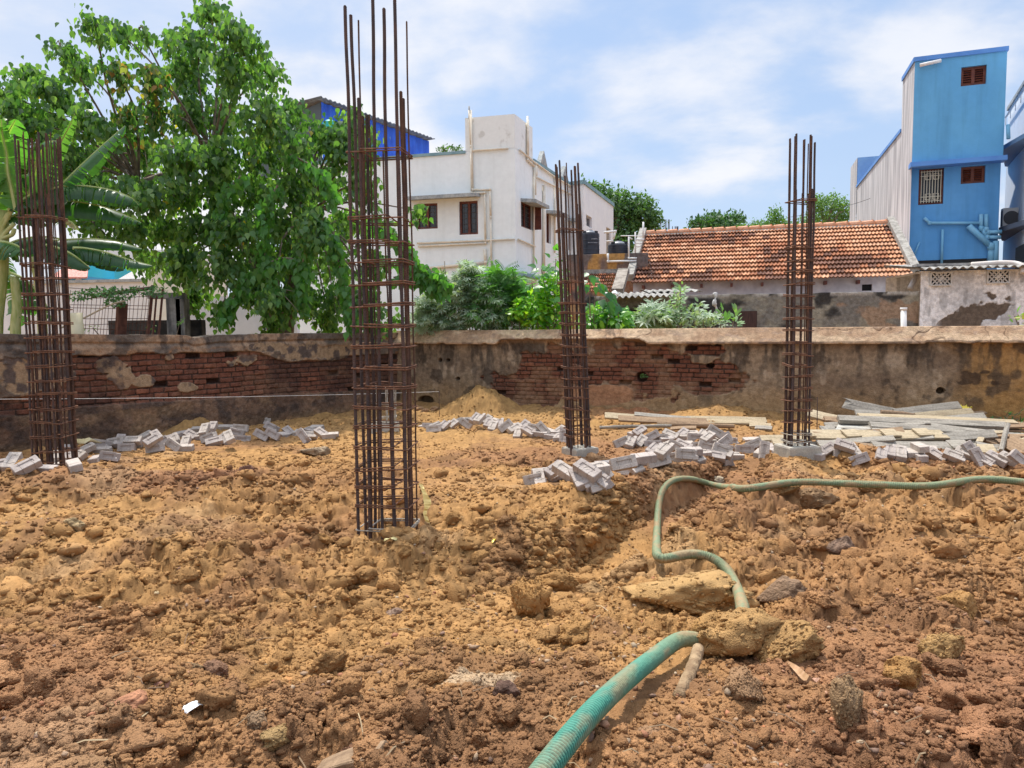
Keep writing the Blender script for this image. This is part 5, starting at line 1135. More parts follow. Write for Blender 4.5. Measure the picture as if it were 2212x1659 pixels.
mb = MB(); a_, b_, c_, e_ = ow[1]; A_ = V2(Wb); dw_ = (V2(Wc)-V2(Wb)).normalized(); mb.quad(*[A_+dw_*s+Vector((0, .3, z)) for s, z in ((a_, c_), (b_, c_), (b_, e_), (a_, e_))]); mb.build('doorway', M('tan_door', (.3, .25, .19), rough=.8), root)
slab(Wa, Wb, 0, (V2(Wb)-V2(Wa)).length, ZW-.02, .16, .06, teal, root, 'parapet_trim', .1); slab(Wb, Wc, 0, (V2(Wc)-V2(Wb)).length, ZW-.02, .16, .06, teal, root, 'parapet_trim', .1)

# blue sheet metal shed on the roof far behind
bluem = M('blue_sheet', (.015, .07, .42), (.02, .10, .52), scale=2, rough=.45, spec=.5)
a = at(*r2(-60, 160), 31); b = at(*r2(612, 405), 36)
A_, B_ = (a.x, a.y), (b.x, b.y)
root = empty('blue_shed', (b.x, b.y, 0), 'shed of bright blue corrugated sheets under a dark sloping roof, behind the main cage', 'shed')
Ld = (V2(B_)-V2(A_)); LL_ = Ld.length; Ld.normalize(); nn = Vector((Ld.y, -Ld.x, 0)); N = int(LL_/.11)
zb0 = on_face(A_, B_, *r2(320, 640))[1]
mb = MB(); V = []
for i in range(N+1):
    s = LL_*i/N; o_ = .035*(1 if (i % 4) < 2 else -1); zt_ = a.z*(1-s/LL_)+b.z*s/LL_
    p = V2(A_)+Ld*s+nn*o_; V += [p+Vector((0, 0, zb0 if s < LL_*.62 else zb0+0*1.7)), p+Vector((0, 0, zt_))]
mb.add(V, [(2*i, 2*i+2, 2*i+3, 2*i+1) for i in range(N)]); mb.build('sheet_wall', bluem, root)
for k in (0, 1):
    mb = MB(); e = V2(B_) if k else V2(A_); mb.quad(e+Vector((0, 0, zb0)), e-nn*5+Vector((0, 0, zb0)), e-nn*5+Vector((0, 0, (b.z if k else a.z)-.6)), e+Vector((0, 0, b.z if k else a.z))); mb.build('end_wall', M('dark_end', (.08, .10, .11), rough=.6), root)
mb = MB(); V = []; NR = int(LL_*1.05/.07)
for j, (oo, dz) in enumerate(((.35, -.02), (-5, .75))):
    for i in range(NR+1):
        s = -.3+LL_*1.06*i/NR; zt_ = a.z*(1-s/LL_)+b.z*s/LL_; p = V2(A_)+Ld*s+nn*oo; V.append(p+Vector((0, 0, zt_+dz*.2+.08+.03*math.sin(i*1.9))))
mb.add(V, [(i, i+1, NR+2+i, NR+1+i) for i in range(NR)]); o = mb.build('roof', M('dark_sheet', (.10, .11, .13), (.16, .17, .18), rough=.6), root); o.modifiers.new('t', 'SOLIDIFY').thickness = .03
# teal water tank peeping through the peepal leaves
c = at(712, 266, 30); mb = MB(); mb.tube([c-Vector((0, 0, .6)), c-Vector((0, 0, .4)), c+Vector((0, 0, .0)), c+Vector((0, 0, .1))], [.24, .27, .27, .15], 20)
tag(mb.build('water_tank', M('teal_plastic', (.02, .32, .30), rough=.5), None, True), 'teal tank just showing left of the blue shed', 'tank')
# black water tanks on the stained building
def tank(c, r, h_, label, top=.6):
    root = empty('water_tank', c, label, 'water tank', 'black plastic water tanks'); mb = MB(); c = Vector(c); P = []; rs = []
    for i in range(61):
        t = i/60; z = h_*t; rr = r*(1+(.035 if (abs((t*5) % 1-.5) < .07) else 0)); P.append(c+Vector((0, 0, z))); rs.append(rr)
    mb.tube(P, rs, 28); mb.build('tank_body', M('black_plastic', (.012, .016, .03), (.02, .026, .045), scale=3, rough=.35, spec=.5), root, True)
    mb = MB(); mb.tube([c+Vector((0, 0, h_)), c+Vector((0, 0, h_+r*.22)), c+Vector((0, 0, h_+r*.32)), c+Vector((0, 0, h_+r*.34))], [r*.98, r*.72, r*.4, r*.38], 28)
    mb.build('tank_shoulder', M('grey_plastic', (.16, .17, .19), rough=.4, spec=.5), root, True)
    for k in range(4):
        th = math.pi/4+k*math.pi/2; q = c+Vector((math.cos(th)*r*.86, math.sin(th)*r*.86, h_+r*.10)); mb = MB(); mb.box(q, r*.34, r*.16, r*.3, (-math.sin(th), math.cos(th), 0), (math.cos(th), math.sin(th), 0), (0, 0, 1)); mb.build('lug', M('black_plastic', (.014, .018, .03), rough=.4), root)
    mb = MB(); mb.tube([c+Vector((0, 0, h_+r*.3)), c+Vector((0, 0, h_+r*.42)), c+Vector((0, 0, h_+r*.44))], [r*.3, r*.28, r*.2], 20); mb.build('lid', M('black_plastic', (.014, .018, .03), rough=.4), root, True)
    return root
dT = 21.5
def r5b(x, y_): return (2250+.31646*x)*.5486, (850+.31646*y_)*.5486
bz = at(*r5b(300, 478), dT); tz = at(*r5b(285, 195), dT); wl = at(*r5b(160, 300), dT); wr = at(*r5b(404, 300), dT)
tk = tank((bz.x-.1, bz.y+.6, bz.z), (wr.x-wl.x)/2, tz.z-bz.z, 'tall ribbed black water tank with white lettering beside the white wing')
mb = MB(); yq = bz.y+.6-(wr.x-wl.x)/2-.03; rr = random.Random(4)
for y_, x0, x1, hh in ((285, 250, 318, 15), (332, 205, 334, 9)):
    x = x0
    while x < x1:
        ww = rr.uniform(4, 9); p = at(*r5b(x+ww/2, y_), yq); sc = yq/1618*.1736
        hw_ = hh*sc*rr.uniform(.55, 1.0); mb.box((p.x, p.y, p.z), ww*sc*.5, .012, hw_)
        if rr.random() < .6: mb.box((p.x+ww*sc*.3, p.y, p.z-hh*sc*.25), ww*sc*.8, .012, hh*sc*.3)
        x += ww+rr.uniform(2, 4)
mb.build('lettering', M('white_print', (.5, .52, .56), rough=.6), tk)
bz2 = at(*r5b(630, 478), dT+.5); tz2 = at(*r5b(630, 335), dT+.5); wl2 = at(*r5b(492, 400), dT+.5); wr2 = at(*r5b(768, 400), dT+.5)
tank((bz2.x, bz2.y+.7, bz2.z), (wr2.x-wl2.x)/2, tz2.z-bz2.z, 'squat black water tank left of the tiled roof')
# building under the tanks
A_, B_ = tuple(at(1225, 560, 21.4))[:2], tuple(at(1400, 560, 21.0))[:2]; zt_ = bz.z-.02
def fn_stain(S, Z):
    base = lerp(np.zeros(S.shape+(3,))+np.array([.40, .17, .10]), [.36, .22, .15], sstep(.4, .6, fbm(S*2, Z*2, 4, 400)))
    base = lerp(base, [.13, .11, .11], sstep(.44, .6, fbm(S*1.8, Z*2.5+3, 5, 401))); base = lerp(base, [.18, .15, .14], sstep(zt_-.75, zt_-.55, Z)*.8)
    base = lerp(base, [.5, .28, .1], sstep(.62, .7, fbm(S*2.6, Z*.5, 3, 403)))
    rid = .04*sstep(zt_-.62, zt_-.6, Z)+.015*(fbm(S*6, Z*6, 3, 402)-.5); return Z, rid, base
relief('stained_building', A_, B_, -.3, zt_, .025, fn_stain, wallm, 3.2, 'low orange and black stained building carrying the black water tanks', 'building')
wp = M('white_pvc', (.68, .67, .65), (.75, .74, .72), scale=4, rough=.5)
root = empty('tank_pipework', (B_[0]-1, B_[1], zt_), 'white plastic pipes and rails around the black water tanks', 'pipes')
for pts, rr in (([(455, 470), (458, 570), (810, 562)], .03), ([(715, 265), (716, 530), (815, 530)], .025), ([(795, 205), (797, 465)], .02), ([(895, 80), (893, 300), (800, 300)], .025), ([(615, 253), (890, 253)], .015), ([(403, 210), (548, 197), (525, 290)], .03), ([(705, 268), (760, 295)], .02), ([(800, 345), (880, 345)], .015), ([(800, 385), (870, 380)], .015), ([(435, 320), (520, 315)], .02)):
    wallpipe(A_, B_, [r5b(*p) for p in pts], rr, wp, root, out=.08)
# antenna of bare bars far away
root = empty('starter_bars', tuple(at(1455, 500, 45)), 'bundle of bare starter bars far away above the tiled roof', 'bars')
for x in (1112, 1165, 1178, 1205, 1218, 1258, 1290, 1303, 1318, 1327):
    a = at(*r5b(x, 200), 45); b = at(*r5b(x, 45 if x < 1220 else 130), 45); mb = MB(); mb.tube([a-Vector((0, 0, 1)), b], .022, 4); mb.build('bar', steel, root)

# ------------------------------------------------------------------ tiled roofs
tilem = M('clay_tile', (.8, .8, .8), (1.1, 1.1, 1.1), scale=12, rough=.9, bump=.4, bscale=50, attr=True, fine=40, spec=.15)
def tiled(P0, along, up, L, Hs, ncol, nrow, parent, seed, name='roof_tiles'):
    """courses of fluted clay tiles; each course tilts so that it overlaps the one below"""
    along = Vector(along).normalized(); up = Vector(up).normalized(); n = along.cross(up).normalized()
    if n.z < 0: n = -n
    nx_ = 10; V = []; Fc = []; cc = []; rr = np.random.default_rng(seed)
    tw = L/ncol; th = Hs/nrow
    for j in range(nrow):
        drift = rr.uniform(-.01, .01)
        for i in range(ncol):
            k = fbm(np.array([i*.22+seed]), np.array([j*.3]), 3, seed)[0]; q = rr.random()
            base = np.array([.62, .31, .175])*(.85+.3*rr.random())
            if rr.random() < .35: base = base*np.array([1.05, 1.15, 1.25])
            if k+.35*q > .86: base = np.array([.20, .10, .07])*(.8+.5*rr.random())
            elif k+.3*q > .68: base = base*np.array([.66, .55, .52])
            oo = rr.uniform(-.006, .006); t0 = len(V)
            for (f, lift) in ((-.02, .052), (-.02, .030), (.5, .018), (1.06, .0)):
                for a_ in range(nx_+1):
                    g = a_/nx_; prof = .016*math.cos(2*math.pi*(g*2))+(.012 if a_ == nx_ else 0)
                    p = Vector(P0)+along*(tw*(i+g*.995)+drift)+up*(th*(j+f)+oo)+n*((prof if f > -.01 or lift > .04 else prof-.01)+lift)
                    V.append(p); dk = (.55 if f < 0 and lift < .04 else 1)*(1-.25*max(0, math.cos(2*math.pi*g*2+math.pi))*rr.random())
                    top_dk = .45 if (f > .9 or (f == .5 and q > .7)) else 1.0  # tile colour darkens at its front edge, flute valleys and upper end
                    cc.append(base*dk*(top_dk if f > .9 else 1))
            w = nx_+1
            for r_ in range(3):
                for a_ in range(nx_): Fc.append((t0+r_*w+a_, t0+r_*w+a_+1, t0+(r_+1)*w+a_+1, t0+(r_+1)*w+a_))
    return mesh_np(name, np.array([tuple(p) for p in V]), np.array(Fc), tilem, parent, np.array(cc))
eL = at(1364, 613, 20.1); eR = at(1974, 597, 18.2)
zE = (eL.z+eR.z)/2; al = Vector((eR.x-eL.x, eR.y-eL.y, 0)); LT = al.length; al.normalize(); bkd = Vector((-al.y, al.x, 0))
WR = 3.3; SL = R(27.0); rz = zE+WR*math.tan(SL)
root = empty('tiled_house', (eL.x, eL.y, 0), 'long low house with a red clay tile roof and lilac wall', 'house')
P0 = Vector((eL.x, eL.y, zE)); upv = bkd*math.cos(SL)+Vector((0, 0, math.sin(SL)))
sh = .02; HS = WR/math.cos(SL)
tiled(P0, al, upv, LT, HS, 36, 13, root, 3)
# ridge tiles
ridm = M('ridge_tile', (.62, .30, .17), (.70, .40, .26), scale=5, rough=.9, fine=20)
mb = MB(); npc = 20
for i in range(npc):
    a = P0+al*(LT*i/npc)+upv*HS+Vector((0, 0, .0)); b = P0+al*(LT*(i+.96)/npc)+upv*HS
    mb.tube([a+Vector((0, 0, .02)), a*.1+b*.9+Vector((0, 0, .03)), b+Vector((0, 0, .055))], [.085, .09, .11], 10)
mb.build('ridge', ridm, root)
mort = M('old_mortar', (.24, .225, .20), (.38, .36, .32), scale=8, rough=.95, bump=.5, bscale=40, fine=30)
mb = MB(); mb.tube([P0+al*.0+upv*HS-Vector((0, 0, .07))-bkd*.08, P0+al*LT+upv*HS-Vector((0, 0, .07))-bkd*.08], .06, 6); mb.build('ridge_mortar', mort, root)
for k, s_ in enumerate((-.12, LT+.02)):
    mb = MB(); a = P0+al*s_+upv*.25; b = P0+al*s_+upv*(HS+.12)
    mb.box((a+b)/2+al*.05+Vector((0, 0, .06)), (b-a).length, .20, .20, upv, al, upv.cross(al)); mb.build('verge', mort, root)
z_w = zE+.12
hw = M('lilac_wall', (.42, .41, .47), (.58, .57, .62), scale=3, rough=.9, fine=12, lo=.35, hi=.65)
A_ = tuple(P0+bkd*.35)[:2]; B_ = tuple(P0+bkd*.35+al*LT)[:2]
oa = opn(A_, B_, 1862, 614, 1884, 628)
mb = MB(); face(mb, A_, B_, -.3, z_w, [oa], .2)
for s_ in (0, LT):
    q = P0+al*s_; f0 = q+bkd*.35; f1 = q+bkd*(2*WR-.35); mb.add([(f0.x, f0.y, -.3), (f1.x, f1.y, -.3), (f1.x, f1.y, z_w), (q.x+bkd.x*WR, q.y+bkd.y*WR, rz-.1), (f0.x, f0.y, z_w)], [(0, 1, 2, 3, 4)])
mb.build('wall', hw, root)
mb = MB(); a_, b_, c_, e_ = oa; cx = (a_+b_)/2
for k in range(9):
    pass
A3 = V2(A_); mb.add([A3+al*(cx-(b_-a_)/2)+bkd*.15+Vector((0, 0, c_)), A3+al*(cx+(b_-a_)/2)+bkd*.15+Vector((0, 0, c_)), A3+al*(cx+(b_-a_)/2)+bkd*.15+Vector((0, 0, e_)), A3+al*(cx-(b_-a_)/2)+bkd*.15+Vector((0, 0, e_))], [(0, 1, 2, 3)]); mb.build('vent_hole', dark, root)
mb = MB(); back = P0+bkd*(2*WR); mb.quad(P0+upv*HS-Vector((0, 0, .05)), P0+al*LT+upv*HS-Vector((0, 0, .05)), back+al*LT, back); mb.build('rear_roof', tilem if False else ridm, root)
for k in range(9):
    q = P0+al*(.3+k*LT/9)+bkd*.3-Vector((0, 0, .02)); mb = MB(); mb.box(q-Vector((0, 0, .07)), .06, .5, .09, al, bkd, (0, 0, 1)); mb.build('rafter_end', winwood, root)
# small tiled lean-to left of it
a = at(*r5b(60, 960), 17.6); b = at(*r5b(520, 955), 17.4); ct = at(*r5b(600, 712), 18.9)
al2 = Vector((b.x-a.x, b.y-a.y, 0)); L2_ = al2.length; al2.normalize(); bk2 = Vector((-al2.y, al2.x, 0))
root = empty('tiled_shed', (a.x, a.y, 0), 'small red tiled lean-to with a mossy verge, left of the long tiled house', 'shed')
dzz = ct.z-b.z; up2 = (bk2*1.5+Vector((0, 0, dzz))).normalized(); H2_ = math.hypot(1.5, dzz)
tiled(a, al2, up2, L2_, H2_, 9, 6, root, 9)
mb = MB(); q = a+al2*(L2_+.10); mb.box(q+up2*(H2_/2)+Vector((0, 0, .02)), H2_+.1, .26, .16, up2, al2, up2.cross(al2)); mb.build('verge', M('mossy_mortar', (.20, .17, .14), (.34, .30, .25), scale=6, rough=.95, fine=30), root)
mb = MB(); mb.box(q+up2*H2_-al2*L2_/2+Vector((0, 0, .03)), L2_+.3, .15, .12, al2, bk2, (0, 0, 1)); mb.build('ridge_mortar', mort, root)
och = M('ochre_wall', (.42, .22, .09), (.5, .3, .15), scale=4, rough=.9, fine=20)
mb = MB(); q2 = a+al2*(L2_+.02); mb.box((q2.x, q2.y+.85, q2.z/2-.2), L2_*0+.5, 1.4, q2.z+.2, al2, bk2, (0, 0, 1)); mb.build('wall', och, root)
mb = MB(); q2 = a+al2*(L2_/2); mb.box((q2.x, q2.y+.75, q2.z/2-.25), L2_, 1.2, q2.z, al2, bk2, (0, 0, 1)); mb.build('wall', och, root)

# ------------------------------------------------------------------ yard wall behind the plot
ya = at(1262, 655, 16.6); yb = at(1986, 627, 15.4); zy = (at(1700, 634, 15.9).z)
def yp(u, v): return on_face((ya.x, ya.y), (yb.x, yb.y), u, v)
def r3(x, y_): return 1443.9+x*.4134, 54.9+y_*.4134
dO = opn((ya.x, ya.y), (yb.x, yb.y), 1596, 672, 1634, 720)
def fn_yard(S, Z):
    b_ = lerp(np.zeros(S.shape+(3,))+np.array([.30, .28, .225]), [.20, .19, .17], sstep(.4, .6, fbm(S*2, Z*2, 4, 500)))
    b_ = lerp(b_, [.045, .044, .044], sstep(.46, .60, fbm(S*1.6, Z*2.2, 5, 501))*.95)
    sx, zx = yp(*r3(1180, 1500)); o_ = sstep(1, .7, ((S-sx)/.95)**2+((Z-zx)/.26)**2+3.2*(fbm(S*3, Z*6, 5, 503)-.5)); b_ = lerp(b_, [.34, .22, .14], o_*.7)
    tp = sstep(zy-.10, zy-.02, Z); b_ = lerp(b_, [.42, .40, .36], tp*sstep(.4, .55, fbm(S*5, Z*3, 3, 504)))
    bs = sstep(yp(1340, 640)[0]+.1, yp(1340, 640)[0]-.1, S)*0
    Zt = Z*(1+.012*(fbm(S*3, S*0, 4, 505)-.5)*tp)
    return Zt, .02*(fbm(S*5, Z*5, 4, 506)-.5)+.012*(fbm(S*25, Z*25, 2, 507)-.5), b_
relief('yard_wall', (ya.x, ya.y), (yb.x, yb.y), -.3, zy, .016, fn_yard, wallm, .22, 'grey yard wall blotched with black mould in front of the tiled house', 'wall')
A_, B_ = (ya.x, ya.y), (yb.x, yb.y); ydir = (V2(B_)-V2(A_)).normalized(); yn = Vector((ydir.y, -ydir.x, 0))
mb = MB(); mb.box(V2(A_)+ydir*((dO[0]+dO[1])/2)+yn*.045+Vector((0, 0, (dO[2]+dO[3])/2)), dO[1]-dO[0], .05, dO[3]-dO[2], ydir, yn, (0, 0, 1))
o = mb.build('wooden_door', M('dark_brown_door', (.045, .022, .018), (.07, .035, .028), scale=4, rough=.6, stretch=(8, 1, 1))); tag(o, 'small dark brown door in the mouldy yard wall', 'door')
# white washed render streak on the wall, the pvc stub and the fallen cloth
root = MB(); a = V2(A_)+ydir*yp(1930, 690)[0]+yn*.6; zt_ = at(1929, 668, a.y).z
root.tube([(a.x+.05, a.y, .5), (a.x, a.y, zt_)], .055, 10); root.tube([(a.x, a.y, zt_-.02), (a.x, a.y, zt_+.03)], .065, 10)
tag(root.build('pvc_pipe', wp, None, True), 'stub of white plastic pipe standing behind the compound wall', 'pipe')
a = at(1545, 662, 15.7); mb = MB(); P = [at(1544, 634, 15.75), at(1546, 642, 15.7), at(1543, 655, 15.7), at(1548, 668, 15.7), at(1547, 690, 15.7)]
mb.tube(catmull(P, 4), [.035+.018*math.sin(i*.9+.6)+.008*math.sin(i*2.3) for i in range(17)], 8); tag(mb.build('cloth', M('dirty_white_cloth', (.45, .44, .42), (.6, .59, .56), scale=9, rough=.9, bump=.6), None, True), 'twisted dirty white cloth hanging on the mouldy yard wall', 'cloth')
# asbestos roof over the left part
def corrug(a, b, depth_, rise, pitch, amp, mat, name, label, cat, parent=None, back=Vector((0, 1, 0))):
    a, b = Vector(a), Vector(b); d = b-a; L = d.length; d.normalize(); n = int(L/pitch*8); V = []
    for i in range(n+1):
        p = a+d*(L*i/n); h_ = amp*math.cos(2*math.pi*i/8); V += [p+Vector((0, 0, h_)), p+back*depth_+Vector((0, 0, h_+rise)), p+Vector((0, 0, h_-.012)), p+back*depth_+Vector((0, 0, h_+rise-.012))]
    Fc = []
    for i in range(n): k = 4*i; Fc += [(k, k+4, k+5, k+1), (k+3, k+7, k+6, k+2), (k, k+2, k+6, k+4)]
    mb = MB(); mb.add(V, Fc); o = mb.build(name, mat, parent)
    if parent is None: tag(o, label, cat)
    return o
asb = M('asbestos', (.20, .19, .175), (.36, .345, .32), scale=5, rough=.95, fine=25)
a = at(1312, 642, 16.0); b = at(1462, 638, 15.9)
corrug(a, b, 1.0, .12, .13, .025, asb, 'corrugated_roof', 'grey corrugated roof edge over the left part of the yard wall', 'roof')
a = at(1395, 631, 16.6); b = at(1518, 628, 16.3)
corrug(a, b, .9, .08, .16, .02, asb, 'corrugated_roof', 'curved loose roofing sheet piled at the end of the corrugated roof', 'roof')
c = at(1322, 638, 15.95); crumple('cement_bag', (c.x, c.y, c.z+.02), .13, wm, 'white bag lying on the left end of the corrugated roof', 'bag', 21, flat=1.0, asp=.6)

# ------------------------------------------------------------------ white outhouse
oa_, ob = at(1989, 600, 15.3), at(2300, 590, 14.8); A_, B_ = (oa_.x, oa_.y), (ob.x, ob.y); zo = at(2090, 583, 15.1).z
def fn_out(S, Z):
    b_ = lerp(np.zeros(S.shape+(3,))+np.array([.84, .85, .86]), [.62, .64, .66], sstep(.46, .68, fbm(S*1.6, Z*1.6, 5, 600)))
    b_ = lerp(b_, [.33, .34, .35], sstep(.55, .7, fbm(S*7, Z*2, 4, 601))*.6)
    p0_, p1_ = on_face(A_, B_, 2015, 712), on_face(A_, B_, 2185, 640)
    t = np.clip((S-p0_[0])/(p1_[0]-p0_[0]), 0, 1); mid = p0_[1]*(1-t)+p1_[1]*t-.08; wd = .10+.20*np.sin(math.pi*t)
    n = fbm(S*4, Z*5, 6, 602)-.5
    k = sstep(1.15, .9, ((Z-mid)/wd)**2+4.2*n)*sstep(p0_[0]-.1, p0_[0]+.2, S)*sstep(p1_[0]+.15, p1_[0]-.05, S); b_ = lerp(b_, [.155, .125, .10], k)
    return Z, -.012*k+.01*(fbm(S*8, Z*8, 3, 603)-.5), b_
relief('outhouse', A_, B_, -.3, zo, .014, fn_out, wallm, 2.4, 'whitewashed outhouse with a torn grey patch and two lattice vents', 'outhouse')
oh = bpy.data.objects['outhouse']; od = (V2(B_)-V2(A_)).normalized(); on_ = Vector((od.y, -od.x, 0))
vm = M('lattice_white', (.55, .55, .54), (.62, .62, .6), scale=6, rough=.9)
for (x0, y0, x1, y1) in ((1366, 1290, 1477, 1360), (1662, 1278, 1778, 1348)):
    s0, z1_ = on_face(A_, B_, *r3(x0, y0)); s1, z0_ = on_face(A_, B_, *r3(x1, y1)); w_, h_ = s1-s0, z1_-z0_
    P = lambda s, z, q=0: V2(A_)+od*s+on_*q+Vector((0, 0, z))
    mb = MB(); t = .022
    for c_, ww, hh in (((s0+s1)/2, w_, t),): mb.box(P(c_, z1_-t/2, .03), ww, .05, hh, od, on_, (0, 0, 1)); mb.box(P(c_, z0_+t/2, .03), ww, .05, hh, od, on_, (0, 0, 1))
    for s_ in (s0+t/2, s1-t/2): mb.box(P(s_, (z0_+z1_)/2, .03), t, .05, h_-2*t, od, on_, (0, 0, 1))
    up = Vector((0, 0, 1)); cx, cz = (s0+s1)/2, (z0_+z1_)/2
    for q in (-1, 1):
        for k in (-.42, -.2, 0, .2, .42):
            for a0, a1, e0, e1 in ((k-.5, k+.5, -q, q),):
                p = P(cx+a0*w_*.5+w_*k*.4, cz+e0*h_*.42, .025); r__ = P(cx+a1*w_*.5+w_*k*.4, cz+e1*h_*.42, .025)
                # clip into the frame
                ok = lambda g: s0+t < (g-V2(A_)).dot(od) < s1-t
                seg = [p*(1-f)+r__*f for f in np.linspace(0, 1, 24)]; seg = [g for g in seg if ok(g)]
                if len(seg) > 2: dv = (seg[-1]-seg[0]); mb.box((seg[0]+seg[-1])/2, dv.length, .035, .02, dv.normalized(), on_, dv.normalized().cross(on_))
    mb.box(P(cx, cz, .03), w_*.30, .04, h_*.2, (od+up).normalized(), on_, (up-od).normalized())
    vv = mb.build('lattice_vent', vm, oh)
    mb = MB(); mb.quad(P(s0, z0_, .008), P(s1, z0_, .008), P(s1, z1_, .008), P(s0, z1_, .008)); mb.build('vent_opening', dark, vv)
a = at(1990, 580, 15.0); b = at(2290, 572, 14.5)
corrug(a, b, 2.6, .25, .15, .022, asb, 'corrugated_roof', '', '', oh, back=-on_)
sk = M('mould_slab', (.13, .12, .115), (.38, .37, .35), scale=5, rough=.95, lo=.35, hi=.6)
mb = MB(); a2, b2 = at(1975, 574, 15.6), at(2200, 569, 15.2); mb.box((a2+b2)/2, (b2-a2).length, .3, .05, od, on_, (0, 0, 1)); mb.build('roof_edge', sk, oh)
mb = MB(); P = [at(2098, 572, 15.2), at(2170, 568, 15.0), at(2205, 573, 14.8), at(2210, 590, 14.7)]
mb.tube(catmull(P, 4), .055, 10); tag(mb.build('drain_pipe', M('dusty_pipe', (.55, .49, .44), (.65, .6, .55), scale=6, rough=.7), None, True), 'dusty pale drain pipe lying along the outhouse roof', 'pipe')
mb = MB(); P = [at(1982, 590, 16.5), at(1975, 605, 16.3), at(1966, 624, 16.2)]; mb.tube(catmull(P, 4), .06, 10); tag(mb.build('drain_pipe', M('dusty_pipe', (.45, .40, .36), (.5, .45, .42), scale=6, rough=.7), None, True), 'slanted clay coloured pipe between tiled house and outhouse', 'pipe')

# ------------------------------------------------------------------ tall blue house
blue = M('blue_paint', (.115, .36, .63), (.14, .41, .67), scale=1.1, rough=.75, bump=.12, bscale=20, fine=5, lo=.3, hi=.7, streak=.13)
blue2 = M('blue_paint_deep', (.085, .29, .60), (.11, .33, .64), scale=1.1, rough=.75, bump=.12, bscale=20, fine=5, lo=.3, hi=.7, streak=.13)
dblue = M('deep_blue_trim', (.09, .24, .60), (.11, .28, .64), scale=2, rough=.6)
bpipe = M('blue_pipe', (.16, .40, .60), (.20, .44, .64), scale=4, rough=.5)
gside = M('raw_grey_render', (.30, .31, .33), (.54, .55, .57), scale=2.2, rough=.95, stretch=(3, 3, .22), fine=12, lo=.38, hi=.6)
fa = at(1974, 137.6, 22.3); fb = at(2171.5, 115, 21.5); FA, FB = (fa.x, fa.y), (fb.x, fb.y); ZB = (fa.z+fb.z)/2
sdv = at(1851, 396, 22.3*1.44); sd_ = at(1953, 261, 22.6)
sdir = (V2((sdv.x, sdv.y))-V2((sd_.x, sd_.y))).normalized(); fdir = (V2(FB)-V2(FA)).normalized(); fn_ = Vector((fdir.y, -fdir.x, 0)); FLen = (V2(FB)-V2(FA)).length
zledge = on_face(FA, FB, 2060, 353)[1]
root = empty('blue_house', (fa.x, fa.y, 0), 'tall narrow bright blue house with louvred windows and a raw grey side wall', 'house')
out_ = .22
UA = tuple(V2(FA)+fn_*out_)[:2]; UB = tuple(V2(FB)+fn_*out_)[:2]
def r7(x, y_): return (3500+x*.70557)*.5486, (150+y_*.70557)*.5486
o1 = opn(UA, UB, *r7(403, 155), *r7(545, 262))
o2 = opn(FA, FB, *r7(402, 714), *r7(538, 810)); o3 = opn(FA, FB, *r7(166, 728), *r7(306, 928))
mb = MB(); face(mb, UA, UB, zledge, ZB, [o1], .15)
dep = 1.6
for (p, q) in ((tuple(V2(FA)+sdir*dep)[:2], UA), (UB, tuple(V2(FB)+sdir*dep)[:2]), (tuple(V2(FB)+sdir*dep)[:2], tuple(V2(FA)+sdir*dep)[:2])):
    if q != UA: mb.quad((*p, zledge-.0), (*q, zledge), (*q, ZB), (*p, ZB))
mb.quad((*UA, ZB-.3), (*UB, ZB-.3), tuple(V2(FB)+sdir*dep+Vector((0, 0, ZB-.3))), tuple(V2(FA)+sdir*dep+Vector((0, 0, ZB-.3))))
mb.quad((*UA, zledge), (*FA, zledge), (*FB, zledge), (*UB, zledge))
mb.build('upper_wall', blue, root)
mb = MB(); face(mb, FA, FB, -.3, zledge, [o2, o3], .15); e_ = tuple(V2(FB)+sdir*10)[:2]; mb.quad((*FB, -.3), (*e_, -.3), (*e_, zledge+2.3), (*FB, zledge+2.3)); mb.build('lower_wall', blue2, root)
mb = MB(); q = tuple(V2(FA)+sdir*dep)[:2]; mb.quad((*q, -.3), (*FA, -.3), (*UA, -.3), (*UA, ZB), (*q, ZB))
zpar = at(1953, 261, 22.6).z; far_ = V2(FA)+sdir*11.5
mb.quad((far_.x, far_.y, -.3), (*q, -.3), (*q, zpar), (far_.x, far_.y, zpar)); mb.build('side_wall', gside, root)
mb = MB(); mb.quad((far_.x, far_.y, -.3), (far_.x, far_.y, zpar-.9), tuple(far_+fdir*FLen+Vector((0, 0, zpar-.9))), tuple(far_+fdir*FLen+Vector((0, 0, -.3)))); mb.quad((*q, zpar-.9), tuple(V2(q)+fdir*FLen+Vector((0, 0, zpar-.9))), tuple(far_+fdir*FLen+Vector((0, 0, zpar-.9))), (far_.x, far_.y, zpar-.9)); mb.build('roof_deck', greyshade, root)
slab(UA, UB, -.03, FLen+.03, ZB+.05, .12, .04, dblue, root, 'parapet_trim', .15)
slab(tuple(V2(FA)+sdir*dep)[:2], UA, 0, dep+out_, ZB+.048, .12, .04, dblue, root, 'parapet_trim', .15)
slab(tuple(far_)[:2], q, 0, 11.5-dep, zpar+.03, .1, .04, dblue, root, 'parapet_trim', .15)
slab(FA, FB, -.06, FLen+.06, zledge-.02, .13, out_+.22, dblue, root, 'ledge', 0)
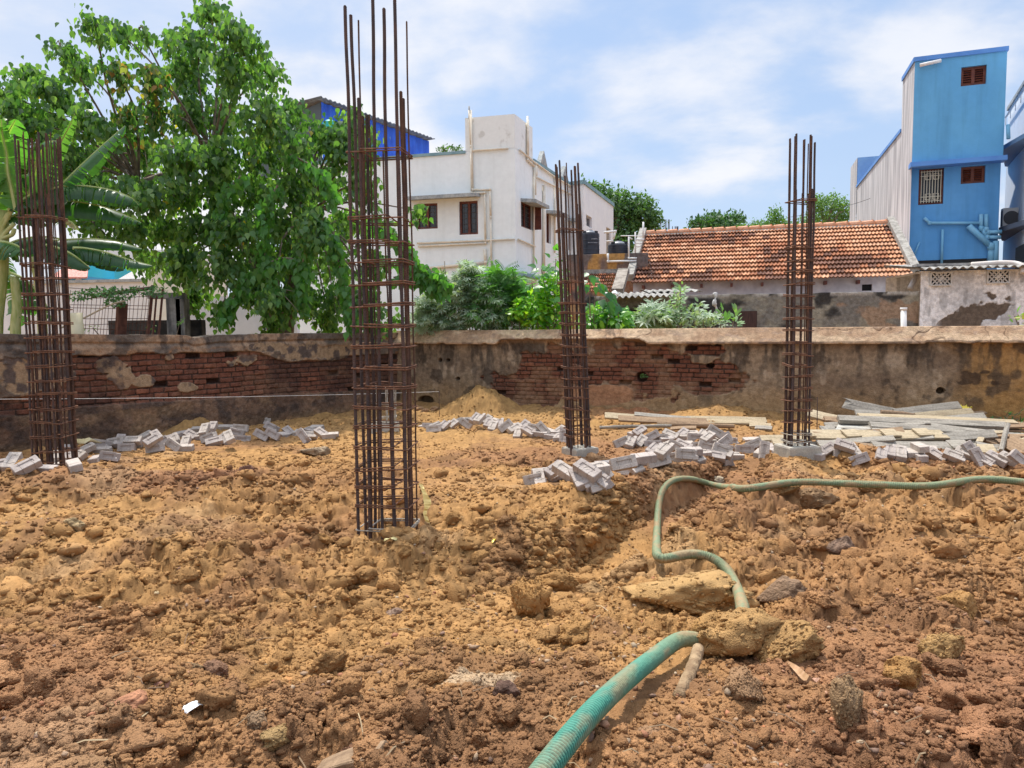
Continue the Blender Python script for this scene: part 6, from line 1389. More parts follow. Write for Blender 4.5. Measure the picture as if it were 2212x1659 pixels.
# rear stair head room
s0 = V2(FA)+sdir*11.5; zr = at(1870, 335, 32.8).z; fh = at(1843, 358, 33.0)
pts = [tuple(far_)[:2], tuple(far_+fdir*2.4)[:2], tuple(far_+fdir*2.4+sdir*2.2)[:2], tuple(far_+sdir*2.2)[:2]]
prism(pts, zpar-.9, zr).build('stair_head', M('pale_blue_paint', (.17, .33, .62), (.2, .38, .66), scale=2, rough=.8), root)
mb = MB(); p_ = far_-fdir*.012; mb.quad(p_+Vector((0, 0, -.3)), p_+sdir*2.2+Vector((0, 0, -.3)), p_+sdir*2.2+Vector((0, 0, zr)), p_+Vector((0, 0, zr))); mb.build('side_wall', gside, root)
window(UA, UB, o1, root, louv=True); window(FA, FB, o2, root, louv=True)
w3 = window(FA, FB, o3, root, mull=0, bars=True)
mb = MB(); a_, b_, c_, e_ = o3; P = lambda s, z, q=-.02: V2(FA)+fdir*s+fn_*q+Vector((0, 0, z))
for k in range(1, 9): mb.tube([P(a_+(b_-a_)*k/9, c_+.05), P(a_+(b_-a_)*k/9, e_-.05)], .010, 5)
for f in (.1, .22, .80, .92): mb.tube([P(a_+.05, c_+(e_-c_)*f), P(b_-.05, c_+(e_-c_)*f)], .010, 5)
for sx in (.3, .62):
    for (f0, f1, z0_, z1_) in ((0, .2, .7, .86), (0, .2, .14, .3)):
        q0, q1 = a_+(b_-a_)*(sx-.02+f0), a_+(b_-a_)*(sx-.02+f1); h0, h1 = c_+(e_-c_)*z0_, c_+(e_-c_)*z1_
        mb.tube([P(q0, h0), P(q1, h0), P(q1, h1), P(q0, h1), P(q0, h0)], .012, 5)
mb.build('grille', M('cream_grille', (.55, .52, .42), rough=.5), w3)
for pts, rr in (([(195, 1005), (225, 1034), (505, 1034)], .045), ([(511, 985), (511, 1065), (545, 1113), (620, 1113)], .055), ([(539, 985), (539, 1070), (548, 1085), (625, 1082)], .055), ([(440, 1050), (565, 1165), (563, 1262)], .085), ([(593, 1135), (590, 1262)], .075), ([(298, 1070), (292, 1262)], .035), ([(170, 1138), (132, 1232)], .02)):
    wallpipe(FA, FB, [r7(*p) for p in pts], rr, bpipe, root, out=rr+.03)
wallpipe(UA, UB, [r7(170, 158), r7(288, 132)], .05, wp, root, out=.1, name='spout')
wallpipe(UB, tuple(V2(UB)+sdir*2)[:2], [(2172, 270), (2173, 300)], .05, bpipe, root)
# dark opening low down
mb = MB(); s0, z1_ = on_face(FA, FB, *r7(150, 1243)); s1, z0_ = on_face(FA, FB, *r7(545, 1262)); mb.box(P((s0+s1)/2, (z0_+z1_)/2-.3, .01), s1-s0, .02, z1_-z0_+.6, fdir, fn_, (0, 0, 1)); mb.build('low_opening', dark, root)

# ------------------------------------------------------------------ house at the right edge
mtw = M('bluish_white_paint', (.70, .76, .82), (.76, .80, .85), scale=1.0, rough=.8, fine=5)
ea = at(2168, 500, 24.5); eb = at(2290, 500, 17.0); EA, EB = (ea.x, ea.y), (eb.x, eb.y); ze = at(2212, 170, 22.3).z
root = empty('white_house', (ea.x, ea.y, 0), 'bluish white house at the right edge with a balcony slab and air conditioner', 'house')
mb = MB(); face(mb, EA, EB, -.3, ze-.2, []); mb.quad((*EB, -.3), (EB[0]+5, EB[1]+1, -.3), (EB[0]+5, EB[1]+1, ze), (*EB, ze-.2)); mb.quad((EA[0], EA[1], ze-.2), (*EB, ze-.2), (EB[0]+5, EB[1]+1, ze), (EA[0]+5, EA[1]+3, ze)); mb.build('wall', mtw, root)
edir = (V2(EB)-V2(EA)).normalized(); en = Vector((edir.y, -edir.x, 0))
spoly = [tuple(at(*q))[:2] for q in ((2164, 321, 21.95), (2216, 290, 20.4), (2340, 290, 19.2), (2340, 290, 24.5), (2172, 321, 24.2))]
ez1 = at(2164, 321, 21.95).z; ez2 = at(2162, 497, 21.95).z
prism(spoly, ez1-.05, ez1+.07).build('sunshade', M('bluegrey_slab', (.16, .28, .44), rough=.7), root)
prism(spoly, ez2-.07, ez2+.07).build('balcony', M('dark_slab', (.12, .14, .18), rough=.8), root)
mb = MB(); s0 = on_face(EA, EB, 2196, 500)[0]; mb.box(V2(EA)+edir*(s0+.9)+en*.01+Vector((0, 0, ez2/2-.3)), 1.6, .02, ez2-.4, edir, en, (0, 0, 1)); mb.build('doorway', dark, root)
pc = at(2186, 472, 22.3); pc.z = ez2+.07+.31
acr = empty('air_conditioner', (pc.x, pc.y, ez2+.07), 'white outdoor air conditioner unit standing on the right house balcony', 'air conditioner')
ax_ = Vector((.93, -.36, 0)); ay_ = Vector((-.36, -.93, 0)); ay_ = Vector((.36, .93, 0))*-1
mb = MB(); mb.box(pc, .52, .28, .58, ax_, ay_, (0, 0, 1)); mb.build('casing', M('ac_white', (.66, .66, .64), rough=.5), acr)
mb = MB(); q = pc+ay_*.145-ax_*.05; mb.tube([q, q+ay_*.015], .2, 20); mb.build('fan_grille', M('ac_dark', (.09, .09, .095), rough=.5), acr)
mb = MB(); mb.box(pc-ax_*.265, .012, .2, .44, ax_, ay_, (0, 0, 1)); mb.build('side_vent', M('ac_dark2', (.10, .10, .11), rough=.6), acr)
zt_ = on_face(EA, EB, *r7(700, 400))[1]
mb = MB(); a = V2(EA)+edir*.3+en*.1+Vector((0, 0, zt_)); mb.tube([a, a+edir*7+Vector((0, 0, 0))], .03, 6); [mb.tube([a+edir*k*.9, a+edir*k*.9-Vector((0, 0, .25))], .015, 5) for k in range(8)]; mb.build('rail', pw, root)
slab(EA, EB, 0, 9, ze-.25, .1, .05, greyshade, root, 'parapet_trim', .1)
# wires between the roofs
wire = M('black_wire', (.03, .03, .03), rough=.6)
mb = MB(); a, b = at(1700, 470, 30), at(2090, 320, 29); mb.tube([a*(1-t)+b*t-Vector((0, 0, .5*math.sin(math.pi*t))) for t in np.linspace(0, 1, 20)], .008, 4); tag(mb.build('overhead_wire', wire), 'thin overhead wire sagging towards the blue house', 'wire')

# ------------------------------------------------------------------ low buildings behind the left wall
def simple(name, u0, u1, vtop, d0, d1, mat, label, cat, thick=3, trim=None, z0=-.3):
    a, b = at(u0, vtop, d0), at(u1, vtop, d1); A_, B_ = V2((a.x, a.y)), V2((b.x, b.y)); d = (B_-A_).normalized(); n = Vector((d.y, -d.x, 0)); zt_ = (a.z+b.z)/2
    root = empty(name, (a.x, a.y, 0), label, cat)
    P = [tuple(A_)[:2], tuple(B_)[:2], tuple(B_-n*thick)[:2], tuple(A_-n*thick)[:2]]
    prism(P, z0, zt_).build('wall', mat, root)
    if trim: slab(P[0], P[1], -.02, (B_-A_).length+.02, zt_+.04, .09, .08, trim, root, 'coping', .3)
    return root, P, zt_
cw = M('cream_wall', (.72, .68, .56), (.76, .73, .62), scale=1.5, rough=.85, fine=6)
simple('cream_building', 318, 470, 575, 21, 21.5, cw, 'cream building seen under the drooping peepal branches', 'building')
simple('white_building', 405, 640, 640, 18.6, 19.0, M('blue_white_wall', (.62, .68, .74), (.68, .72, .77), scale=1.5, rough=.85, fine=6), 'low bluish white wall with thin cracks under the peepal tree', 'building', thick=.5)
simple('white_wall', -60, 330, 612, 24, 23, M('white_wash', (.66, .67, .66), (.72, .72, .71), scale=1.5, rough=.85, fine=6), 'long white wall with a grey top behind the banana plant', 'wall', thick=.3, trim=greyshade)
simple('white_building', 230, 420, 540, 40, 40, M('white_wash2', (.70, .72, .74), rough=.85), 'bright white building glimpsed far behind the peepal tree', 'building', thick=3)
simple('cyan_house', 165, 245, 560, 32, 32, M('cyan_wall', (.06, .50, .62), (.09, .55, .66), scale=1, rough=.8), 'bright cyan house far behind the banana leaves', 'house')
rt, P, z_ = simple('tiled_cottage', 128, 186, 597, 29, 29, M('skyblue_wall', (.10, .38, .58), rough=.8), 'small sky blue cottage with a pink tiled roof and diamond windows', 'cottage')
mb = MB(); a, b = Vector((*P[0], z_)), Vector((*P[1], z_)); mb.add([a-Vector((.2, .3, .05)), b+Vector((.2, -.3, -.05)), b+Vector((-.55, 1.2, .65)), a+Vector((-.2, 1.2, .65))], [(0, 1, 2, 3)]); o = mb.build('roof', M('pink_tile', (.62, .25, .20), (.70, .34, .28), scale=10, rough=.9, fine=20), rt); o.modifiers.new('t', 'SOLIDIFY').thickness = .06
for uu in (141, 170):
    c = at(uu, 607, 28.98); mb = MB(); mb.box(c, .24, .02, .24, Vector((1, 0, 1)).normalized(), (0, 1, 0), Vector((-1, 0, 1)).normalized()); mb.build('diamond_window', M('white_tile', (.65, .68, .7), rough=.7), rt)
rt, P, z_ = simple('blue_porch_house', 180, 315, 611, 27, 27, M('deep_cyan_wall', (.03, .24, .42), rough=.8), 'low deep cyan porch with a thatched shade and white ledge', 'house', thick=2)
slab(P[0], P[1], 0, 2.2, z_+.02, .1, .5, M('white_ledge', (.6, .68, .72), rough=.8), rt, 'ledge')
mb = MB(); a, b = at(250, 606, 26.5), at(318, 602, 26.5); mb.add([a, b, b+Vector((0, 1.2, .45)), a+Vector((.15, 1.2, .5))], [(0, 1, 2, 3)]); o = mb.build('thatch', M('thatch', (.32, .30, .28), (.5, .48, .45), scale=18, rough=.95, stretch=(4, 1, 1)), rt); o.modifiers.new('t', 'SOLIDIFY').thickness = .08
# concrete post and beam behind the left wall
conc = M('mouldy_concrete', (.10, .105, .11), (.36, .36, .35), scale=3.5, rough=.95, stretch=(2.5, 2.5, .5), fine=15, lo=.35, hi=.65)
root = empty('concrete_post', tuple(at(382, 690, 14.4)), 'grey concrete post carrying a short beam behind the left wall', 'post')
root.location.z = 0
a, b = at(357, 655, 14.4), at(405, 655, 14.4); zt_ = at(382, 645, 14.4).z; mb = MB(); mb.box(((a.x+b.x)/2, 14.4, zt_/2-.1), (b.x-a.x)*.62, .3, zt_+.2); mb.box(((a.x*.2+b.x*.8), 14.38, zt_/2-.1), (b.x-a.x)*.36, .26, zt_+.18); mb.build('shaft', conc, root)
a, b = at(325, 640, 14.5), at(398, 640, 14.5); zb_ = at(360, 646, 14.5).z; mb = MB(); mb.box(((a.x+b.x)/2, 14.5, zb_+.06), b.x-a.x, .25, .11); mb.build('beam', conc, root)
a, b = at(240, 706, 14.8), at(440, 706, 14.8); mb = MB(); mb.box(((a.x+b.x)/2, 14.8, a.z/2+.12), b.x-a.x, .2, a.z); tag(mb.build('dark_wall', M('soot', (.03, .03, .03), (.08, .07, .065), scale=5, rough=.9)), 'low blackened wall behind the concrete post', 'wall')
# rusty mesh panels with posts
root = empty('mesh_fence', (at(235, 700, 13.0).x, 13.0, 0), 'rusty weld mesh fence with leaning posts overgrown by a creeper', 'fence')
a, b = at(142, 720, 12.7), at(326, 720, 13.4); zt_ = at(235, 628, 13.0).z
rm = M('dark_rust', (.10, .045, .035), (.16, .07, .05), scale=9, rough=.9)
mb = MB(); dd = (V2(b)-V2(a)); Lf = dd.length; dd.normalize()
lean_ = Vector((.12, 0, 0))
for k in range(int(Lf/.055)):
    s = k*.055; p = V2(a)+dd*s; mb.tube([p+Vector((-.06, 0, 1.0)), p+lean_*(1+.2*math.sin(k))+Vector((0, 0, zt_-.0))], .0045, 4)
for k in range(11): z = 1.15+k*(zt_-1.15)/10; mb.tube([V2(a)+Vector((0, 0, z+.05*math.sin(k*2))), V2(b)+Vector((0, 0, z+.03*math.sin(k*3)))], .005, 4)
mb.build('mesh_panel', rm, root)
for (u0, u1, vt, w_) in ((318, 330, 616, .05), (342, 352, 622, .035), (330, 338, 640, .03), (262, 264, 655, .17), (148, 150, 660, .03)):
    p, q = at(u0-9, 720, 13.1), at(u1, vt, 13.1); mb = MB(); mb.tube([p-Vector((0, 0, .6)), q], w_*.6, 4); mb.build('post', rm, root)
p, q = at(200, 640, 12.9), at(330, 622, 13.1); mb = MB(); mb.tube([p, q], .035, 5); mb.build('rail', rm, root)
mb = MB(); a, b = at(168, 722, 10.9), at(164, 676, 10.9); mb.tube([a-Vector((0, 0, .5)), a*.5+b*.5, a*.48+b*.52, b], [.085, .088, .08, .088], 14)
tag(mb.build('bamboo_stump', M('bamboo', (.55, .47, .28), (.62, .55, .36), scale=4, rough=.6), None, True), 'pale cut bamboo stump standing behind the left wall', 'bamboo')
mb = MB(); P = [at(130, 709, 11.2), at(175, 690, 11.4), at(235, 660, 11.8), at(268, 650, 12.4)]; mb.tube(catmull(P, 5), .014, 6); tag(mb.build('dry_creeper_stem', M('dry_vine', (.42, .33, .22), rough=.9)), 'bare dry creeper stem stretched in front of the mesh fence', 'stem')
# ------------------------------------------------------------------ leaves
def leafset(name, P, axis, nrm, size, col, proto, mat, parent=None, label=None, cat=None, kind=None, group=None):
    """one mesh of many leaves: base P, long axis, face normal, size, colour; proto = (verts in leaf plane x along axis, y across, z lift; faces)"""
    pv, pf = proto; P = np.asarray(P); axis = axis/np.linalg.norm(axis, axis=1)[:, None]
    nrm = nrm-axis*(nrm*axis).sum(1)[:, None]; nrm = nrm/np.maximum(1e-6, np.linalg.norm(nrm, axis=1))[:, None]
    sd = np.cross(nrm, axis)
    X = P[:, None]+size[:, None, None]*(axis[:, None]*pv[None, :, 0:1]+sd[:, None]*pv[None, :, 1:2]+nrm[:, None]*pv[None, :, 2:3])
    n = len(P); FF = (pf[None]+(np.arange(n)*len(pv))[:, None, None]).reshape(-1, pf.shape[1])
    o = mesh_np(name, X.reshape(-1, 3), FF, mat, parent, np.repeat(col, len(pv), 0))
    if label: tag(o, label, cat, group, kind)
    return o
peepal = (np.array([(0, 0, .02), (.10, .30, .05), (.10, -.30, .05), (.42, 0, -.02), (.38, .40, .08), (.38, -.40, .08), (.68, .22, .02), (.68, -.22, .02), (.78, 0, -.03), (1.12, 0, -.12)]),
          np.array([(0, 3, 4, 1), (0, 2, 5, 3), (3, 8, 6, 4), (3, 5, 7, 8), (8, 9, 9, 6), (8, 7, 9, 9)]))
peepal = (peepal[0], np.array([(0, 3, 4), (0, 4, 1), (0, 2, 5), (0, 5, 3), (3, 8, 6), (3, 6, 4), (3, 5, 7), (3, 7, 8), (8, 9, 6), (8, 7, 9)]))
oval = (np.array([(0, 0, 0), (.3, .22, .03), (.3, -.22, .03), (.65, .2, 0), (.65, -.2, 0), (1, 0, -.08)]), np.array([(0, 2, 1), (1, 2, 4), (1, 4, 3), (3, 4, 5)]))
def star(nl=7, w=.10):
    V = []; Fc = []
    for k in range(nl):
        th = (k/(nl-1)-.5)*4.3; L = 1-.35*abs(k/(nl-1)-.5)*2; d = np.array([math.cos(th), math.sin(th), 0]); s = np.array([-math.sin(th), math.cos(th), 0]); i = len(V)
        V += [(0, 0, .02), tuple(d*L*.5+s*w+[0, 0, .03]), tuple(d*L*.5-s*w+[0, 0, .03]), tuple(d*L+[0, 0, -.1])]; Fc += [(i, i+2, i+1), (i+1, i+2, i+3)]
    return np.array(V, float), np.array(Fc)
def pinnate(n=9):
    V = []; Fc = []
    for k in range(n):
        t = .12+.88*k/n; z = -.25*t*t
        for q in (-1, 1):
            i = len(V); V += [(t, 0, z), (t+.10, q*.10, z+.01), (t+.02, q*.12, z-.01), (t+.12, q*.27, z-.05)]; Fc += [(i, i+1, i+2), (i+1, i+3, i+2)]
    i = len(V); V += [(0, .008, 0), (0, -.008, 0), (1, 0, -.25)]; Fc.append((i, i+1, i+2))
    return np.array(V, float), np.array(Fc)
STAR, PIN = star(), pinnate()
lm = leafmat('leaf', .5, .36); lmt = leafmat('leaf_matt', .3, .6)
bark = M('bark', (.13, .10, .075), (.26, .21, .16), scale=8, rough=.95, bump=.6, bscale=40)
def rnd3(n, s=1.0): return rng.normal(size=(n, 3))*s
# ---------------- peepal tree
root = empty('peepal_tree', (at(560, 720, 15.6).x, 15.6, 0), 'large peepal tree with drooping heart shaped leaves behind the left wall', 'tree')
cl = [(455,20,45,1),(520,75,60,1),(430,90,60,1),(365,95,42,.8),(300,60,18,.4),(255,65,48,.55),(205,48,38,.8),(130,100,30,.6),(175,140,48,.9),(60,165,48,1),(20,205,50,1),(110,190,50,1),
 (250,150,40,.7),(330,160,50,.8),(410,165,55,1),(500,150,60,1),(575,160,45,1),(40,260,60,1),(120,260,60,1),(200,255,55,.9),(270,240,50,.55),(335,240,50,.9),(410,245,60,1),(490,240,60,1),(570,240,60,1),(630,240,42,.9),
 (60,345,60,1),(140,335,60,1),(225,330,60,.9),(310,320,60,1),(395,330,60,1),(480,325,60,1),(560,320,60,1),(640,310,55,1),(700,290,46,1.2),(735,282,44,1.2),(760,250,32,1),(780,290,40,1),(740,320,50,1),(790,330,45,.9),
 (40,420,50,.6),(130,415,55,.8),(215,410,60,.9),(300,410,60,1),(385,410,60,1),(470,410,60,1),(550,400,60,1),(630,400,60,1),(705,395,55,1),(780,400,50,1),
 (200,480,45,.6),(280,490,55,.9),(360,490,60,1),(440,490,60,1),(520,490,60,1),(600,480,60,1),(680,480,60,1),(755,480,55,1),(820,480,40,.8),(905,455,22,.7),
 (330,555,45,.9),(400,560,55,1),(480,565,55,1),(560,560,60,1),(640,560,60,1),(720,560,55,1),(800,560,50,1),
 (425,630,42,1),(480,670,34,1),(545,620,45,.8),(600,640,50,1),(660,640,50,1),(720,640,50,1),(790,640,50,1),(590,690,28,.8),(710,690,35,1),(800,690,40,1),(850,690,20,.5)]
trunk_base = Vector((at(600, 715, 15.6).x, 15.6, -.2)); fork = at(520, 520, 15.4); fork2 = at(455, 350, 15.2); fork3 = at(655, 470, 15.2); fork4 = at(300, 395, 14.8)
mb = MB(); mb.tube(catmull([trunk_base, at(585, 620, 15.6), fork, fork2], 6), [.22-.009*i for i in range(19)], 10)
mb.tube(catmull([trunk_base, at(630, 590, 15.5), fork3], 6), [.18-.008*i for i in range(13)], 8); mb.tube(catmull([fork2, at(380, 370, 15), fork4], 5), [.09-.004*i for i in range(11)], 8)
mb.build('trunk', bark, root, True)
LP = []; LA_ = []; LN = []; LSz = []; LC = []
limb = MB(); rt_ = random.Random(5)
for (u, v, r, den) in cl:
    d0 = 14.2+rt_.uniform(-1.0, 1.6)+(.6 if u > 700 else 0)
    c = at(u, v, d0); rad = r/1618*d0
    src = min((fork, fork2, fork3, fork4), key=lambda q: (q-c).length)
    midp = src*.5+c*.5+Vector((rt_.uniform(-.2, .2), rt_.uniform(-.2, .2), .25)); limb.tube(catmull([src, midp, c], 5), [.022*(1-i/11)+.008 for i in range(11)], 6)
    nt_ = int(27*den*(r/50)**2)+3
    for k in range(nt_):
        e = Vector(rt_.gauss(0, 1) for _ in range(3)); e.normalize(); e *= rad*rt_.random()**.4*1.1; e.y *= 1.6
        s = c+e*.35; t_ = c+e+Vector((0, 0, -rad*.25)); 
        if k < 3: limb.tube([c, s+Vector((0, 0, .06)), t_], [.014, .010, .005], 4)
        n_l = rt_.randint(11, 17)
        for j in range(n_l):
            f = j/n_l; p = s*(1-f)+t_*f+Vector((rt_.gauss(0, .07), rt_.gauss(0, .09), rt_.gauss(0, .07)-.10*f*f))
            LP.append(tuple(p)); ax = Vector((rt_.gauss(0, .42)+e.x*.5, rt_.gauss(0, .42)+e.y*.15, -1)); LA_.append(tuple(ax))
            LN.append((rt_.gauss(0, 1)+.4*e.x, rt_.gauss(-.9, .8), rt_.gauss(.35, .35))); LSz.append(rt_.uniform(.06, .15))
            q = rt_.random(); g = rt_.uniform(.75, 1.2); base = [.095*g, .195*g, .062*g]
            if q > .72: base = [.19*g, .31*g, .10*g]
            if q < .12: base = [.045*g, .12*g, .035*g]
            if (230 < u < 345 and 90 < v < 300) and q > .7: base = [.32*g, .18*g, .08*g] if q > .9 else [.24, .26, .09]
            if q > .997: base = [.55, .42, .05]
            LC.append(base)
# hanging sprays on the right side, and towards the white house
for pts in ([(600, 400), (575, 450), (570, 540), (590, 620)], [(700, 470), (665, 520), (650, 600), (655, 660)], [(520, 380), (480, 430), (470, 520)], [(720, 500), (730, 560), (750, 640), (760, 700)], [(640, 560), (600, 560), (545, 590), (505, 640), (480, 690)], [(860, 560), (905, 575), (940, 590), (965, 612)], [(880, 590), (920, 600), (950, 630)], [(850, 600), (900, 590), (930, 605)], [(620, 330), (690, 370), (720, 430)], [(800, 480), (870, 520), (890, 560)]):
    d0 = 13.4; P = catmull([at(u, v, d0) for u, v in pts], 10); limb.tube(P, [.016*(1-i/len(P))+.005 for i in range(len(P))], 5)
    for i, p in enumerate(P):
        for _ in range(7):
            LP.append(tuple(p+Vector((rt_.gauss(0, .06), rt_.gauss(0, .06), rt_.gauss(-.05, .05))))); LA_.append((rt_.gauss(0, .4), rt_.gauss(0, .35), -1)); LN.append((rt_.gauss(0, .8), -1, rt_.gauss(.3, .3))); LSz.append(rt_.uniform(.10, .17))
            g = rt_.uniform(.8, 1.3); LC.append([.085*g, .22*g, .05*g])
limb.build('limbs', bark, root)
leafset('crown', LP, np.array(LA_), np.array(LN), np.array(LSz), np.array(LC), peepal, lm, root)
print('peepal leaves', len(LP))
# ---------------- banana plant
root = empty('banana_plant', (at(12, 700, 11.0).x, 11.0, 0), 'banana plant with long arching torn leaves behind the left cage', 'plant')
bl = leafmat('banana_leaf', .45, .35)
def bleaf(pts, wid, droop, seed, colr=(.05, .14, .03), d=11.0, face_=.0, dd=0.0):
    P = [at(u, v, d+dd*i/len(pts)) for i, (u, v) in enumerate(pts)]; Cc = catmull(P, 16); n = len(Cc); rr = np.random.default_rng(seed)
    V = []; Fc = []; cols = []; m_ = 6
    gap = [rr.random() < .16 for _ in range(n)]
    for sgn in (-1, 1):
        hang = rr.uniform(-.15, .15)
        for i in range(n-1):
            f0, f1 = i/(n-1), (i+1)/(n-1)
            if i % 5 == 0: hang = rr.uniform(-.12, .12)
            w0 = wid*min(1, (f0*6)**.6)*max(.04, (1-f0**3.2))**.6; w1 = wid*min(1, (f1*6)**.6)*max(.02, (1-f1**3.2))**.6
            t = (Cc[i+1]-Cc[i]).normalized(); side = t.cross(Vector((0, face_*-1, 1))).normalized() if abs(t.z) < .95 else Vector((1, 0, 0)); side = (side*math.cos(.0)).normalized()
            dn = side.cross(t).normalized(); dn = dn if dn.z < 0 else -dn
            dr = droop+hang
            cut = .015 if gap[i] else 0.0
            for kk in range(m_):
                pass
            b0 = len(V)
            for (pt, w_, sh_) in ((Cc[i], w0, 0), (Cc[i+1], w1, -cut)):
                for kk in range(m_+1):
                    g = kk/m_; an = dr*(.35+.65*g); V.append(pt+t*(sh_*g*3+.10*w_*g)+side*sgn*(w_*g*math.cos(an))+dn*(w_*g*math.sin(an)))
                    cb = np.array(colr)*(.85+.3*rr.random()); cols.append(cb if kk else np.array([.35, .42, .14]))
            for kk in range(m_): Fc.append((b0+kk, b0+kk+1, b0+m_+1+kk+1, b0+m_+1+kk))
    o = mesh_np('leaf', np.array([tuple(p) for p in V]), np.array(Fc), bl, root, np.array(cols))
    mb = MB(); mb.tube(Cc, [.022*(1-i/n)+.004 for i in range(n)], 6); mb.build('midrib', M('banana_rib', (.35, .42, .15), (.42, .48, .2), rough=.5), o)
rz_ = lambda x, y_: (x*.2811, 274.3+y_*.2811)
for k, (pts, w_, dr, c_) in enumerate((([(60, 640), (250, 520), (450, 465), (640, 453), (850, 485), (1000, 540), (1065, 600)], .30, .95, (.035, .10, .03)), ([(40, 720), (200, 640), (380, 585), (560, 573), (780, 610), (950, 670), (1085, 735)], .32, .95, (.035, .10, .03)),
    ([(30, 920), (150, 870), (320, 845), (500, 870), (700, 940), (850, 1020), (955, 1095)], .34, 1.0, (.03, .09, .03)), ([(400, 880), (520, 868), (700, 860), (900, 880), (1090, 935)], .22, .9, (.035, .10, .03)), ([(560, 930), (650, 933), (800, 960), (960, 1010), (1168, 1065)], .26, .9, (.03, .09, .03)),
    ([(380, 560), (500, 420), (640, 280), (800, 130), (960, -10)], .26, .75, (.04, .12, .035)), ([(300, 520), (350, 400), (410, 250), (470, 110), (530, 0), (575, -100)], .13, .5, (.10, .22, .06)), ([(0, 520), (80, 420), (230, 368), (380, 385), (500, 435)], .28, .9, (.05, .14, .05)),
    ([(120, 640), (90, 480), (60, 340), (50, 200), (20, 60), (10, -60)], .30, .5, (.09, .22, .05)), ([(0, 480), (-40, 300), (30, 100), (120, -60)], .40, .4, (.10, .26, .06)), ([(-60, 700), (-20, 560), (60, 400), (150, 340)], .35, .6, (.09, .22, .05)),
    ([(20, 960), (60, 1100), (110, 1250), (130, 1400), (60, 1560)], .36, .6, (.08, .22, .05)), ([(-80, 900), (0, 880), (120, 905), (200, 960)], .34, .9, (.06, .16, .05)), ([(300, 900), (420, 920), (560, 980), (690, 1080)], .3, 1.0, (.03, .09, .03)), ([(440, 720), (500, 715), (560, 740), (590, 790)], .10, .5, (.45, .36, .2)), ([(20, 1100), (200, 1180), (330, 1330), (400, 1500)], .2, .8, (.07, .17, .04)), ([(220, 520), (270, 300), (330, 130), (440, 105)], .3, .8, (.05, .14, .04)))):
    bleaf([rz_(*p) for p in pts], w_, dr, k+1, c_, d=10.9+.12*(k % 4), dd=.5 if k < 6 else -.2)
mb = MB()
for (p, q, a_) in (((-30, 1620), (30, 640), .10), ((330, 1620), (260, 1000), .075), ((120, 1620), (110, 1150), .08)):
    A_, B_ = at(*rz_(*p), 11.0), at(*rz_(*q), 11.0); mb.tube(catmull([Vector((A_.x, 11.0, -.2)), A_, A_*.5+B_*.5+Vector((.03, 0, 0)), B_], 4), [a_*(1-.3*i/13) for i in range(13)], 10)
for (p, m2, q) in (((0, 900), (10, 800), (100, 620)), ((0, 1000), (20, 850), (110, 740)), ((0, 800), (40, 700), (90, 640)), ((0, 860), (90, 830), (110, 780))):
    mb.tube(catmull([at(*rz_(*p), 10.95), at(*rz_(*m2), 10.95), at(*rz_(*q), 10.95)], 4), .03, 8)
mb.build('stem', M('banana_stem', (.30, .34, .10), (.45, .45, .2), scale=4, rough=.6, stretch=(4, 4, 1)), root, True)
# ---------------- shrubs behind the right wall
def bush(name, cl_, d, n, proto, szs, cols, label, cat, seed=1, droop=.3, stem=True, up=.2, ydep=.5, mat=None, stems=None, group=None):
    rr = random.Random(seed); P = []; A_ = []; N_ = []; S_ = []; Cc = []; cx = at(sum(c[0] for c in cl_)/len(cl_), 700, d)
    root = empty(name, (cx.x, cx.y, 0), label, cat, group); tot = sum(c[2]*c[3] for c in cl_); mbs = MB()
    for (u, v, ru, rv) in cl_:
        m_ = max(3, int(n*ru*rv/tot)); c = at(u, v, d); 
        if stem: base = Vector((c.x*.6+cx.x*.4, c.y, .9)); mbs.tube(catmull([base, base*.4+c*.6+Vector((rr.uniform(-.1, .1), 0, 0)), c], 4), [.016-.001*i for i in range(9)], 5)
        for _ in range(m_):
            th = rr.uniform(0, 6.283); q = rr.random()**.55; du, dv = math.cos(th)*q*ru, math.sin(th)*q*rv
            p = at(u+du, v+dv, d+rr.uniform(-ydep, ydep)*(1-q*.5)); P.append(tuple(p))
            o_ = Vector((du/ru+rr.gauss(0, .5), rr.gauss(-.5, .6), -dv/rv*.5+up-droop+rr.gauss(0, .3))); A_.append(tuple(o_)); N_.append((rr.gauss(0, .4), -.55+rr.gauss(0, .35), 1+rr.gauss(0, .3)))
            S_.append(rr.uniform(*szs)); k = cols[int(rr.random()**1.3*len(cols))]; g = rr.uniform(.8, 1.2); Cc.append([x*g for x in k])
    if stem:
        mbs.build('stem', bark, root)
    for (a, b, c) in (stems or []):
        mq = MB(); mq.tube(catmull([at(*a, d-.1), at(*b, d-.15), at(*c, d-.1)], 5), .010, 5); mq.build('branch', M('pale_twig', (.42, .36, .28), rough=.9), root)
    leafset('foliage', P, np.array(A_), np.array(N_), np.array(S_), np.array(Cc), proto, mat or lmt, root); return root
def rr6(x, y_): return (1600+.31646*x)*.5486, (1000+.31646*y_)*.5486
SG = [(.36, .43, .33), (.26, .35, .23), (.46, .52, .42), (.12, .20, .10)]
GG = [(.11, .27, .07), (.16, .34, .08), (.07, .17, .05)]
YG = [(.27, .47, .05), (.18, .40, .05), (.40, .55, .07), (.10, .27, .05)]
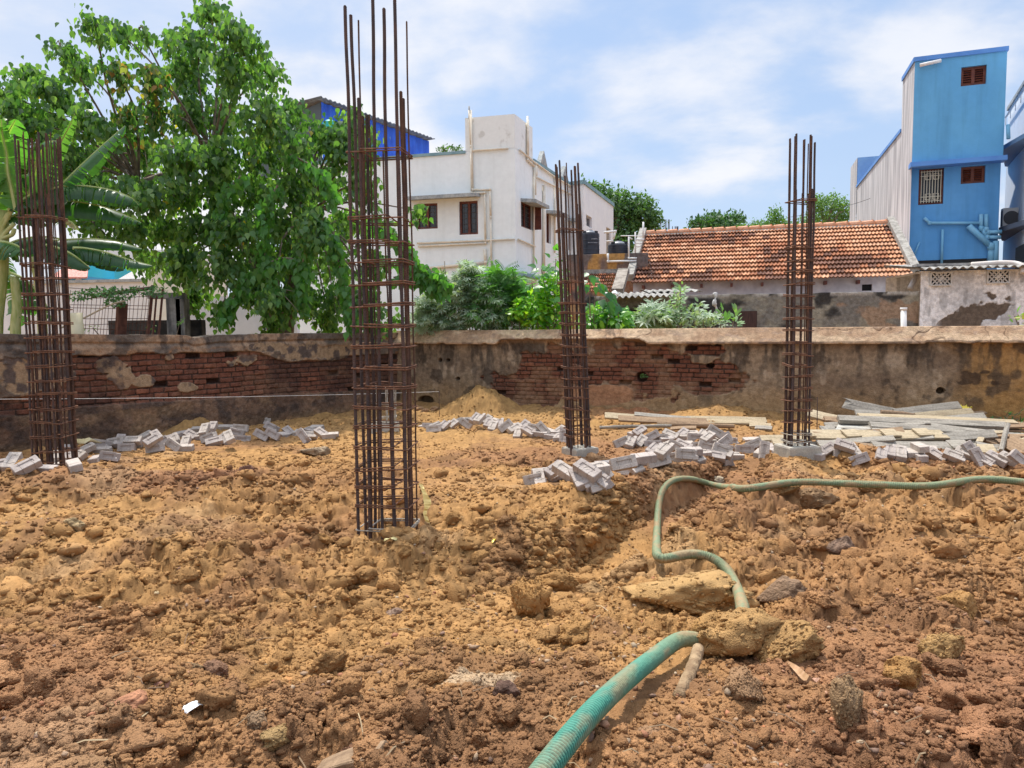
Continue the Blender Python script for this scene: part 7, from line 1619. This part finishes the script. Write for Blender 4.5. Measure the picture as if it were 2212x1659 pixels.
tw = [(rr6(250, 480), rr6(330, 600), rr6(600, 640)), (rr6(380, 470), rr6(520, 600), rr6(730, 585)), (rr6(730, 585), rr6(900, 590), rr6(1000, 580)), (rr6(740, 590), rr6(830, 650), rr6(860, 680)), (rr6(560, 620), rr6(690, 430), rr6(850, 440)), (rr6(690, 300), rr6(680, 180), rr6(640, 90)), (rr6(690, 280), rr6(760, 240), rr6(800, 180)), (rr6(490, 260), rr6(480, 180), rr6(475, 90)), (rr6(700, 790), rr6(760, 850), rr6(760, 900)), (rr6(930, 830), rr6(980, 890), rr6(1020, 910))]
bush('shrub', [(*rr6(250, 850), 40, 26), (*rr6(380, 700), 40, 22), (*rr6(230, 640), 22, 20), (*rr6(640, 480), 34, 28), (*rr6(760, 330), 30, 24), (*rr6(700, 560), 28, 20), (*rr6(450, 860), 34, 18), (*rr6(640, 850), 30, 18), (*rr6(420, 300), 18, 12), (*rr6(740, 160), 16, 12), (*rr6(900, 190), 14, 6)], 14.9, 1900, STAR, (.09, .17), SG, 'dusty grey green shrub with star shaped leaves and bare twigs behind the wall', 'shrub', 2, stems=tw)
bush('shrub', [(*rr6(1000, 480), 28, 26), (*rr6(1100, 560), 28, 24), (*rr6(1000, 800), 30, 22), (*rr6(1160, 780), 26, 20), (*rr6(850, 760), 20, 22)], 14.7, 900, STAR, (.10, .18), SG[:2]+GG, 'grey green star leaved shrub beside the feathery bush', 'shrub', 3)
bush('feathery_bush', [(*rr6(1030, 270), 28, 12), (*rr6(1230, 290), 30, 14), (*rr6(1150, 380), 38, 22), (*rr6(1300, 480), 34, 24), (*rr6(1150, 640), 40, 24), (*rr6(1400, 620), 30, 22), (*rr6(820, 930), 26, 5), (*rr6(1280, 860), 36, 20), (*rr6(640, 700), 24, 10)], 15.0, 1000, PIN, (.18, .36), GG, 'green bush of feathery leaflets under the white house corner', 'bush', 4)
bush('climber', [(*rr6(1780, 420), 26, 30), (*rr6(1800, 560), 30, 30), (*rr6(1600, 640), 34, 26), (*rr6(1800, 760), 34, 30), (*rr6(1600, 780), 30, 26), (*rr6(1860, 880), 26, 16), (*rr6(1440, 680), 20, 16), (*rr6(1880, 320), 14, 16), (*rr6(1480, 620), 24, 10), (*rr6(1320, 740), 16, 10)], 14.4, 2300, oval, (.07, .15), YG, 'bright lime green climber covering its support left of the leaning cage', 'climber', 5, mat=lm)
bush('sapling', [(*rr6(1560, 350), 20, 24), (*rr6(1680, 190), 16, 16), (*rr6(1860, 60), 14, 18), (*rr6(1880, 200), 18, 14), (*rr6(1760, 550), 16, 14), (*rr6(1740, 700), 18, 16)], 14.2, 75, peepal, (.12, .2), [(.10, .26, .06), (.16, .34, .06), (.08, .2, .07)], 'young peepal sapling with large leaves rising over the lime climber', 'sapling', 6, mat=lm)
bush('sapling', [(1262, 610, 10, 14), (1275, 600, 12, 12), (1290, 622, 14, 16), (1310, 645, 16, 14), (1322, 660, 14, 16), (1335, 672, 12, 14)], 13.9, 46, peepal, (.13, .2), [(.07, .2, .06), (.06, .16, .07)], 'drooping peepal twig with dark leaves right of the leaning cage', 'sapling', 7, mat=lm, droop=1.4)
def rb5(x, y_): return r5b(x, y_)
bush('leafy_weed', [(*rb5(300, 1230), 26, 22), (*rb5(420, 1280), 30, 22), (*rb5(560, 1300), 26, 24), (*rb5(250, 1330), 24, 14), (*rb5(640, 1290), 18, 22)], 14.2, 700, oval, (.10, .22), YG[:2]+GG, 'bright green leafy weed right of the leaning cage', 'weed', 8, mat=lm, droop=.6)
bush('castor_plant', [(*rb5(1020, 1130), 24, 10), (*rb5(980, 1240), 30, 14), (*rb5(1130, 1260), 28, 16), (*rb5(900, 1300), 24, 12), (*rb5(1080, 1330), 34, 14), (*rb5(760, 1300), 14, 10)], 14.6, 210, STAR, (.15, .26), SG, 'castor plant with pale silvery star leaves in front of the yard wall', 'plant', 9)
bush('milkweed', [(*rb5(1355, 920), 9, 14), (*rb5(1330, 1010), 10, 14), (*rb5(1290, 1120), 14, 16), (*rb5(1300, 1230), 20, 18), (*rb5(1330, 1330), 24, 14), (*rb5(1240, 1300), 20, 14)], 14.5, 280, oval, (.08, .15), [(.30, .38, .26), (.22, .34, .16), (.34, .40, .30)], 'tall pale milkweed with a budding top beside the castor plant', 'plant', 10, droop=-.2)
bush('milkweed', [(*rb5(1590, 1130), 9, 12), (*rb5(1500, 1220), 14, 14), (*rb5(1540, 1320), 24, 16), (*rb5(1700, 1290), 30, 14), (*rb5(1800, 1330), 22, 12)], 14.5, 300, oval, (.07, .14), [(.30, .38, .28), (.24, .33, .20), (.34, .40, .32)], 'pale milkweed clump below the hanging white cloth', 'plant', 11, droop=-.1)
bush('castor_plant', [(*rb5(1640, 1270), 22, 10), (*rb5(1760, 1250), 20, 8)], 14.3, 26, STAR, (.13, .2), SG, 'small silvery castor plant among the milkweed', 'plant', 12)
bush('seedling', [(*rb5(1885, 1200), 8, 12), (*rb5(1905, 1290), 10, 12)], 14.3, 26, oval, (.09, .15), [(.14, .30, .07), (.2, .36, .1)], 'fresh green seedling with upright oval leaves left of the dark door', 'plant', 13, droop=-.6)
bush('seedling', [(*rb5(2045, 1230), 9, 14), (*rb5(2050, 1320), 10, 14)], 14.3, 28, oval, (.09, .15), [(.16, .28, .12), (.2, .32, .14)], 'seedling with oval leaves right beside the dark door', 'plant', 14, droop=-.6)
bush('seedling', [(2192, 682, 12, 10), (2200, 695, 12, 8)], 12.4, 16, oval, (.09, .15), [(.14, .32, .05), (.3, .3, .08)], 'small green seedling peeping over the coping at the right edge', 'plant', 15, droop=-.3)
# creeper on the mesh fence
bush('creeper', [(175, 640, 30, 7), (215, 632, 34, 9), (255, 636, 34, 12), (300, 628, 34, 8), (340, 630, 20, 10), (250, 655, 22, 8), (190, 632, 30, 4)], 12.8, 1300, oval, (.035, .075), [(.06, .17, .05), (.10, .24, .06), (.05, .12, .04)], 'small leaved green creeper along the top of the mesh fence', 'creeper', 16, stem=False)
bush('weed_clump', [(390, 690, 8, 10), (330, 705, 10, 6), (200, 708, 20, 6)], 13.6, 40, oval, (.04, .08), [(.14, .28, .06)], 'thin weeds at the foot of the concrete post', 'weed', 17)
# weeds by the right wall, behind the planks
for (uv, n_, lb, sd2, dpt) in ((R7(1960, 350), 60, 'spiky green weed growing behind the top planks at the right', 20, 10.9), (R7(2050, 540), 70, 'green weed at the foot of the wall right of the leaning pole', 21, 10.4), (R7(2170, 560), 70, 'low green weed at the far right edge of the wall', 22, 10.4), (R7(1880, 530), 25, 'small weed between the planks and the pole', 23, 10.3)):
    rr = random.Random(sd2); c = at(*uv, dpt); gg = min(c.z, gz(c.x, c.y)+.35); P = []; A_ = []; N_ = []; S_ = []; Cc = []
    root = empty('weed', (c.x, c.y, gz(c.x, c.y)), lb, 'weed', 'weeds at the foot of the right wall'); mq = MB()
    for k in range(10):
        e = c+Vector((rr.uniform(-.28, .28), rr.uniform(-.1, .1), rr.uniform(-.04, .12))); b0 = Vector((c.x+rr.uniform(-.05, .05), c.y, gz(c.x, c.y)-.03)); mq.tube([b0, b0*.5+e*.5+Vector((0, 0, .05)), e], .004, 4)
        for j in range(n_//8):
            f = .3+.7*rr.random(); p = b0*(1-f)+e*f; P.append(tuple(p)); A_.append((rr.gauss(0, 1), rr.gauss(-.3, .6), rr.gauss(.3, .5))); N_.append((rr.gauss(0, .4), -.4, 1)); S_.append(rr.uniform(.06, .12)); g = rr.uniform(.8, 1.3); Cc.append((.06*g, .15*g, .04*g))
    mq.build('stem', lmt if False else bark, root); leafset('foliage', P, np.array(A_), np.array(N_), np.array(S_), np.array(Cc), (oval[0]*np.array([1, .45, 1]), oval[1]), lmt, root)
for (u, v, n_, lb) in ((745, 885, 26, 'tiny green weeds on the sandy soil left of the main cage'), (700, 893, 14, 'faint weed tuft near the end of the left brick row'), (1387, 815, 16, 'small plant growing in the hole of the right brick wall')):
    rr = random.Random(u); c = on_ground(u, v) if v > 860 else None
    if c is None: s_, z_ = rp(u, v); c = V2(RA)+(V2(RB_)-V2(RA)).normalized()*s_+Vector((0, -.06, z_))
    P = [tuple(c+Vector((rr.gauss(0, .13 if v > 860 else .03), rr.gauss(0, .1 if v > 860 else .01), .01+.04*rr.random()))) for _ in range(n_)]
    leafset('weed_tuft', P, rnd3(n_)+np.array([0, -.3, .6]), rnd3(n_, .4)+np.array([0, -.3, 1]), rng.uniform(.04, .08, n_), np.tile([.10, .2, .06], (n_, 1))*rng.uniform(.8, 1.2, (n_, 1)), oval, lmt, None, lb, 'weed')
# ---------------- far trees
def fartree(cl_, d, n, cols, label, seed, sz=(.12, .3), name='distant_tree'):
    rr = random.Random(seed); cx = at(sum(c[0] for c in cl_)/len(cl_), 650, d); root = empty(name, (cx.x, cx.y, 0), label, 'tree', 'trees beyond the houses'); top = min(c[1] for c in cl_)
    mq = MB(); ct = at(sum(c[0] for c in cl_)/len(cl_), top+30, d); b0 = Vector((cx.x, cx.y, -.3)); mq.tube(catmull([b0, b0*.5+ct*.5, ct], 5), [.35-.025*i for i in range(11)], 8)
    for c in cl_: e = at(c[0], c[1], d); mq.tube([ct-Vector((0, 0, 1.2)), ct*.4+e*.6, e], [.12, .08, .03], 5)
    mq.build('trunk', bark, root)
    P = []; N_ = []; A_ = []; S_ = []; Cc = []; tot = sum(c[2]*c[3] for c in cl_)
    for (u, v, ru, rv) in cl_:
        ck = rr.uniform(-.8, .8)
        for _ in range(int(n*ru*rv/tot)):
            e = Vector(rr.gauss(0, 1) for _ in range(3)); e.normalize(); e *= rr.random()**.35
            p = at(u+e.x*ru, v-e.z*rv, d+ck+e.y*ru/1618*d*1.2); p += Vector(rr.gauss(0, .12) for _ in range(3))
            P.append(tuple(p)); N_.append((e.x+rr.gauss(0, .6), e.y+rr.gauss(0, .6), e.z+.6+rr.gauss(0, .5))); A_.append(tuple(Vector(rr.gauss(0, 1) for _ in range(3)))); S_.append(rr.uniform(*sz)); k = cols[int(rr.random()*len(cols))]; g = rr.uniform(.75, 1.25); Cc.append([x*g for x in k])
    leafset('crown', P, np.array(A_), np.array(N_), np.array(S_), np.array(Cc), oval, lmt, root)
FG = [(.07, .15, .045), (.10, .20, .05), (.05, .11, .035)]
fartree([(1268, 410, 26, 18), (1300, 420, 32, 24), (1340, 440, 36, 30), (1385, 450, 34, 30), (1410, 475, 24, 24), (1360, 490, 50, 30), (1290, 470, 40, 40), (1340, 530, 60, 30)], 42, 9000, FG, 'dense green tree beyond the black water tanks', 1)
fartree([(1508, 482, 20, 13), (1545, 478, 34, 17), (1585, 474, 26, 14), (1560, 492, 50, 14), (1520, 495, 30, 12)], 48, 3800, [(.045, .11, .035), (.06, .14, .04)], 'dark rounded tree above the left half of the tiled roof', 2)
fartree([(1640, 490, 26, 14), (1675, 468, 16, 20), (1690, 488, 26, 16), (1605, 495, 20, 8), (1655, 498, 40, 12)], 46, 2600, [(.13, .24, .06), (.09, .19, .05)], 'light green feathery tree above the middle of the tiled roof', 3, (.1, .22))
fartree([(1765, 440, 22, 20), (1800, 438, 26, 20), (1780, 465, 40, 20), (1825, 455, 22, 24), (1745, 480, 30, 16), (1815, 485, 34, 18)], 44, 3600, [(.12, .23, .05), (.09, .18, .05), (.16, .27, .07)], 'light green tree between the right cage and the blue house', 4, (.1, .22))
fartree([(960, 322, 14, 4), (985, 323, 14, 4)], 60, 250, FG, 'treetop just showing above the white house parapet', 5)
fartree([(1850, 500, 20, 10)], 47, 200, FG, 'treetop touching the grey side wall of the blue house', 6)
